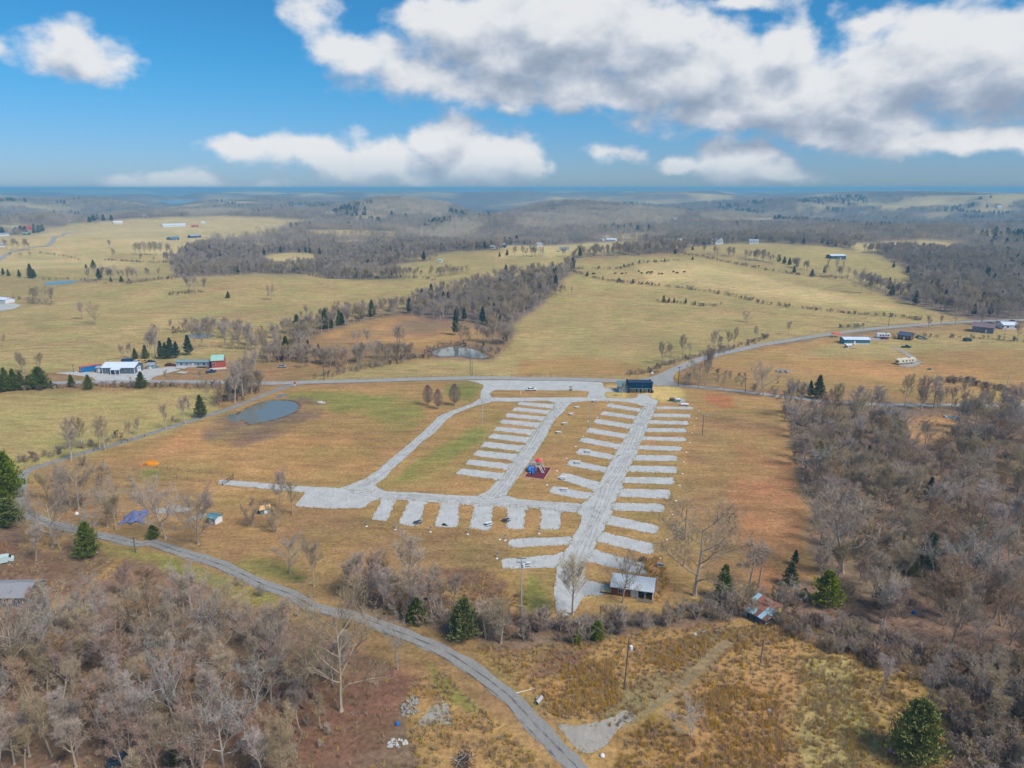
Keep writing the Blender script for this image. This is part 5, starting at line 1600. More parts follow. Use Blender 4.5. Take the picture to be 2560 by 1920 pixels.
# woods from the middle distance outwards
def wooded(x, y):
    d = np.hypot(x, y)
    m = (fbm(x / 420 + 9, y / 300, 45, 3) < 0.66) | (d < 2800)
    w2x = (fbm(x / 60, y / 60, 63, 3) - .5); w2y = (fbm(x / 60 + 50, y / 60, 64, 3) - .5)
    f2 = sstep(500, 1200, d)
    xx, yy = x + w2x * 45 * f2, y + w2y * 45 * f2
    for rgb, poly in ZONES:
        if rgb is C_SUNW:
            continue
        m &= ~in_poly(xx, yy, GW(poly))
    for c in ROAD_FAR:
        for q in c:
            m &= (x - q[0]) ** 2 + (y - q[1]) ** 2 > 110
    for _n, _l, p in PONDS:
        m &= ~in_poly(x, y, GW(p))
    return m


ROAD_FAR = [[(p.x, p.y) for p in smooth_line(GW(CENTRE['county']), 8.0)], [(p.x, p.y) for p in smooth_line(GW(A1((0, 650), (100, 590), (300, 545), (450, 500), (545, 440), (700, 412))), 10.0)]]


def sector(n, d0, d1, seed):
    r = np.random.default_rng(seed)
    d = np.sqrt(r.uniform(d0 * d0, d1 * d1, n)); a = np.radians(r.uniform(-39, 39, n))
    return d * np.sin(a), d * np.cos(a)


x, y = sector(26000, 400, 1250, 1)
k = wooded(x, y)
x, y = x[k], y[k]
FP = [p.obj() for p in P_TALL + P_SLIM + P_OAK + P_PINE]
n = len(x)
pk = ur.choice(len(FP), n, p=[.2, .2, .2, .12, .12, .06, .05, .025, .025])
hm = ur.uniform(9, 14, n) / np.array([14, 14, 14, 11, 11, 15, 15, 12, 12])[pk]
scatter('middle_distance_woods', on_ground(x, y), pk, hm, FP, 'leafless grey-brown woods between the pastures in the middle distance')


# far clumps: several small trees in one plant
def grow_clump(seed, n=8, R=11.0, ever=0.08):
    r = random.Random(seed)
    A, B = MB(), MB()
    for i in range(n):
        x_, y_ = r.uniform(-R, R), r.uniform(-R, R)
        H = r.uniform(9, 14)
        A.tube([(x_, y_, -1), (x_, y_, H * .6)], [.22, .1], 3, cap=False)
        cw = H * .26
        for _ in range(70):
            t = r.uniform(.3, 1)
            q = Vector((x_ + r.gauss(0, cw * .55) * math.sin(math.pi * min(1, t)) ** .4, y_ + r.gauss(0, cw * .55), H * t))
            d = Vector((r.gauss(0, .5), r.gauss(0, .5), r.uniform(.2, 1))).normalized()
            _twig(B, q, d, r.uniform(1.2, 2.6), .22, r)
    return A, B


P_CLUMP = [Proto(grow_clump(s), 14, M_BARK, M_TWIG) for s in (91, 92, 93)]
M_TWIG_SUNLIT = mat('sunlit_hillside_twigs', srgb(204, 186, 158), 0.95, 0.15, 1.0, obj_var=0.12)  # paler copy of the twigs, sunlight painted into the colour
P_CLUMP_SUNLIT = [Proto(grow_clump(97), 14, M_BARK_PALE, M_TWIG_SUNLIT)]
P_CLUMPE = [Proto(grow_cedar(95, 11, 3.6, 60, 22, .6, .05, .9, .35), 11, M_BARK, M_PINE)]
x, y = sector(30000, 1200, 4200, 2)
k = wooded(x, y)
x, y = x[k], y[k]
CP = [p.obj() for p in P_CLUMP + P_CLUMPE + P_CLUMP_SUNLIT]
pn = fbm(x / 160, y / 160, 77, 3)
pk = np.where((pn > .62) & (ur.random(len(x)) < .7), 3, ur.integers(0, 3, len(x)))
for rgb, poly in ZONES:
    if rgb is C_SUNW:  # slopes painted as sunlit take the paler clump
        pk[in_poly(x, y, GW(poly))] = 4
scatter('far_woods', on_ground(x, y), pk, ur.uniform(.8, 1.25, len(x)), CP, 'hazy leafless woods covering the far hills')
print('far woods', len(x), 'mid woods', n, 'under', len(px_))


# grass
def grow_tuft(seed, H, n, w, lean=.25, m=None):
    r = random.Random(seed)
    B = MB()
    for i in range(n):
        a = r.uniform(0, 6.28); q = r.uniform(0, .22)
        p = Vector((math.cos(a) * q, math.sin(a) * q, -.02))
        d = Vector((r.gauss(0, lean), r.gauss(0, lean), 1)).normalized()
        _twig(B, p, d, H * r.uniform(.6, 1.05), w, r)
    return bpy.data.objects.new('grass_tuft', B.mesh('grass_tuft', m))


M_GOLD = mat('golden_grass', srgb(226, 174, 86), 0.95, 0.2, 3, obj_var=0.22)
M_TAN = mat('tan_grass', srgb(204, 178, 122), 0.95, 0.2, 3, obj_var=0.22)
M_RUST = mat('rust_brown_weeds', srgb(160, 126, 98), 0.95, 0.2, 3, obj_var=0.25)
M_OLIVE = mat('olive_grass', srgb(164, 156, 90), 0.95, 0.2, 3, obj_var=0.2)
TUFTS = [grow_tuft(1, 1.0, 20, .05, .2, M_GOLD), grow_tuft(2, .85, 20, .05, .3, M_TAN), grow_tuft(3, .9, 18, .045, .45, M_RUST), grow_tuft(4, .35, 18, .05, .5, M_OLIVE)]
GR = [  # outline, count, share of gold / tan / rust / olive
    (V((1020, 1400), (1250, 1390), (1420, 1360), (1680, 1330), (1900, 1410), (2230, 1480), (2230, 1700), (1330, 1700), (1340, 1600), (1250, 1560), (1200, 1550), (1100, 1470)), 5600, (.34, .3, .34, .02)),
    (V((1170, 1500), (1260, 1430), (1340, 1420), (1340, 1520), (1260, 1550), (1180, 1545)), 900, (.8, .15, .05, 0)), (V((1320, 1680), (1340, 1590), (1440, 1530), (1560, 1480), (1680, 1500), (1700, 1620), (1650, 1700)), 1900, (.75, .15, .1, 0)),
    (V((1400, 1430), (1500, 1380), (1540, 1400), (1460, 1450)), 260, (.8, .2, 0, 0)), (V((1720, 1420), (1860, 1420), (1850, 1500), (1900, 1560), (1850, 1700), (1720, 1700)), 1300, (.25, .7, .05, 0)),
    (V((1340, 1400), (1700, 1340), (1720, 1380), (1400, 1450)), 700, (.45, .3, .25, 0)), (V((-100, 1180), (100, 1170), (300, 1220), (560, 1300), (760, 1420), (860, 1480), (900, 1600), (860, 1700), (-140, 1700)), 2600, (.08, .2, .68, .04)),
    (V((880, 1480), (960, 1450), (1060, 1550), (1190, 1659), (1220, 1700), (900, 1700)), 900, (.15, .45, .3, .1)), (V((1370, 1215), (1430, 1200), (1450, 1260), (1420, 1300), (1380, 1290)), 260, (.8, .2, 0, 0)),
    (V((1700, 900), (1900, 900), (2230, 890), (2230, 1480), (1780, 1330), (1760, 1230)), 1500, (.06, .2, .7, .04)), (V((760, 1260), (1080, 1240), (1180, 1330), (1060, 1350), (760, 1320)), 700, (.1, .3, .5, .1)),
]
gx, gy, gp = [], [], []
for i, (poly, n, pr) in enumerate(GR):
    x, y = many(poly, n, 300 + i)
    nz = fbm(x / 7, y / 7, 88 + i, 3)
    k = off_road(x, y, 2.9) & (nz > .32)
    for q in (V((1320, 1680), (1215, 1570), (1285, 1560), (1330, 1575), (1440, 1500), (1560, 1380), (1590, 1390), (1470, 1500), (1350, 1600)),):
        k &= ~in_poly(x, y, GW(q))
    gx.append(x[k]); gy.append(y[k]); gp.append(ur.choice(4, k.sum(), p=pr))
gx, gy, gp = np.concatenate(gx), np.concatenate(gy), np.concatenate(gp)
scatter('rough_grass', on_ground(gx, gy), gp, ur.uniform(.7, 1.5, len(gx)), TUFTS, 'tall golden and brown winter grass and weeds on the rough ground')

# short grass creeping over the gravel edges
ex, ey = [], []
er = np.random.default_rng(8)
for w in EDGES:
    a = np.array(w)
    if a[:, 1].min() > 420:
        continue
    for k in range(3):
        ex.append(a[:, 0] + er.normal(0, .28, len(a))); ey.append(a[:, 1] + er.normal(0, .28, len(a)))
ex, ey = np.concatenate(ex), np.concatenate(ey)
keep = er.random(len(ex)) < .7
ex, ey = ex[keep], ey[keep]
scatter('edge_grass', on_ground(ex, ey) + np.array([0, 0, .02]), er.choice([1, 3, 3], len(ex)), er.uniform(.35, .8, len(ex)), TUFTS, 'short winter grass creeping over the gravel edges')

# ------------------------------------------------------------------ builders for built things
def mt(name, r, g, b, rough=.7, var=.1, scale=2.0, **k):
    return mat(name, srgb(r, g, b), rough, var, scale, **k)


M_WHITE = mt('white_paint', 226, 228, 230); M_GREY = mt('mid_grey_paint', 150, 154, 160); M_DGREY = mt('charcoal_paint', 70, 74, 80)
M_NAVY = mt('navy_siding', 34, 60, 92, var=.2); M_BLUE = mt('blue_siding', 40, 98, 138, var=.15); M_TEAL = mt('teal_metal', 96, 138, 146, .5)
M_GLASS = mt('window_glass', 40, 52, 62, .15, .05, spec=.6); M_TAN = mt('tan_boards', 186, 164, 128, stretch=(8, 1, 1)); M_WOODM = mt('weathered_wood', 126, 116, 106, .9, .25)
M_STEEL = mt('galvanised_steel', 176, 186, 194, .45, .15, metal=.3); M_RUST = mt('rusty_tin', 146, 98, 80, .85, .3, 3.0); M_RUST2 = mt('dark_rust_tin', 122, 82, 74, .85, .3, 3.0); M_TIN = mt('blue_grey_tin', 150, 184, 196, .5, .2, 3.0)
M_REDP = mt('red_paint', 190, 62, 50); M_ORANGEP = mt('orange_red_paint', 214, 92, 60); M_BARN = mt('faded_red_barn', 186, 92, 76, var=.15); M_BRICK = mt('brown_brick', 128, 76, 58, .9, .25, 6.0); M_SIDING = mt('slate_siding', 98, 110, 126, var=.12, stretch=(1, 1, 8))
M_ROOFW = mt('white_metal_roof', 214, 224, 238, .5, .05); M_ROOFG = mt('pale_green_metal_roof', 160, 204, 186, .5); M_ROOFT = mt('grey_green_metal_roof', 132, 152, 154, .5); M_CONC = mt('pale_concrete', 186, 182, 174, .95)
M_TYRE = mt('tyre_rubber', 32, 32, 34, .9); M_BLACK = mt('black_plastic', 30, 32, 36); M_YEL = mt('yellow_paint', 226, 182, 44); M_POLE = mt('weathered_pole', 108, 100, 94, .9, .2); M_POLEP = mt('pale_pole', 176, 180, 178, .8)
M_CREAM = mt('cream_paint', 224, 214, 190); M_TIRE = M_TYRE; M_LOG = mt('dark_log_wall', 92, 70, 62, .9, .25); M_MAROON = mt('maroon_paint', 110, 36, 48); M_CARBLUE = mt('blue_car_paint', 44, 70, 112, .35); M_CARTEAL = mt('dark_green_car_paint', 28, 74, 76, .35)
M_RED_PLAY = mt('red_play_plastic', 236, 60, 84, .5); M_BLUE_PLAY = mt('blue_play_plastic', 14, 112, 206, .4); M_MAT = mt('maroon_rubber_mat', 104, 44, 54, .95, .12); M_BORDER = mt('pink_timber_edge', 192, 150, 132, .9); M_TARP = mt('blue_tarpaulin', 108, 116, 156, .6, .35, 1.0)
M_GREENBIN = mt('green_bin_paint', 18, 92, 80); M_STONE = mt('pale_field_stone', 196, 192, 184, .95, .2); M_ROCK = mt('grey_rubble', 150, 144, 136, .95, .3); M_COW = mt('black_cow_hide', 36, 32, 30, .9); M_COWB = mt('brown_cow_hide', 92, 62, 44, .9)


def wheel(parent, x, y, r=.34, w=.22):
    b = MB()
    n = 10
    pts = [(x + r * math.cos(6.283 * k / n), r + r * math.sin(6.283 * k / n)) for k in range(n)]
    o = b.profile(pts, y - w / 2, y + w / 2).build('wheel', M_TYRE, parent)
    c = MB().profile([(x + r * .5 * math.cos(6.283 * k / 6), r + r * .5 * math.sin(6.283 * k / 6)) for k in range(6)], y - w / 2 - .015, y + w / 2 + .015).build('rim', M_STEEL, o)
    return o


def car(loc, rz, m, label, L_=4.6, kind='car', W=1.8, group=None):
    nm = {'car': 'parked_car', 'pickup': 'pickup_truck', 'van': 'parked_van'}[kind]
    e = empty(nm, loc, rz, label, {'car': 'car', 'pickup': 'pickup truck', 'van': 'van'}[kind], group)
    h = L_ / 2
    if kind == 'pickup':
        body = [(-h, .45), (-h, 1.0), (-h + .1, 1.05), (h - .15, 1.05), (h, .85), (h, .4)]
        cab = [(-h * .15, 1.05), (-h * .05, 1.72), (h * .30, 1.75), (h * .52, 1.05)]
    elif kind == 'van':
        body = [(-h, .4), (-h, 1.9), (h * .55, 1.95), (h * .85, 1.2), (h, 1.0), (h, .4)]
        cab = [(-h * .9, 1.95), (-h * .85, 2.02), (h * .45, 2.02), (h * .5, 1.95)]
    else:
        body = [(-h, .42), (-h + .02, .92), (-h * .75, 1.0), (h * .45, 1.0), (h * .95, .82), (h, .6), (h, .38)]
        cab = [(-h * .80, 1.0), (-h * .55, 1.42), (h * .12, 1.46), (h * .48, 1.0)]
    MB().profile(body, -W / 2, W / 2).build('body', m, e)
    MB().profile(cab, -W / 2 + .12, W / 2 - .12).build('cabin', M_GLASS if kind != 'van' else m, e)
    zr = cab[1][1]
    MB().box(((cab[1][0] + cab[2][0]) / 2, 0, zr + .02), (cab[2][0] - cab[1][0], W - .26, .05)).build('roof', m, e)
    if kind == 'van':
        MB().box((h * .72, 0, 1.58), (.06, W - .3, .6), ry=-.9).build('windscreen', M_GLASS, e)
    for sx in (-.62, .62):
        for sy in (-1, 1):
            wheel(e, h * sx, sy * (W / 2 - .06))
    for sy in (-1, 1):
        MB().box((h + .01, sy * W * .36, .68), (.05, .3, .16)).build('headlight', M_WHITE, e)
    return e


def window(parent, c, w, h, axis='x', m=None):
    """framed window lying in a wall; c is the centre on the wall face, axis the wall's direction, sign of outward in c[3]"""
    x, y, z, s = c
    t = .08
    if axis == 'x':
        f = MB().box((x, y + s * .02, z), (w + .16, t, h + .16)).build('window', m or M_WHITE, parent)
        MB().box((x, y + s * .05, z), (w, t, h)).build('pane', M_GLASS, f)
        MB().box((x, y + s * .08, z), (.05, t, h)).build('glazing_bar', m or M_WHITE, f)
    else:
        f = MB().box((x + s * .02, y, z), (t, w + .16, h + .16)).build('window', m or M_WHITE, parent)
        MB().box((x + s * .05, y, z), (t, w, h)).build('pane', M_GLASS, f)
        MB().box((x + s * .08, y, z), (t, .05, h)).build('glazing_bar', m or M_WHITE, f)
    return f


def door(parent, c, w=.95, h=2.05, axis='x', m=None):
    x, y, z, s = c
    if axis == 'x':
        d = MB().box((x, y + s * .03, z + h / 2), (w, .1, h)).build('door', m or M_WHITE, parent)
        MB().box((x + w * .36, y + s * .11, z + h * .48), (.06, .08, .16)).build('handle', M_BLACK, d)
    else:
        d = MB().box((x + s * .03, y, z + h / 2), (.1, w, h)).build('door', m or M_WHITE, parent)
        MB().box((x + s * .11, y + w * .36, z + h * .48), (.08, .06, .16)).build('handle', M_BLACK, d)
    return d


def house(name, cat, loc, rz, L_, W, hw, hr, mw, mr, label, wins=(), doors=(), group=None, over=.4, end_wins=True, chimney=False, plinth=None, skirt=None, end_door=False, ribs=0):
    """gabled building, ridge along its length; front is -y"""
    e = empty(name, loc, rz, label, cat, group)
    l, w = L_ / 2, W / 2
    b = MB()
    pts = [(-w, -.3), (w, -.3), (w, hw), (0, hw + hr), (-w, hw)]
    vs_ = [(-l, y, z) for y, z in pts] + [(l, y, z) for y, z in pts]
    b.add(vs_, [(0, 1, 2, 3, 4), (9, 8, 7, 6, 5), (0, 4, 9, 5), (1, 6, 7, 2), (4, 3, 8, 9), (3, 2, 7, 8), (0, 5, 6, 1)])
    b.build('wall', mw, e)
    k = hr / w
    r = MB()
    for s in (-1, 1):
        p = [(-l - over, s * (w + over), hw - over * k + .05), (l + over, s * (w + over), hw - over * k + .05), (l + over, -s * .02, hw + hr + .05), (-l - over, -s * .02, hw + hr + .05)]
        r.slab(p, (0, 0, .12))
    ro = r.build('roof', mr, e)
    MB().box((0, 0, hw + hr + .2), (L_ + 2 * over, .3, .06)).build('ridge_cap', mr, ro)
    for i in range(ribs):
        x = -l - over + (i + .5) * (L_ + 2 * over) / ribs
        for s in (-1, 1):
            MB().tube([(x, s * (w + over), hw - over * k + .19), (x, s * .1, hw + hr + .16)], .035, 4).build('roof_rib', mr, ro)
    if skirt:
        MB().box((0, -w - .03, .25), (L_, .06, .9)).build('skirting', skirt, e)
    for x, wd in wins:
        window(e, (x, -w, hw * .6, -1), wd, 1.1)
    for x in doors:
        door(e, (x, -w, 0.05, -1))
    if end_wins:
        window(e, (l, 0, hw * .6, 1), 1.0, 1.0, 'y'); window(e, (-l, 0, hw * .6, -1), 1.0, 1.0, 'y')
    if end_door:
        door(e, (l, 0, .05, 1), min(3.2, W * .4), min(2.8, hw * .85), 'y')
    if chimney:
        MB().box((l * .4, w * .3, hw + hr), (.6, .6, 1.4)).build('chimney', M_BRICK, e)
    return e


def facing(a, b):
    """ground points a -> b: middle, heading, length"""
    d = b - a
    return (a + b) / 2, math.atan2(d.y, d.x), math.hypot(d.x, d.y)


def front(fr, x0, y0, x1, y1):
    """front wall foot from left to right corner -> placing data"""
    a, b = (G(*q) for q in fr((x0, y0), (x1, y1)))
    return facing(a, b)


def set_house(name, cat, fr, x0, y0, x1, y1, W, hw, hr, mw, mr, label, **k):
    m, a, L_ = front(fr, x0, y0, x1, y1)
    off = Vector((-math.sin(a), math.cos(a), 0)) * (W / 2)
    p = m + off
    p.z = min(hgt(p.x, p.y), m.z)
    return house(name, cat, p, a, L_, W, hw, hr, mw, mr, label, **k)


def at(fr, x, y):
    return G(*fr((x, y))[0])


def utility_pole(fr, bx, by, top, label, m=None, arms=1, tx=False, lean=0.0, light=False, group=None):
    p = at(fr, bx, by)
    dep = math.atan2(CAM_H - p.z, math.hypot(p.x, p.y))
    h = abs(by - top) * fr.s * scale_at(p) / math.cos(dep)
    e = empty('light_pole' if light else 'utility_pole', p, 0, label, 'pole', group)
    MB().tube([(0, 0, -.3), (lean, 0, h)], [.16, .11], 8).build('pole', m or M_POLE, e)
    for i in range(arms):
        a = MB().box((lean, .1, h - .45 - i * .9), (2.2, .1, .12)).build('crossarm', M_POLE, e)
        for s in (-.95, -.5, .5, .95):
            MB().lathe((lean + s, .1, h - .39 - i * .9), [(.05, 0), (.07, .08), (.04, .18)], 6).build('insulator', M_GREY, a)
    if tx:
        t = MB().lathe((lean + .42, 0, h - 2.6), [(.28, 0), (.3, .1), (.3, .85), (.24, .95)], 10).build('transformer', M_WHITE, e)
        MB().box((lean + .2, 0, h - 2.2), (.3, .12, .5)).build('bracket', M_STEEL, t)
    if light:
        a = MB().tube([(0, 0, h - .15), (.9, -.2, h + .1), (1.5, -.3, h + .05)], .05, 5).build('lamp_arm', M_STEEL, e)
        MB().box((1.6, -.32, h), (.7, .3, .14)).build('lamp_head', M_STEEL, a)
    return e, h


def picnic_table(p, rz, label, m=None, group=None):
    e = empty('picnic_table', p, rz, label, 'picnic table', group)
    m = m or M_WHITE
    for k in range(3):
        MB().box((0, (k - 1) * .27, .76), (2.0, .25, .05)).build('top_board', m, e)
    for s in (-1, 1):
        MB().box((0, s * .78, .45), (2.0, .28, .05)).build('bench_seat', m, e)
    for x in (-.7, .7):
        b = MB()
        b.tube([(x, -.3, .74), (x, -.6, 0)], .04, 5).tube([(x, .3, .74), (x, .6, 0)], .04, 5).box((x, 0, .42), (.06, 1.7, .07))
        b.build('trestle', M_DGREY, e)
    return e


def hookup(p, label, post=True, group=None):
    e = empty('utility_pedestal', p, 0, label, 'hookup', group)
    MB().lathe((0, -.9 if post else 0, 0), [(.34, 0), (.34, .07), (.28, .1), (.16, .16)], 10).build('cleanout_cap', M_WHITE, e)
    if post:
        MB().box((0, 0, .75), (.2, .2, 1.5)).build('post', M_STEEL, e)
        MB().box((0, -.14, 1.15), (.34, .14, .5)).build('meter_box', M_TEAL, e)
    return e


def fence(name, fr, pts, h, gap, label, mp=None, rails=3, pr=.05, wire=.018, mw=None):
    w = [Vector((p.x, p.y, p.z)) for p in (G(*q) for q in fr(*pts))]
    e = empty(name, w[0], 0, label, 'fence')
    posts, out = [], []
    for i in range(len(w) - 1):
        n = max(1, int((w[i + 1] - w[i]).length / gap))
        for k in range(n + (i == len(w) - 2)):
            q = w[i].lerp(w[i + 1], k / n)
            q.z = hgt(q.x, q.y)
            out.append(q - w[0])
    me = MB().box((0, 0, h / 2 - .1), (pr * 2, pr * 2, h + .2)).mesh('post', mp or M_POLE)
    for q in out:
        o = bpy.data.objects.new('post', me); col.objects.link(o); o.parent = e; o.location = q
    for r in range(rails):
        z = h * (r + .7) / rails * .95
        MB().tube([q + Vector((0, 0, z)) for q in out], wire, 3, cap=False).build('wire', mw or M_DGREY, e)
    return e


def boulders(name, fr, cx, cy_, rx, ry, n, label, m, seed, size=(.3, .9), cat='stone heap', hgt_=0.0):
    r = random.Random(seed)
    c = at(fr, cx, cy_)
    s = scale_at(c) * fr.s
    e = empty(name, c, 0, label, cat)
    for i in range(n):
        a, q = r.uniform(0, 6.28), math.sqrt(r.random())
        x, y = math.cos(a) * q * rx * s, math.sin(a) * q * ry * s * 2
        k = r.uniform(*size)
        b = MB()
        b.lathe((x, y, -.1 + hgt_ * (1 - q)), [(k * .5, 0), (k * r.uniform(.5, .7), k * .25), (k * .4, k * .5), (k * .15, k * .62)], 6)
        b.v = [(vx + r.gauss(0, k * .07), vy + r.gauss(0, k * .07), vz) for vx, vy, vz in b.v]
        b.build('stone', m if r.random() < .8 else M_ROCK, e)
    return e

# ------------------------------------------------------------------ bath house at the camp entrance
def bath_house():
    m, a, L_ = front(ZB, 1058, 140, 1412, 142)
    e = empty('bath_house', m, a, 'dark blue bath house with sloping roof and recessed porch', 'building')
    l, D, H = L_ / 2, 7.5, 4.9
    for s in (-1, 1):
        MB().profile([(s * l - .12, 0), (s * l + .12, 0), (s * l + .12, H), (s * l - .12, H)], 0, D).build('side_wall', M_NAVY, e)
    MB().box((0, D, 1.9), (L_, .24, 3.8)).build('back_wall', M_NAVY, e)
    MB().slab([(-l - .4, -.5, H + .02), (l + .4, -.5, H + .02), (l + .4, D + .4, 4.0), (-l - .4, D + .4, 4.0)], (0, 0, .28)).build('roof', M_NAVY, e)
    MB().box((0, -.55, H + .1), (L_ + .8, .1, .4)).build('fascia', mt('dark_navy_trim', 22, 38, 66), e)
    MB().box((0, 1.3, 3.55), (L_ - .3, .2, 2.5)).build('upper_wall', M_BLUE, e)
    for k in range(5):
        MB().box((0, 1.18, 2.5 + k * .5), (L_ - .4, .06, .44)).build('siding_board', M_BLUE, e)
    MB().box((0, .55, 2.12), (L_ - .3, 1.4, .14)).build('porch_canopy', M_TEAL, e)
    MB().box((0, 1.5, 1.05), (L_ - .3, .2, 2.1)).build('lower_wall', M_TAN, e)
    for k in range(14):
        x = -l + .45 + k * (L_ - .9) / 13
        MB().box((x, 1.37, 1.0), (.34, .06, 1.9)).build('tan_panel', M_TAN, e)
    for x in (-1.55, .35, l - 1.2):
        f = MB().box((x, 1.3, 1.05), (1.5, .12, 2.1)).build('door_frame', M_WHITE, e)
        MB().box((x - .05, 1.22, 1.0), (.85, .1, 1.95)).build('door', mt('dark_plum_door', 56, 42, 66), f)
    for x in (-l + .35, -l / 3, l / 3, l - .35):
        MB().box((x, .15, 1.05), (.16, .16, 2.1)).build('porch_post', M_NAVY, e)
    MB().lathe((1.0, 1.1, 3.0), [(.05, 0), (.16, .1), (.05, .5)], 8).build('wall_lamp', M_WHITE, e)
    # lower wing on the left
    w = MB().box((-l - 2.3, 3.6, 1.3), (4.4, 5.4, 2.6)).build('wing_wall', mt('grey_blue_siding', 126, 142, 160, stretch=(1, 1, 8)), e)
    MB().slab([(-l - 4.8, .6, 2.65), (-l - .02, .6, 2.65), (-l - .02, 6.6, 4.0), (-l - 4.8, 6.6, 4.0)], (0, 0, .14)).build('wing_roof', M_TEAL, e)
    window(w, (-l - 2.4, .9, 1.4, -1), .9, .9)
    MB().box((l + .5, .8, .5), (.7, .7, 1.0)).build('meter_cabinet', M_LOG, e)


bath_house()

# ------------------------------------------------------------------ brick building with the metal roof
ZI = Frame(1480, 1420, 200 / 2212)


def brick_building():
    m, a, L_ = front(ZI, 525, 745, 1680, 905)
    e = empty('brick_building', m, a, 'long low brick building with pale metal roof at the drive end', 'building')
    l, D, h0, h1 = L_ / 2, 4.2, 2.3, 3.1
    MB().box((-l * .56, D / 2, h0 / 2), (l * .86, D - .2, h0)).build('brick_wall', M_BRICK, e)
    MB().box((0, D - .12, 1.4), (L_ - .1, .2, 2.8)).build('back_wall', M_BRICK, e)
    MB().box((l - .1, D / 2, 1.3), (.2, D - .3, 2.6)).build('end_wall', M_WHITE, e)
    MB().box((l * .1, .5, h0 / 2), (l * .34, .14, h0)).build('white_wall', M_WHITE, e)
    MB().box((l * .6, 1.6, h0 / 2), (l * .7, .14, h0)).build('recessed_wall', M_DGREY, e)
    ro = MB().slab([(-l - .3, -.5, h0), (l + .3, -.5, h0), (l + .3, D + .3, h1), (-l - .3, D + .3, h1)], (0, 0, .1)).build('roof', mt('dull_white_tin', 200, 206, 210, .5, .15, 3.0), e)
    n = 26
    for i in range(n):
        x = -l - .25 + i * (L_ + .5) / (n - 1)
        MB().tube([(x, -.5, h0 + .12), (x, D + .3, h1 + .12)], .03, 4, cap=False).build('roof_rib', M_STEEL, ro)
    MB().box((l + .33, D / 2 - .1, (h0 + h1) / 2 - .05), (.06, D + .8, .22), rx=math.atan2(h1 - h0, D + .8)).build('barge_board', M_DGREY, e)
    for x in (l * .28, l * .62, l - .08):
        MB().box((x, -.05, h0 / 2), (.12, .12, h0)).build('post', M_WHITE, e)
    f = MB().box((l * .62, 1.48, 1.4), (.9, .08, 1.1)).build('window', M_WHITE, e)
    MB().box((l * .62, 1.43, 1.4), (.7, .08, .9)).build('pane', M_GLASS, f)
    door(e, (l * .1, .43, .02, -1), m=M_WHITE)
    window(e, (-l * .55, .1, 1.3, -1), 1.0, .9)
    for k in range(6):
        MB().box((l * .64, -.25 - k * .16, .1), (l * .72, .14, .08)).build('porch_board', M_WOODM, e)
    for k in range(7):
        MB().box((-l - 1.2 + k * .02, .3 + k * .25, .42), (2.3, .23, .06)).build('deck_board', mt('new_deck_timber', 212, 190, 136), e)
    for x in (-l - 2.2, -l - .3):
        MB().box((x, .4, .2), (.12, .12, .4)).build('deck_post', M_WOODM, e)
    MB().box((-l - 1.2, .16, .38), (2.3, .06, .16)).build('deck_edge', mt('dark_red_timber', 110, 54, 48), e)


brick_building()

# ------------------------------------------------------------------ shed with the patched rusty roof
ZJ = Frame(1840, 1480, 140 / 2212)


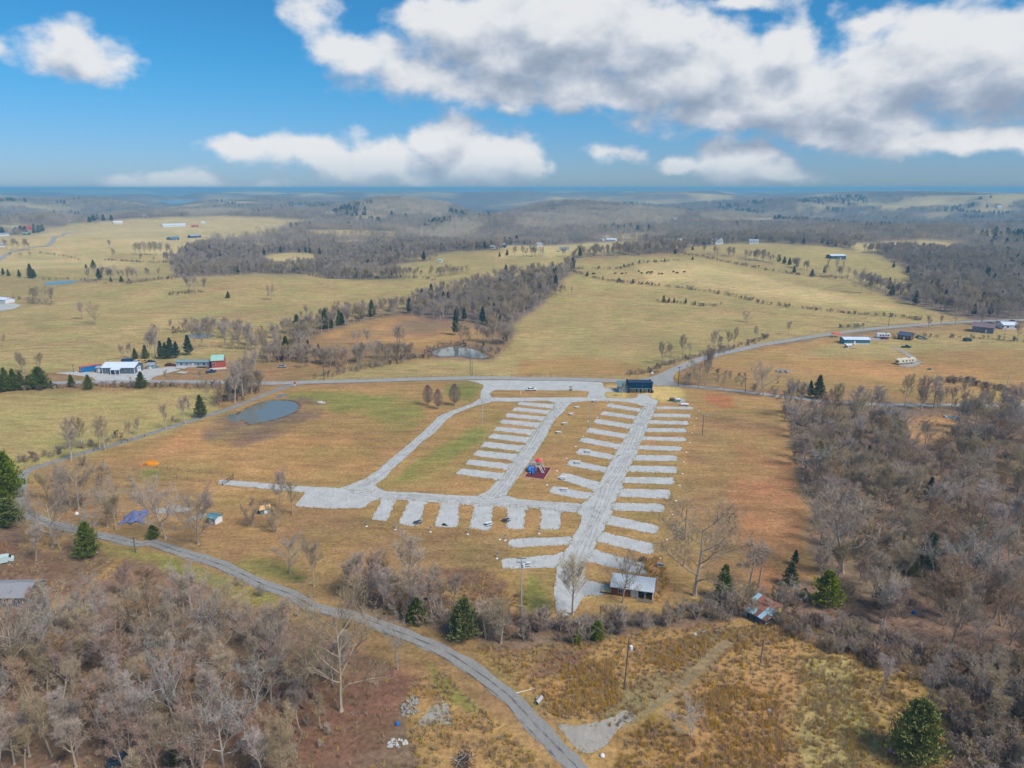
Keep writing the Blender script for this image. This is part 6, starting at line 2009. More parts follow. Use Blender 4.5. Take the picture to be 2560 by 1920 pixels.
def rusty_shed():
    fc, lc, rc_ = at(ZJ, 1135, 1385), at(ZJ, 255, 900), at(ZJ, 1885, 1135)
    e = empty('rusty_shed', fc, 0, 'tumbledown tin shed with patchwork rusty roof and yellow side', 'shed')
    ex, ey = lc - fc, rc_ - fc
    A, B = ex.length, ey.length
    e.rotation_euler = (0, 0, math.atan2(ex.y, ex.x))
    k = 1 if (ex.x * ey.y - ex.y * ey.x) > 0 else -1     # which side the other wall lies
    h0, h1 = 1.7, 2.9                                   # low eave along x, high eave at the back
    y1 = k * B

    def zr(v):
        return h0 + (h1 - h0) * v
    nx, ny = 6, 3
    r = random.Random(4)
    kinds = [M_RUST2, M_TIN, M_RUST2, M_TIN, M_TIN, M_RUST, M_TIN, M_TIN, M_RUST, M_RUST, M_RUST2, M_TIN, M_RUST, M_RUST, M_RUST, M_RUST, M_RUST, M_TIN]
    for i in range(nx):
        for j in range(ny):
            x0, x1 = -.3 + (A + .6) * i / nx, -.3 + (A + .6) * (i + 1.04) / nx
            v0, v1 = -.06 + 1.12 * j / ny, -.06 + 1.12 * (j + 1.06) / ny
            lift = .02 * ((i + j) % 2) + .03 * j
            p = [(x0, y1 * v0, zr(v0) + lift), (x1, y1 * v0, zr(v0) + lift + .02), (x1, y1 * v1, zr(v1) + lift + .02), (x0, y1 * v1, zr(v1) + lift)]
            MB().slab(p, (0, 0, .03)).build('roof_sheet', kinds[(j * nx + i) % len(kinds)], e)
    for x in (0, A * .33, A * .66, A):
        MB().tube([(x, 0, -.2), (x, 0, h0)], .09, 6).build('post', M_WOODM, e)
        MB().tube([(x, y1, -.2), (x, y1, h1)], .09, 6).build('post', M_WOODM, e)
    for i, (x0, x1, m) in enumerate([(.05, .16, M_WOODM), (.17, .26, M_WOODM), (.28, .44, M_BLUE), (.80, .95, M_TIN)]):
        MB().box(((x0 + x1) / 2 * A, -.03 * k, h0 * .5), ((x1 - x0) * A, .05, h0 * .98)).build('wall_sheet', m, e)
    MB().box((A * .5, 0, h0 - .08), (A + .5, .1, .14)).build('eave_beam', M_WHITE, e)
    for j in range(5):
        v = .15 + j * .17
        MB().box((-.04, y1 * .5, .35 + j * .42), (.06, B * (1.0 if j < 3 else .8), .1), rx=.05 * k).build('end_rail', M_WHITE if j % 2 else M_WOODM, e)
    MB().box((-.02, y1 * .45, 1.0), (.05, B * .8, 1.9)).build('end_wall', M_BLACK, e)
    MB().box((-.08, y1 * .94, 1.4), (.06, B * .13, 2.7)).build('yellow_panel', M_YEL, e)
    MB().box((A * .5, y1, 1.3), (A, .06, 2.6)).build('back_wall', M_RUST, e)
    MB().box((A, y1 * .5, 1.0), (.06, B * .95, 1.9)).build('far_end_wall', M_TIN, e)


rusty_shed()

# ------------------------------------------------------------------ playground
ZK = Frame(1300, 1140, 100 / 2212)


def playground():
    c = [at(ZK, *q) for q in ((210, 1160), (640, 610), (1745, 640), (1315, 1310))]
    mid = (c[0] + c[1] + c[2] + c[3]) / 4
    pm = empty('play_mat', mid, 0, 'maroon rubber safety mat with pink timber edge under the playset', 'mat')
    q = [p - mid for p in c]
    MB().prism([(v.x, v.y) for v in q][::-1], .0, .07).build('rubber_surface', M_MAT, pm)
    for i in range(4):
        MB().tube([q[i] + Vector((0, 0, .08)), q[(i + 1) % 4] + Vector((0, 0, .08))], .14, 4).build('edge_timber', M_BORDER, pm)
    b = at(ZK, 900, 830)
    e = empty('playset', Vector((b.x, b.y, .07)), 0, 'playset with red canopy, blue slides and white ladders', 'playset')
    # two decks on posts
    for (x, y, z) in ((-.9, .6, 1.3), (.8, .9, 1.7)):
        MB().box((x, y, z), (1.5, 1.4, .1)).build('deck', M_GREY, e)
        for sx in (-.7, .7):
            for sy in (-.65, .65):
                MB().tube([(x + sx, y + sy, 0), (x + sx, y + sy, z + 1.5)], .06, 6).build('post', M_WHITE, e)
        for s in (-1, 1):
            for k in range(5):
                MB().box((x + s * .7, y - .5 + k * .25, z + .5), (.05, .06, .8)).build('railing_bar', M_WHITE, e)
        for k in range(6):
            MB().box((x - .55 + k * .22, y + .66, z + .5), (.06, .05, .8)).build('railing_bar', M_WHITE, e)
    # canopies
    MB().lathe((.8, .9, 3.25), [(1.45, 0), (1.4, .1), (.7, .55), (.15, .75)], 4).build('red_canopy', M_RED_PLAY, e)
    MB().slab([(-1.8, -.2, 2.75), (0, -.2, 2.75), (0, .6, 3.2), (-1.8, .6, 3.2)], (0, 0, .06)).build('canopy', M_GREY, e)
    MB().slab([(-1.8, .6, 3.2), (0, .6, 3.2), (0, 1.4, 2.75), (-1.8, 1.4, 2.75)], (0, 0, .06)).build('canopy', M_WHITE, e)
    # slides
    MB().tube([(-1.6, .4, 1.7), (-2.2, .2, 1.55), (-2.4, -.6, 1.1), (-2.3, -1.3, .6), (-2.1, -1.8, .35)], [.42, .45, .45, .45, .45], 9, cap=False).build('tube_slide', M_BLUE_PLAY, e)
    s = MB()
    pts = [(-.9, -.1, 1.32), (-.95, -.7, 1.15), (-1.05, -2.2, .4), (-1.1, -3.0, .22)]
    for i in range(3):
        a_, b_ = Vector(pts[i]), Vector(pts[i + 1])
        s.add([a_ + Vector((-.4, 0, 0)), a_ + Vector((.4, 0, 0)), b_ + Vector((.4, 0, 0)), b_ + Vector((-.4, 0, 0))], [(0, 1, 2, 3)])
        for sd_ in (-.4, .4):
            s.slab([a_ + Vector((sd_, 0, -.05)), b_ + Vector((sd_, 0, -.05)), b_ + Vector((sd_, 0, .3)), a_ + Vector((sd_, 0, .3))], (.05, 0, 0))
    s.build('straight_slide', M_BLUE_PLAY, e)
    # ladders
    for (x0, y0, z0, x1, y1) in ((-1.4, -.1, 1.3, -2.4, -2.0), (1.0, .2, 1.7, 2.2, -2.0)):
        ld = empty('ladder', (0, 0, 0)); ld.parent = e
        a_, b_ = Vector((x0, y0, z0)), Vector((x1, y1, 0))
        side = Vector((b_.y - a_.y, a_.x - b_.x, 0)).normalized() * .35
        for sg in (-1, 1):
            MB().tube([a_ + side * sg, b_ + side * sg], .06, 5).build('stringer', M_WHITE, ld)
        for k in range(6):
            c0 = a_.lerp(b_, (k + .5) / 6)
            MB().tube([c0 - side, c0 + side], .05, 5).build('rung', M_WHITE, ld)
    MB().tube([(1.6, 1.6, 3.9), (2.9, .2, .1)], .07, 6).build('swing_leg', M_CREAM, e)
    MB().tube([(1.2, 1.2, 3.6), (1.6, 1.6, 3.9)], .07, 6).build('swing_beam', M_CREAM, e)
    MB().lathe((1.9, .6, 1.2), [(.3, 0), (.35, .2), (.3, .5)], 8).build('climbing_pod', M_GREY, e)


playground()

# ------------------------------------------------------------------ camp furniture
G_T = 'picnic tables of the camp ground'
for i, (x, y, rz) in enumerate([(535, 272, .3), (258, 370, .35), (172, 475, .3), (70, 622, .35), (-22, 758, .35)]):
    picnic_table(at(ZB, x, y), rz, ORD[i] + ' white picnic table from the bath house in the row on the middle grass', group=G_T)
for i, (fr, x, y) in enumerate([(ZB, 430, 1045), (ZB, 270, 1215), (ZB, 45, 1460), (ZC, 435, 160)]):
    picnic_table(at(fr, x, y), -.12, ORD[i] + ' white picnic table from the top on the middle column of pads', group=G_T)
picnic_table(at(ZC, 1915, 1325), -.2, 'grey picnic table on the grass near the big oak', M_GREY, G_T)
picnic_table(at(D3, 130, 1082), .05, 'white picnic table with reddish edge beside the utility pole', M_WHITE, G_T)
picnic_table(at(ZD, 1800, 592), .5, 'white picnic table at the end of the fourth lower pad', M_WHITE, G_T)
picnic_table(at(ZD, 865, 572), .6, 'dark picnic table at the end of the second lower pad', M_DGREY, G_T)
picnic_table(at(ZD, 2028, 545), .5, 'dark picnic table left of the fifth lower pad', M_DGREY, G_T)
picnic_table(at(ZC, 1645, 1240), 1.3, 'dark brown bench table on the grass strip above the last right pad', M_LOG, G_T)
e = empty('fire_ring', at(ZD, 1212, 592), 0, 'black steel fire ring on the third lower pad', 'fire ring')
MB().lathe((0, 0, 0), [(.5, 0), (.52, .3), (.42, .3), (.4, .05)], 12).build('ring', M_BLACK, e)
MB().box((.1, 0, .33), (.7, .5, .03)).build('grill', M_DGREY, e)
MB().box((.75, -.55, .2), (.5, .25, .2)).build('grate_handle', M_BLACK, e)
G_H = 'utility hookups of the camp pads'
for i, (x, y) in enumerate([(200, 592), (578, 634), (1037, 664), (1527, 694), (2018, 775), (1910, 1012)]):
    hookup(at(ZD, x, y), ORD[i] + ' hookup post with white cap from the left along the lower pads', True, G_H)
hookup(at(ZC, 45, 800), 'hookup post with white cap beside the sixth lower pad', True, G_H)
hookup(at(ZD, 1948, 785), 'white cleanout cap on the grass below the fifth lower pad', False, G_H)
for i, (fr, x, y) in enumerate([(ZB, 2130, 412), (ZB, 2095, 527), (ZB, 2060, 637), (ZB, 2030, 752), (ZB, 1995, 900), (ZB, 1940, 1050), (ZB, 1900, 1197), (ZB, 1880, 1377), (ZB, 1838, 1557), (ZC, 2150, 317), (ZC, 2098, 532), (ZC, 2005, 917), (ZC, 1920, 1207)]):
    hookup(at(fr, x, y), ORD[i] + ' white cleanout cap from the top beyond the right-hand pad ends', False, G_H)
for i, (fr, x, y) in enumerate([(ZB, 575, 515), (ZB, 432, 570), (ZB, 357, 805), (ZB, 240, 960), (ZB, 100, 1143), (ZA, 1885, 1365), (ZA, 1712, 1608)]):
    hookup(at(fr, x, y), ORD[i] + ' white cleanout cap from the top beyond the middle pad ends', False, G_H)

utility_pole(ZA, 590, 565, 140, 'pale pole on the grass left of the left-hand pads', M_POLEP, 0, light=True)
utility_pole(ZB, 460, 657, 310, 'steel light pole between the middle pads and the picnic row', M_STEEL, 0, light=True)
utility_pole(ZB, 2185, 792, 480, 'light pole on the brown grass right of the pads', M_POLE, 0, light=True)
utility_pole(D3, 1492, 862, 605, 'thin pole rising beside the big oak', M_POLE, 0, light=True)
big, bh = utility_pole(D3, 80, 1455, 1040, 'tall utility pole with transformer at the bottom of the camp ground', M_POLEP, 2, tx=True)
fg, fh = utility_pole(E7, 968, 772, 370, 'grey utility pole with white transformer in the rough grass', M_POLE, 0, tx=True, lean=.5)
G_P = 'utility poles along the roads'
utility_pole(B6, 590, 592, 412, 'utility pole beside the county road left of the camp entrance', group=G_P)
utility_pole(B6, 1852, 534, 378, 'left of two utility poles close together behind the camp entrance', group=G_P)
utility_pole(B6, 1868, 542, 428, 'right of two utility poles close together behind the camp entrance', group=G_P)
utility_pole(C7, 1436, 640, 474, 'dark utility pole at the road junction', mt('dark_creosote_pole', 66, 66, 72), group=G_P)
utility_pole(C7, 2018, 702, 565, 'leaning utility pole along the branch road', lean=-.8, group=G_P)
utility_pole(E8, 1040, 126, 8, 'utility pole above the county road behind the travel trailer', group=G_P)
utility_pole(E8, 2035, 248, 140, 'pale utility pole in front of the white bungalow', M_POLEP, group=G_P)
utility_pole(E8, 820, 192, 70, 'faint pale pole behind the teal mobile home', M_POLEP, 0, group=G_P)
utility_pole(D1, 1172, 972, 835, 'wooden utility pole beside the lane left of the camp', group=G_P)
utility_pole(B5, 638, 522, 450, 'short pole beside the blue container', group=G_P)
utility_pole(E8, 2060, 665, 525, 'pale pole in the rough ground at the right edge', M_POLEP, 0, group=G_P)
utility_pole(C7, 1465, 437, 375, 'pale pole among the trees where the county road climbs', M_POLEP, 0, group=G_P)
utility_pole(E7, 2145, 560, 350, 'thin leaning fence pole left of the rusty shed', M_WOODM, 0, lean=.15, group=G_P)


def cable(a, b, sag, label, r=.02):
    pts = [a.lerp(b, k / 14) - Vector((0, 0, sag * 4 * (k / 14) * (1 - k / 14))) for k in range(15)]
    tag(MB().tube(pts, r, 3, cap=False).build('power_cable', mt('pale_cable', 150, 140, 132), None), label, 'cable', 'overhead power cables')


bt, ft = big.location + Vector((0, 0, bh)), fg.location + Vector((.5, 0, fh))
cable(bt + Vector((.9, .1, -.3)), ft + Vector((0, 0, -.1)), 1.0, 'upper power cable between the two foreground utility poles')
cable(bt + Vector((-.9, .1, -1.2)), ft + Vector((0, 0, -2.2)), 1.2, 'lower power cable between the two foreground utility poles', .03)
for i, (q, lab) in enumerate([((1480, 920), 'power cable running from the foreground pole to the lower right'), ((1330, 900), 'second power cable running from the foreground pole to the lower right')]):
    g_ = at(E7, *q)
    end = ft + (Vector((g_.x, g_.y, 0)) - Vector((ft.x, ft.y, 0))) * 2.2
    cable(ft + Vector((0, 0, -.1 - 2.0 * i)), Vector((end.x, end.y, fh)), 1.5, lab)
lp = at(D1, 1172, 972)
cable(lp + Vector((0, 0, 9)), at(D1, 2000, 1300) + Vector((0, 0, 9)), 1.0, 'power cable following the lane below the blue tarpaulin', .025)

fence('wire_fence', ZF, [(1230, 450), (160, 282), (320, 225), (1362, 345)], 1.25, 4.0, 'long narrow wire run on thin posts left of the gravel spur', M_POLE, 3, .04)
f = empty('metal_gate', at(ZF, 1232, 452), 0, 'black bar gate across the end of the gravel spur', 'gate')
ga, gb = at(ZF, 1232, 452), at(ZF, 1362, 372)
for k in range(9):
    q = (ga.lerp(gb, k / 8)) - ga
    MB().tube([(q.x, q.y, 0), (q.x, q.y, 1.35)], .045 if k % 4 else .09, 5).build('bar', M_BLACK, f)
for z in (.25, 1.2):
    d = gb - ga
    MB().tube([(0, 0, z), (d.x, d.y, z)], .04, 5).build('rail', M_BLACK, f)
fence('road_fence', C7, [(-1330, 590), (-700, 560), (0, 552), (500, 556), (1020, 560), (1030, 530), (1200, 520)], 1.3, 9.0, 'old post and wire fence behind the county road', M_WOODM, 3, .08, .025)
fence('roadside_rail', B5, [(810, 1200), (905, 1195), (1050, 1130), (1110, 1115), (1250, 1080)], .9, 4.0, 'broken timber rail along the pasture lane', mt('red_brown_rail', 130, 92, 76), 1, .1, .07, M_WOODM)
fence('pasture_fence', E8, [(-200, 0), (500, 45), (1040, 120), (1300, 110)], 1.2, 14.0, 'wire fence across the right pasture above the county road', M_WOODM, 2, .08, .03)


def sign(fr, x, y, top, m, label, shape=4, size=.75, mb=None):
    p = at(fr, x, y)
    h = abs(y - top) * fr.s * scale_at(p) * 1.03
    e = empty('road_sign', p, 0, label, 'sign')
    MB().tube([(0, 0, -.1), (0, 0, h)], .06, 6).build('post', M_STEEL, e)
    pts = [(size / 2 * 1.2 * math.cos(6.283 * (k + .5) / shape), h - size / 2 + size / 2 * 1.2 * math.sin(6.283 * (k + .5) / shape)) for k in range(shape)]
    MB().profile(pts, -.12, -.07).build('sign_plate', m, e)
    if mb:
        MB().box((0, -.08, h - size * 1.4), (size * .8, .05, size * .6)).build('lower_plate', mb, e)


sign(B6, 338, 658, 604, M_REDP, 'red stop sign where the lane meets the county road', 8, 1.0, M_WHITE)
sign(C7, 1420, 578, 522, M_YEL, 'yellow warning sign at the road junction', 4, 1.6, M_YEL)
sign(C7, 1210, 560, 516, M_WHITE, 'white round-faced sign beside the county road bend', 8, 1.1)
e = empty('notice_board', at(ZE, 2130, 472), 0, 'small brown notice board on the front gravel lot', 'notice board')
for s in (-.5, .5):
    MB().box((s, 0, .9), (.12, .12, 1.8)).build('post', M_LOG, e)
MB().box((0, -.08, 1.25), (1.2, .08, .8)).build('board', M_CREAM, e)
MB().box((0, 0, 1.85), (1.6, .6, .1)).build('roof', M_LOG, e)
MB().box((0, -.05, .5), (1.2, .1, .6)).build('panel', M_LOG, e)
e = empty('marker_post', at(ZE, 1358, 515), 0, 'white marker post on the entrance island', 'post')
MB().box((0, 0, .55), (.3, .3, 1.1)).build('shaft', M_WHITE, e)
MB().box((0, 0, 1.14), (.36, .36, .08)).build('cap', M_CREAM, e)
car(at(ZE, 1530, 468), 0.03, M_WHITE, 'white car parked on the front gravel lot behind the island', 4.7)

# dumpster corner
ZL = Frame(1520, 920, 240 / 2212)
tag(sheet('concrete_pad', ZL((1400, 690), (1700, 700), (1800, 760), (1640, 810), (1480, 770)), .03, M_CONC, None, .05), 'small concrete pad right of the bath house', 'pad')
e = empty('dumpster', at(ZL, 1475, 760), .1, 'dark green rubbish dumpster right of the bath house', 'dumpster')
MB().profile([(-.9, .1), (.9, .1), (1.0, 1.3), (-1.0, 1.3)], -.7, .7).build('bin', M_GREENBIN, e)
for s in (-.5, .5):
    MB().box((s, 0, 1.36), (.95, 1.45, .08), rx=.08).build('lid', mt('red_brown_lid', 170, 90, 88), e)
e = empty('dumpster', at(ZL, 1612, 778), 0, 'teal and white rubbish skip beside the green dumpster', 'dumpster')
MB().profile([(-.9, .1), (.9, .1), (1.0, 1.2), (-1.0, 1.2)], -.7, .7).build('bin', M_TEAL, e)
MB().box((.1, .1, 1.28), (1.9, 1.4, .1), rx=.12).build('lid', M_WHITE, e)
e = empty('pipe_stand', at(ZL, 1748, 770), 0, 'pinkish pipe stand beside the rubbish skips', 'pipe')
for s in (-.4, 0, .4):
    MB().tube([(s, 0, 0), (s, 0, 1.5 + s * .3)], .07, 6).build('pipe', mt('pink_white_pipe', 214, 196, 206), e)
MB().box((0, 0, .9), (1.1, .1, .12)).build('crossbar', M_WHITE, e)
e = empty('gas_tank', at(ZL, 1760, 870), -.05, 'long white gas tank above the first right pad', 'tank')
MB().tube([(-1.75, 0, .75), (-1.6, 0, .75), (1.6, 0, .75), (1.75, 0, .75)], [.2, .5, .5, .2], 12).build('cylinder', M_WHITE, e)
for s in (-1, 1):
    MB().box((s, 0, .2), (.2, .8, .4)).build('foot', M_CONC, e)
MB().lathe((0, 0, 1.22), [(.15, 0), (.15, .2)], 8).build('valve_cover', M_WHITE, e)

# ------------------------------------------------------------------ sheds and oddments left of the camp
e = set_house('garden_shed', 'shed', ZF, 1060, 905, 1150, 925, 2.6, 1.9, .5, M_WHITE, M_TEAL, 'small white shed with blue-grey roof and dark frame lines', end_wins=False, doors=(0,))
for x in (-1.1, .9):
    MB().box((x, -1.38, .95), (.1, .08, 1.9)).build('corner_trim', M_DGREY, e)
e = set_house('hut', 'hut', ZF, 1690, 800, 1805, 775, 2.2, 1.5, .5, M_TEAL, mt('orange_tan_roof', 226, 178, 122), 'little pale blue hut with orange-tan roof by the gravel spur', end_wins=False, doors=(.2,))
e = empty('board_on_posts', at(ZF, 1745, 700), 0, 'orange board on a thin post behind the little hut', 'board')
MB().box((.3, 0, 2.1), (1.4, .1, .35)).build('board', mt('orange_board', 224, 160, 110), e)
MB().tube([(-.5, 0, 0), (-.5, 0, 2.3)], .06, 6).build('post', M_WOODM, e)


def tarp(fr, cx, cy_, rx, ry, label, m, seed, h=.9):
    r = random.Random(seed)
    c = at(fr, cx, cy_)
    s = scale_at(c) * fr.s
    n, k = 15, 9
    b = MB()
    vs_ = []
    for i in range(n):
        for j in range(k):
            u, v = i / (n - 1) * 2 - 1, j / (k - 1) * 2 - 1
            q = max(0, 1 - (u * u + v * v) * .55)
            edge = 1 + .18 * math.sin(7 * math.atan2(v, u))
            vs_.append((u * rx * s * edge, v * ry * s * 2 * edge, q * h * r.uniform(.5, 1.1) + .02))
    b.add(vs_, [(i * k + j, (i + 1) * k + j, (i + 1) * k + j + 1, i * k + j + 1) for i in range(n - 1) for j in range(k - 1)])
    e = empty('tarpaulin', c, .2, label, 'tarpaulin')
    o = b.build('sheet', m, e)
    for i in range(6):
        a = r.uniform(0, 6.28)
        MB().box((math.cos(a) * rx * s * .6, math.sin(a) * ry * s, h * .55), (r.uniform(.4, 1), .3, .3), rz=a).build('weight_block', M_WOODM, e)


tarp(D1, 1170, 670, 90, 60, 'crumpled blue tarpaulin over a heap left of the sheds', M_TARP, 3)
e = empty('soil_heap', at(D1, 1310, 205), 0, 'bright orange soil bank at the end of the wire run', 'soil heap')
b = MB()
b.lathe((0, 0, -.1), [(2.3, 0), (1.9, .6), (1.0, 1.1), (.2, 1.25)], 16)
rr = random.Random(9)
b.v = [(x * 1.25 + rr.gauss(0, .2), y * .6 + rr.gauss(0, .15), z * (.7 + .3 * rr.random())) for x, y, z in b.v]
b.build('bank', mt('orange_clay', 226, 140, 36, .95, .2), e)
for i in range(7):
    MB().lathe((rr.uniform(-3, 3), rr.uniform(-2, -1.4), 0), [(.4, 0), (.35, .3), (.1, .45)], 6).build('clod', mt('orange_clay', 226, 140, 36), e)
boulders('stone_heap', B6, 568, 785, 42, 12, 26, 'scatter of pale stones beside the muddy pond', M_STONE, 5, (.5, 1.2))
boulders('junk_heap', E8, 145, 515, 70, 18, 22, 'grey junk and rubble heap right of the junction', M_ROCK, 6, (.8, 2.2))
boulders('junk_heap', E8, 1590, 915, 60, 18, 14, 'pile of scrap below the branch road at the wood edge', M_TIN, 7, (.6, 1.6))
boulders('rubble_heap', E6, 1330, 930, 90, 60, 46, 'heap of grey rubble and rusty scrap beside the pale gravel', M_ROCK, 8, (.25, .8), hgt_=.5)
boulders('rubble_heap', E6, 1230, 1240, 90, 30, 34, 'lower heap of broken stone below the first rubble heap', M_STONE, 9, (.2, .6), hgt_=.3)
boulders('rubble_heap', D1, 790, 970, 60, 15, 8, 'few pale stones round the foot of the lane cedar', M_STONE, 10, (.3, .7))


def brush_pile(fr, cx, cy_, R, label, seed, m, n=90, h=1.2):
    r = random.Random(seed)
    e = empty('brush_pile', at(fr, cx, cy_), 0, label, 'brush pile')
    for i in range(n):
        a, q = r.uniform(0, 6.28), r.uniform(0, R * .75)
        p = Vector((math.cos(a) * q, math.sin(a) * q, r.uniform(.05, h * (1 - q / R) + .1)))
        d = Vector((r.gauss(0, 1), r.gauss(0, 1), r.gauss(0, .25))).normalized() * r.uniform(.8, 1.8)
        MB().tube([p - d * .5, p + Vector((r.gauss(0, .1), r.gauss(0, .1), r.gauss(0, .08))), p + d * .5], [r.uniform(.03, .08), .05, .02], 4).build('stick', m if r.random() < .7 else M_BARK_PALE, e)


brush_pile(E6, 1800, 1400, 2.6, 'round pile of cut brush at the bottom edge', 1, M_LOG, 110, 1.4)
brush_pile(E7, 1660, 282, 1.6, 'pile of pale logs left of the rusty shed', 2, M_BARK_PALE, 26, .5)
brush_pile(E7, 1782, 282, 1.1, 'smaller pile of pale logs nearer the rusty shed', 3, M_BARK_PALE, 14, .4)
brush_pile(ZI, 1690, 290, 1.2, 'few broken planks beside the brick building', 4, M_CREAM, 8, .3)
brush_pile(D3, 1965, 1085, .9, 'small dark scrap pile on the brown grass beyond the oak', 5, M_DGREY, 10, .4)


def litter(fr, x, y, m, label, name='litter_bag', cat='litter', k=.5):
    e = empty(name, at(fr, x, y), .4, label, cat)
    b = MB().lathe((0, 0, 0), [(k * .5, 0), (k * .62, k * .3), (k * .4, k * .65), (k * .12, k * .8)], 7)
    b.build('sack', m, e)
    MB().box((0, 0, k * .82), (k * .3, k * .1, k * .2)).build('knot', m, e)


litter(E9, 1065, 1318, mt('pink_plastic', 178, 110, 160), 'pink plastic bundle left of the bottom right cedar', k=.9)
litter(E9, 1180, 1408, mt('yellow_plastic', 214, 186, 84), 'yellow litter below the bottom right cedar', k=.7)
litter(E7, 780, 1352, M_WHITE, 'white litter at the foot of the gravel mouth', k=.7)
litter(E7, 1580, 308, M_WHITE, 'white drum in the grass left of the logs', k=.8)
litter(E9, 1265, 115, M_BLUE_PLAY, 'blue scrap at the edge of the right-hand wood', k=.8)
litter(E6, 1222, 1075, M_BLUE_PLAY, 'blue scrap on the left of the rubble heap', k=.7)
litter(ZG, 938, 1010, M_WHITE, 'white scrap under the trees inside the lane bend', k=1.0)
litter(E9, 10, 960, M_WHITE, 'white litter in the pale grass', k=.6)
e = empty('culvert_pipe', at(E7, 235, 880), 1.0, 'pale culvert pipe end beside the lane', 'pipe')
MB().tube([(-.9, 0, .35), (.9, 0, .45)], .38, 10, cap=False).build('pipe', M_CONC, e)
MB().box((.5, .5, .2), (.9, .6, .4)).build('headwall', M_ROCK, e)
e = empty('felled_pole', at(E7, 120, 790), 0, 'pale felled pole lying beside the lane', 'pole')
MB().tube([(-1.8, -.6, .12), (1.8, .6, .2)], [.09, .06], 6).build('shaft', M_CREAM, e)
MB().tube([(.6, .2, .15), (1.1, .9, .3)], .04, 5).build('stub', M_CREAM, e)

# half hidden things at the left edge and in the wood
set_house('cottage', 'house', D1, -260, 1452, 235, 1445, 7.0, 2.6, 1.6, M_SIDING, mt('weathered_grey_roof', 150, 150, 156), 'weathered grey-roofed cottage cut by the left edge', wins=((2, 1.0), (5, 1.0)), chimney=False, ribs=14)
car(at(D1, 20, 1065), .5, mt('pale_mint_paint', 196, 214, 210), 'pale mint van half hidden by saplings at the left edge', 5.0, 'van')
car(at(E5, 1065, 1400), .3, mt('faded_blue_paint', 56, 78, 102), 'faded blue car abandoned in the lower left wood', 4.4)

# ------------------------------------------------------------------ farm on the left
ZM = Frame(180, 880, 420 / 2212)


def container(fr, a, b, label, m1, m2, W=2.5, H=2.9):
    p, q = at(fr, *a), at(fr, *b)
    mid, an, L_ = facing(p, q)
    L_ = min(L_, 16)
    off = Vector((-math.sin(an), math.cos(an), 0)) * W / 2
    e = empty('shipping_container', mid + off, an, label, 'container')
    MB().box((0, 0, H / 2), (L_ - .1, W - .1, H)).build('box', m1, e)
    me = MB().box((0, 0, 0), (.16, .06, H - .4)).mesh('corrugation', m1)
    n = int(L_ / .6)
    for i in range(n):
        o = bpy.data.objects.new('corrugation', me); col.objects.link(o); o.parent = e
        o.location = (-L_ / 2 + .4 + i * .6, -W / 2 + .04, H / 2)
    MB().box((-L_ / 2, 0, H / 2), (.14, W, H)).build('end_door', m2, e)
    MB().box((0, 0, H + .03), (L_, W, .08)).build('roof', m2, e)
    for s in (-.4, .4):
        MB().box((-L_ / 2 - .09, s, H / 2), (.06, .08, H * .9)).build('lock_bar', M_STEEL, e)


container(ZM, (120, 276), (400, 232), 'long blue container with orange-red end beside the workshop', mt('blue_container_paint', 22, 112, 172), M_ORANGEP)
e = set_house('workshop_house', 'house', ZM, 405, 287, 828, 287, 9.0, 3.2, 1.7, M_SIDING, M_ROOFW, 'slate-grey workshop house with white metal roof and porch', wins=((-7, 1.0), (-4.6, 1.4), (2.6, 1.4), (5.4, 1.4)), doors=(-1.2,), end_door=True, ribs=20)
MB().slab([(-2.8, -7.2, 2.6), (2.0, -7.2, 2.6), (2.0, -4.0, 3.6), (-2.8, -4.0, 3.6)], (0, 0, .12)).build('porch_roof', M_ROOFW, e)
for x in (-2.6, -.4, 1.8):
    MB().box((x, -7.0, 1.3), (.2, .2, 2.6)).build('porch_post', M_WHITE, e)
for x in (-8.0, 8.0):
    MB().box((x, -4.56, 1.6), (.25, .08, 3.2)).build('corner_trim', M_WHITE, e)
set_house('annex_shed', 'shed', ZM, 322, 272, 398, 270, 5, 2.4, .4, M_GREY, M_STEEL, 'grey annex shed between container and workshop house', end_wins=False, doors=(0,))
set_house('small_shed', 'shed', ZM, 985, 225, 1085, 222, 4, 2.0, .9, mt('sage_grey_siding', 150, 160, 156), M_GREY, 'sage grey shed right of the workshop house', doors=(0,), end_wins=False)
tarp(ZM, 1120, 205, 24, 12, 'teal and white tarpaulin beside the sage grey shed', M_TEAL, 8, 1.0)
e = set_house('trailer_home', 'house', ZM, 1375, 196, 1815, 200, 4.5, 2.7, .6, mt('pale_blue_siding', 164, 178, 190), M_ROOFT, 'long pale trailer home with green-grey roof behind the slabs', wins=((-6, 1.2), (-3.2, .9), (3.0, .9), (6, 1.2)), doors=(0,), skirt=M_WHITE, ribs=14)
for k in range(6):
    MB().box((5.0, -2.4 - k * .3, .6), (5.0, .28, .08)).build('deck_board', M_WOODM, e)
e = set_house('red_barn', 'barn', ZM, 1845, 232, 2000, 222, 12, 4.6, 1.6, M_BARN, M_ROOFG, 'orange-red barn with pale green roof right of the trailer home', wins=((-1.5, 1.0),), end_wins=False, ribs=12)
MB().box((0, -6.05, .4), (8.0, .12, .8)).build('white_base', M_WHITE, e)
car(at(ZM, 735, 135), .25, M_CARBLUE, 'blue box truck behind the workshop house', 6, 'van')
car(at(ZM, 868, 142), .1, M_WHITE, 'white car behind the workshop house roof', 4.5)
car(at(ZM, 950, 142), .1, M_YEL, 'yellow car behind the workshop house', 4.2)
car(at(ZM, 1035, 142), .1, M_BLACK, 'black car at the right end of the yard behind the workshop', 4.5)
car(at(ZM, 1290, 182), .15, M_MAROON, 'maroon car parked left of the trailer home', 5.0)
car(at(ZM, 1832, 272), .6, M_CARBLUE, 'blue pickup in front of the red barn', 5.0, 'pickup')
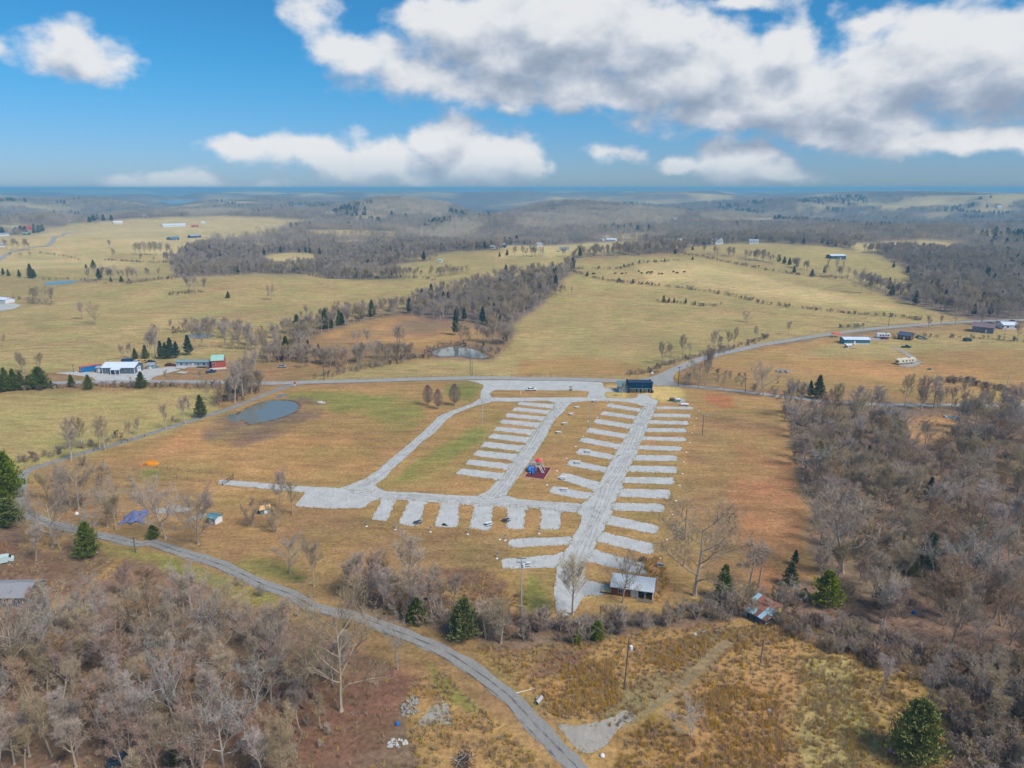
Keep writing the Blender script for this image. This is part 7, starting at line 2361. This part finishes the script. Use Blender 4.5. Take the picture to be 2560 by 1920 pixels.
tag(sheet('slab', ZM((1350, 215), (1430, 195), (1530, 205), (1480, 232)), .35, M_CONC, None, .05, rc=.3), 'pale concrete slab in front of the trailer home', 'slab')
tag(sheet('slab', ZM((1370, 280), (1430, 262), (1545, 268), (1480, 294)), .3, M_CONC, None, .05, rc=.3), 'second pale concrete slab nearer the road below the trailer home', 'slab')
brush_pile(ZM, 1640, 290, 2.5, 'scattered timber in front of the trailer home', 12, M_WOODM, 26, .5)
car(at(B6, 225, 410), .1, mt('rust_red_paint', 130, 60, 56), 'rust-red pickup parked under the hedge behind the county road', 5, 'pickup')
car(at(B6, 225, 480), .2, M_GREY, 'grey scrap car in the rough plot behind the county road', 4.5)
set_house('white_shed', 'shed', A1, -120, 1030, 48, 1035, 8, 3.2, 1.2, M_WHITE, M_ROOFW, 'white shed at the left edge beside the gravel circle', doors=(5,), end_wins=False)

# ------------------------------------------------------------------ homes on the right
ZN = Frame(2070, 790, 490 / 2212)
e = set_house('mobile_home', 'house', ZN, 182, 318, 470, 322, 7.5, 2.9, .8, mt('teal_siding', 60, 128, 150), M_ROOFW, 'teal mobile home with white roof and white skirting', wins=((-4, 1.2), (1.2, 1.4), (4.5, 1.2)), doors=(-1.4,), skirt=M_WHITE)
for k in range(3):
    MB().box((-1.4, -4.0 - k * .3, .6 - k * .2), (1.4, .3, .2)).build('porch_step', M_WHITE, e)
house('well_house', 'shed', at(ZN, 222, 355), .2, 2.6, 2.2, 1.6, .5, M_GREY, M_WHITE, 'small grey well shed in front of the teal mobile home', end_wins=False, doors=(0,))
boulders('junk_heap', ZN, 290, 365, 45, 12, 14, 'reddish clutter in front of the teal mobile home', mt('pinkish_clutter', 186, 130, 112), 21, (.4, 1.0))


def travel_trailer(fr, x0, y0, x1, y1, label, H=3.0, motor=False, m=None):
    m_, an, L_ = front(fr, x0, y0, x1, y1)
    W = 2.5
    off = Vector((-math.sin(an), math.cos(an), 0)) * W / 2
    e = empty('motorhome' if motor else 'travel_trailer', m_ + off, an, label, 'motorhome' if motor else 'trailer')
    l = L_ / 2
    body = [(-l, .6), (l, .6), (l, H - .4), (l - .5, H), (-l + .3, H), (-l, H - .3)]
    if motor:
        body = [(-l, .5), (l, .5), (l, H), (-l + 1.9, H), (-l - .1, H - .35), (-l + .1, H - 1.1), (-l + .5, 1.35), (-l, 1.15)]
    MB().profile(body, -W / 2, W / 2).build('body', m or M_WHITE, e)
    for i, x in enumerate((-.5, -.1, .3, .65)):
        f = MB().box((x * l, -W / 2 - .02, 1.9), (1.0, .06, .75)).build('window', M_DGREY, e)
        MB().box((x * l, -W / 2 - .05, 1.9), (.86, .05, .6)).build('pane', M_GLASS, f)
    d = MB().box((.05 * l + .75, -W / 2 - .03, 1.45), (.7, .06, 1.7)).build('door', M_CREAM, e)
    MB().box((.05 * l + 1.0, -W / 2 - .08, 1.4), (.08, .06, .2)).build('handle', M_BLACK, d)
    MB().box((0, -W / 2 - .015, .85), (L_ - .2, .04, .25)).build('stripe', mt('brown_stripe', 120, 96, 80), e)
    for x in ((-.68, .55) if motor else (.05, .25)):
        for s in (-1, 1):
            wheel(e, x * l, s * (W / 2 - .1), .4, .25)
    for x in (-.4, .4):
        MB().box((x * l, 0, H + .12), (.9, .7, .25)).build('roof_vent', M_CREAM if x < 0 else M_DGREY, e)
    if motor:
        MB().box((-l + .28, 0, 1.75), (.06, W - .5, .7), ry=.45).build('windscreen', M_GLASS, e)
    else:
        MB().tube([(-l, 0, .6), (-l - 1.2, 0, .5)], .08, 5).build('drawbar', M_DGREY, e)
    return e


travel_trailer(ZN, 550, 250, 705, 252, 'white travel trailer behind the red car')
travel_trailer(ZN, 795, 552, 985, 535, 'cream motorhome parked at the end of the gravel track', 3.0, True, M_CREAM)
car(at(ZN, 635, 262), .05, M_MAROON, 'dark red car in front of the white travel trailer', 4.6)
set_house('log_cabin', 'cabin', ZN, 785, 262, 925, 280, 6, 2.9, 1.6, M_LOG, mt('slate_blue_roof', 76, 92, 116), 'dark log cabin with slate blue roof right of the travel trailer', wins=((-2, .8), (2, .8)), doors=(0,), ribs=8)
car(at(ZN, 880, 358), -.1, M_CARTEAL, 'dark green pickup on the grass below the log cabin', 5.2, 'pickup')
car(at(ZN, 1070, 262), -.4, M_GREY, 'grey pickup right of the log cabin', 5.2, 'pickup')
car(at(ZN, 1025, 245), .5, M_CARTEAL, 'dark green car beside the grey pickup', 4.6)
car(at(ZN, 1572, 285), .1, M_CARTEAL, 'dark teal van alone on the pasture at the right', 5.0, 'van')
e = empty('canopy_shelter', at(ZN, 90, 238), .1, 'red-roofed open shelter left of the teal mobile home', 'shelter')
for sx in (-2.4, 2.4):
    for sy in (-1.6, 1.6):
        MB().tube([(sx, sy, 0), (sx, sy, 2.1)], .07, 6).build('post', M_WHITE, e)
MB().add([(-2.7, -1.9, 2.1), (2.7, -1.9, 2.1), (2.7, 1.9, 2.1), (-2.7, 1.9, 2.1), (-1.4, 0, 3.0), (1.4, 0, 3.0)], [(0, 1, 5, 4), (1, 2, 5), (2, 3, 4, 5), (3, 0, 4), (3, 2, 1, 0)]).build('roof', M_ORANGEP, e)
set_house('grey_barn', 'barn', ZN, 1620, 178, 1860, 202, 9, 3.8, 2.0, mt('weathered_barn_boards', 116, 118, 130, .9, .2, stretch=(6, 6, 1)), mt('rust_pink_roof', 132, 112, 118), 'old grey board barn with rusty pink roof at the right', wins=((-4, 1.0),), doors=(2,), ribs=12)
e = set_house('bungalow', 'house', ZN, 1975, 150, 2150, 152, 9, 2.8, 1.4, M_WHITE, M_ROOFW, 'white bungalow with pale roof at the right edge', wins=((-5, 1.2), (-2, 1.2), (3, 1.6)), doors=(.6,), chimney=True)
car(at(ZN, 1765, 100), .05, mt('light_blue_paint', 150, 186, 206, .4), 'light blue car behind the grey barn', 5.0)
car(at(ZN, 1835, 92), .05, M_CARBLUE, 'small dark blue car right of the light blue one', 4.4)
car(at(ZN, 1945, 92), .1, M_CARBLUE, 'dark blue van beside the white bungalow', 4.8, 'van')
car(at(ZN, 2085, 68), 0, M_MAROON, 'dark red car on the county road behind the bungalow', 4.6)
e = empty('water_trough', at(E8, 1395, 498), 0, 'small teal trough below the parked motorhome', 'trough')
MB().lathe((0, 0, 0), [(.9, 0), (1.0, .6), (.9, .6), (.8, .1)], 12).build('tub', M_TEAL, e)
MB().box((.9, 0, .3), (.2, .3, .6)).build('inlet', M_STEEL, e)
boulders('junk_heap', E8, 1900, 262, 60, 10, 12, 'low clutter on the pasture below the grey barn', mt('pinkish_clutter', 186, 130, 112), 22, (.4, .9))

# ------------------------------------------------------------------ farms far off
FAR = [
    (A1, 185, 400, 275, 398, 14, 5, 3, M_REDP, M_REDP, 'barn', 'larger bright red barn on the far left'), (A1, 105, 398, 152, 398, 12, 5, 3, M_BARN, M_ROOFG, 'barn', 'smaller faded red barn on the far left'),
    (A1, 1408, 374, 1605, 366, 16, 4, 3, M_WHITE, M_ROOFW, 'barn', 'long white barn roof in the far left field'), (A1, 1478, 486, 1552, 484, 9, 3.5, 2, M_SIDING, M_TEAL, 'barn', 'blue-grey barn with pale roof in the left field'),
    (A1, 1652, 466, 1740, 462, 9, 3.5, 2, M_NAVY, M_STEEL, 'house', 'dark blue house beside the far left wood'), (A1, 0, 452, 80, 448, 10, 4, 2, M_WHITE, M_GREY, 'house', 'white house at the far left edge'),
    (A1, 198, 440, 245, 440, 8, 3, 2, M_GREENBIN, M_ROOFG, 'shed', 'small green shed below the red barns'), (A1, 0, 545, 48, 540, 9, 3, 2, M_WHITE, M_GREY, 'house', 'grey-roofed house at the left edge by the far road'),
    (A1, 2000, 505, 2070, 503, 10, 4, 2, M_WHITE, mt('mid_blue_roof', 70, 116, 160), 'house', 'blue-roofed house in the left wood'), (A1, 1880, 535, 1960, 535, 9, 3, 2, M_CREAM, M_CREAM, 'house', 'cream house left of the blue-roofed one'), (A1, 1830, 495, 1900, 493, 9, 3, 2, M_WHITE, M_GREY, 'house', 'pale house above the cream one in the left wood'),
    (A1, 985, 348, 1060, 346, 12, 4, 3, M_CREAM, M_WHITE, 'house', 'pale farmhouse among the far left trees'), (A1, 540, 322, 630, 320, 14, 4, 4, M_WHITE, M_BARN, 'house', 'red-roofed far house near the left skyline'), (A1, 1230, 290, 1268, 290, 12, 5, 3, M_WHITE, M_WHITE, 'house', 'white far house below the left hills'), (A1, 1740, 344, 1770, 344, 10, 4, 2, M_WHITE, M_WHITE, 'shed', 'white far shed right of the long barn'), (A1, 1655, 375, 1715, 373, 10, 3, 2, M_BARN, M_BARN, 'shed', 'red shed at the end of the long white barn'),
    (A2, 690, 366, 776, 366, 14, 5, 3, M_WHITE, M_ROOFG, 'barn', 'pale green-roofed far barn in the middle woods'), (A2, 600, 264, 662, 264, 16, 5, 3, M_WHITE, M_ROOFW, 'house', 'white far farm high in the middle woods'), (A2, 1032, 590, 1088, 586, 10, 3.5, 3, M_WHITE, M_BARN, 'house', 'white house with brown roof at the middle wood edge'), (A2, 0, 632, 50, 628, 10, 3, 1.5, M_WHITE, M_ROOFW, 'shed', 'white roof among the trees of the left wood'), (A2, 60, 560, 110, 556, 9, 3, 2, M_WHITE, M_GREY, 'house', 'white house in the dip of the left wood'),
    (A2, 2100, 552, 2150, 550, 10, 4, 2, M_NAVY, M_GREY, 'house', 'dark house on the knoll right of the middle valley'), (A2, 2020, 562, 2060, 560, 9, 3, 2, M_CREAM, M_GREY, 'house', 'small cream house on the knoll right of the valley'), (A2, 1575, 680, 1605, 678, 5, 3, 1, M_WHITE, M_ROOFG, 'shed', 'tiny pale shed in the middle field'), (A2, 1690, 566, 1725, 564, 9, 3, 2, M_CREAM, M_WHITE, 'house', 'small white house left of the knoll'),
    (A3, 2050, 520, 2130, 520, 10, 5, 2, M_WHITE, M_STEEL, 'house', 'white two-storey house on the far right crest'), (A3, 1432, 520, 1545, 516, 12, 5, 3, M_WHITE, M_ROOFW, 'house', 'left white farmhouse of the far cluster'), (A3, 1605, 520, 1665, 520, 10, 4, 2, M_CREAM, M_TEAL, 'barn', 'teal-roofed barn of the far white cluster'), (A3, 1680, 515, 1745, 513, 12, 5, 3, M_WHITE, M_ROOFW, 'house', 'middle white farmhouse of the far cluster'), (A3, 1758, 522, 1822, 520, 10, 5, 4, M_WHITE, M_GREY, 'house', 'steep-gabled white house right of the far cluster'),
    (A3, 812, 496, 892, 494, 10, 3, 2, M_WHITE, M_ROOFW, 'house', 'long white house behind the far field strip'), (A3, 752, 494, 785, 494, 9, 3, 2, M_WHITE, M_ROOFW, 'shed', 'small white shed left of the long far house'), (A3, 410, 585, 492, 582, 9, 3, 2, M_CREAM, M_ROOFT, 'barn', 'low grey-green roofed barn beside the middle woods'), (A3, 222, 540, 262, 538, 10, 3, 2, M_WHITE, M_GREY, 'house', 'pale house beside the dark pines right of the valley'), (A3, 1690, 430, 1740, 430, 12, 4, 3, M_WHITE, M_TEAL, 'house', 'teal-roofed house up the far lane'), (A3, 1395, 312, 1440, 312, 14, 4, 3, M_WHITE, M_WHITE, 'house', 'white speck of a house in the far blue woods'), (A3, 2000, 418, 2045, 418, 12, 4, 3, M_CREAM, M_WHITE, 'house', 'pale house in the woods behind the far crest'),
    (A4, 545, 648, 672, 652, 12, 4, 1.2, mt('slate_green_wall', 70, 92, 102), M_ROOFW, 'barn', 'dark barn with white roof in the right pasture'), (A4, 1055, 552, 1105, 550, 10, 3.5, 2.5, M_NAVY, M_WHITE, 'house', 'white-gabled house in the far right clearing'), (A4, 985, 548, 1030, 546, 9, 3, 2, M_CREAM, M_GREY, 'shed', 'grey shed left of the white-gabled house'), (A4, 135, 418, 200, 416, 14, 4, 3, M_WHITE, M_TEAL, 'house', 'white far house near the right pines'), (A4, 1985, 212, 2015, 212, 18, 6, 4, M_WHITE, M_WHITE, 'house', 'white speck of a house in the far right haze'), (A4, 790, 248, 825, 248, 16, 5, 3, M_CREAM, M_TEAL, 'house', 'small far roof in the blue woods at the right'), (A4, 2050, 664, 2125, 662, 12, 3, 1.5, M_CREAM, M_ORANGEP, 'shed', 'orange-roofed shed in the right woods'),
]
for fr, x0, y0, x1, y1, W, hw, hr, mw, mr, cat, lab in FAR:
    m_, an, L_ = front(fr, x0, y0, x1, y1)
    nw = 3 if cat == 'house' else 1
    set_house({'house': 'farm_house', 'barn': 'farm_barn', 'shed': 'farm_shed'}[cat], cat, fr, x0, y0, x1, y1, min(W, L_ * .8), hw, hr, mw, mr, lab, wins=[(L_ * (k - (nw - 1) / 2) * .28, 1.3) for k in range(nw)], doors=(L_ * .14,), end_wins=False, group='farm buildings far off')

# cattle
CB = MB()
CB.lathe((0, 0, 0), [(.05, -1.05), (.34, -.9), (.42, -.3), (.44, .3), (.34, .8), (.2, .98)], 8)
CB.v = [(z, x, y * 1.05 + 1.0) for x, y, z in CB.v]
for sx in (-.75, .7):
    for sy in (-.2, .2):
        CB.tube([(sx, sy, .75), (sx + .03, sy, .4), (sx, sy, 0)], [.13, .08, .07], 5)
CB.tube([(.85, 0, 1.15), (1.2, 0, 1.1), (1.45, 0, .8)], [.22, .16, .15], 6)
CB.tube([(1.36, 0, .9), (1.62, 0, .62)], [.17, .1], 6)
for sy in (-1, 1):
    CB.tube([(1.36, sy * .12, .98), (1.38, sy * .3, .98)], [.05, .02], 4)
CB.tube([(-1.02, 0, 1.15), (-1.15, 0, .9), (-1.12, 0, .45)], [.04, .03, .05], 4)
cow_mesh = CB.mesh('cow', M_COW); cow_mesh2 = CB.mesh('cow', M_COWB)
cr_ = random.Random(2)
for i, (x, y) in enumerate([(890, 780), (950, 782), (985, 776), (1095, 762), (1120, 778), (1165, 778), (1180, 770), (1200, 780), (1208, 766), (1268, 782), (1292, 784), (1395, 765), (1425, 774), (1490, 767), (700, 782), (712, 782)]):
    o = bpy.data.objects.new('cow', cow_mesh if cr_.random() < .75 else cow_mesh2)
    col.objects.link(o)
    o.location = at(A3, x, y); o.rotation_euler = (0, 0, cr_.uniform(0, 6.28)); o.scale = (1.25,) * 3
    tag(o, ORD[i] + ' small dark cow from the left grazing in the far pasture', 'cow', 'cattle in the far pasture')

# ------------------------------------------------------------------ the hazy air
def build_haze():
    x0, x1, y0, y1, z0, z1 = -42000, 42000, -3000, 42000, -260, 98
    b = MB().box(((x0 + x1) / 2, (y0 + y1) / 2, (z0 + z1) / 2), (x1 - x0, y1 - y0, z1 - z0))
    m = bpy.data.materials.new('haze_air'); m.use_nodes = True
    nt = m.node_tree; nt.nodes.clear()
    out = nt.nodes.new('ShaderNodeOutputMaterial')
    v = nt.nodes.new('ShaderNodeVolumePrincipled')
    v.inputs['Color'].default_value = HAZE_COLOUR
    v.inputs['Density'].default_value = HAZE_DENSITY
    v.inputs['Anisotropy'].default_value = 0.0
    nt.links.new(v.outputs[0], out.inputs['Volume'])
    o = b.build('haze', m)
    tag(o, 'thin blue winter haze over the whole country', kind='stuff')


HAZE_COLOUR = (0.33, 0.74, 1.0, 1)
HAZE_DENSITY = 0.0002
build_haze()
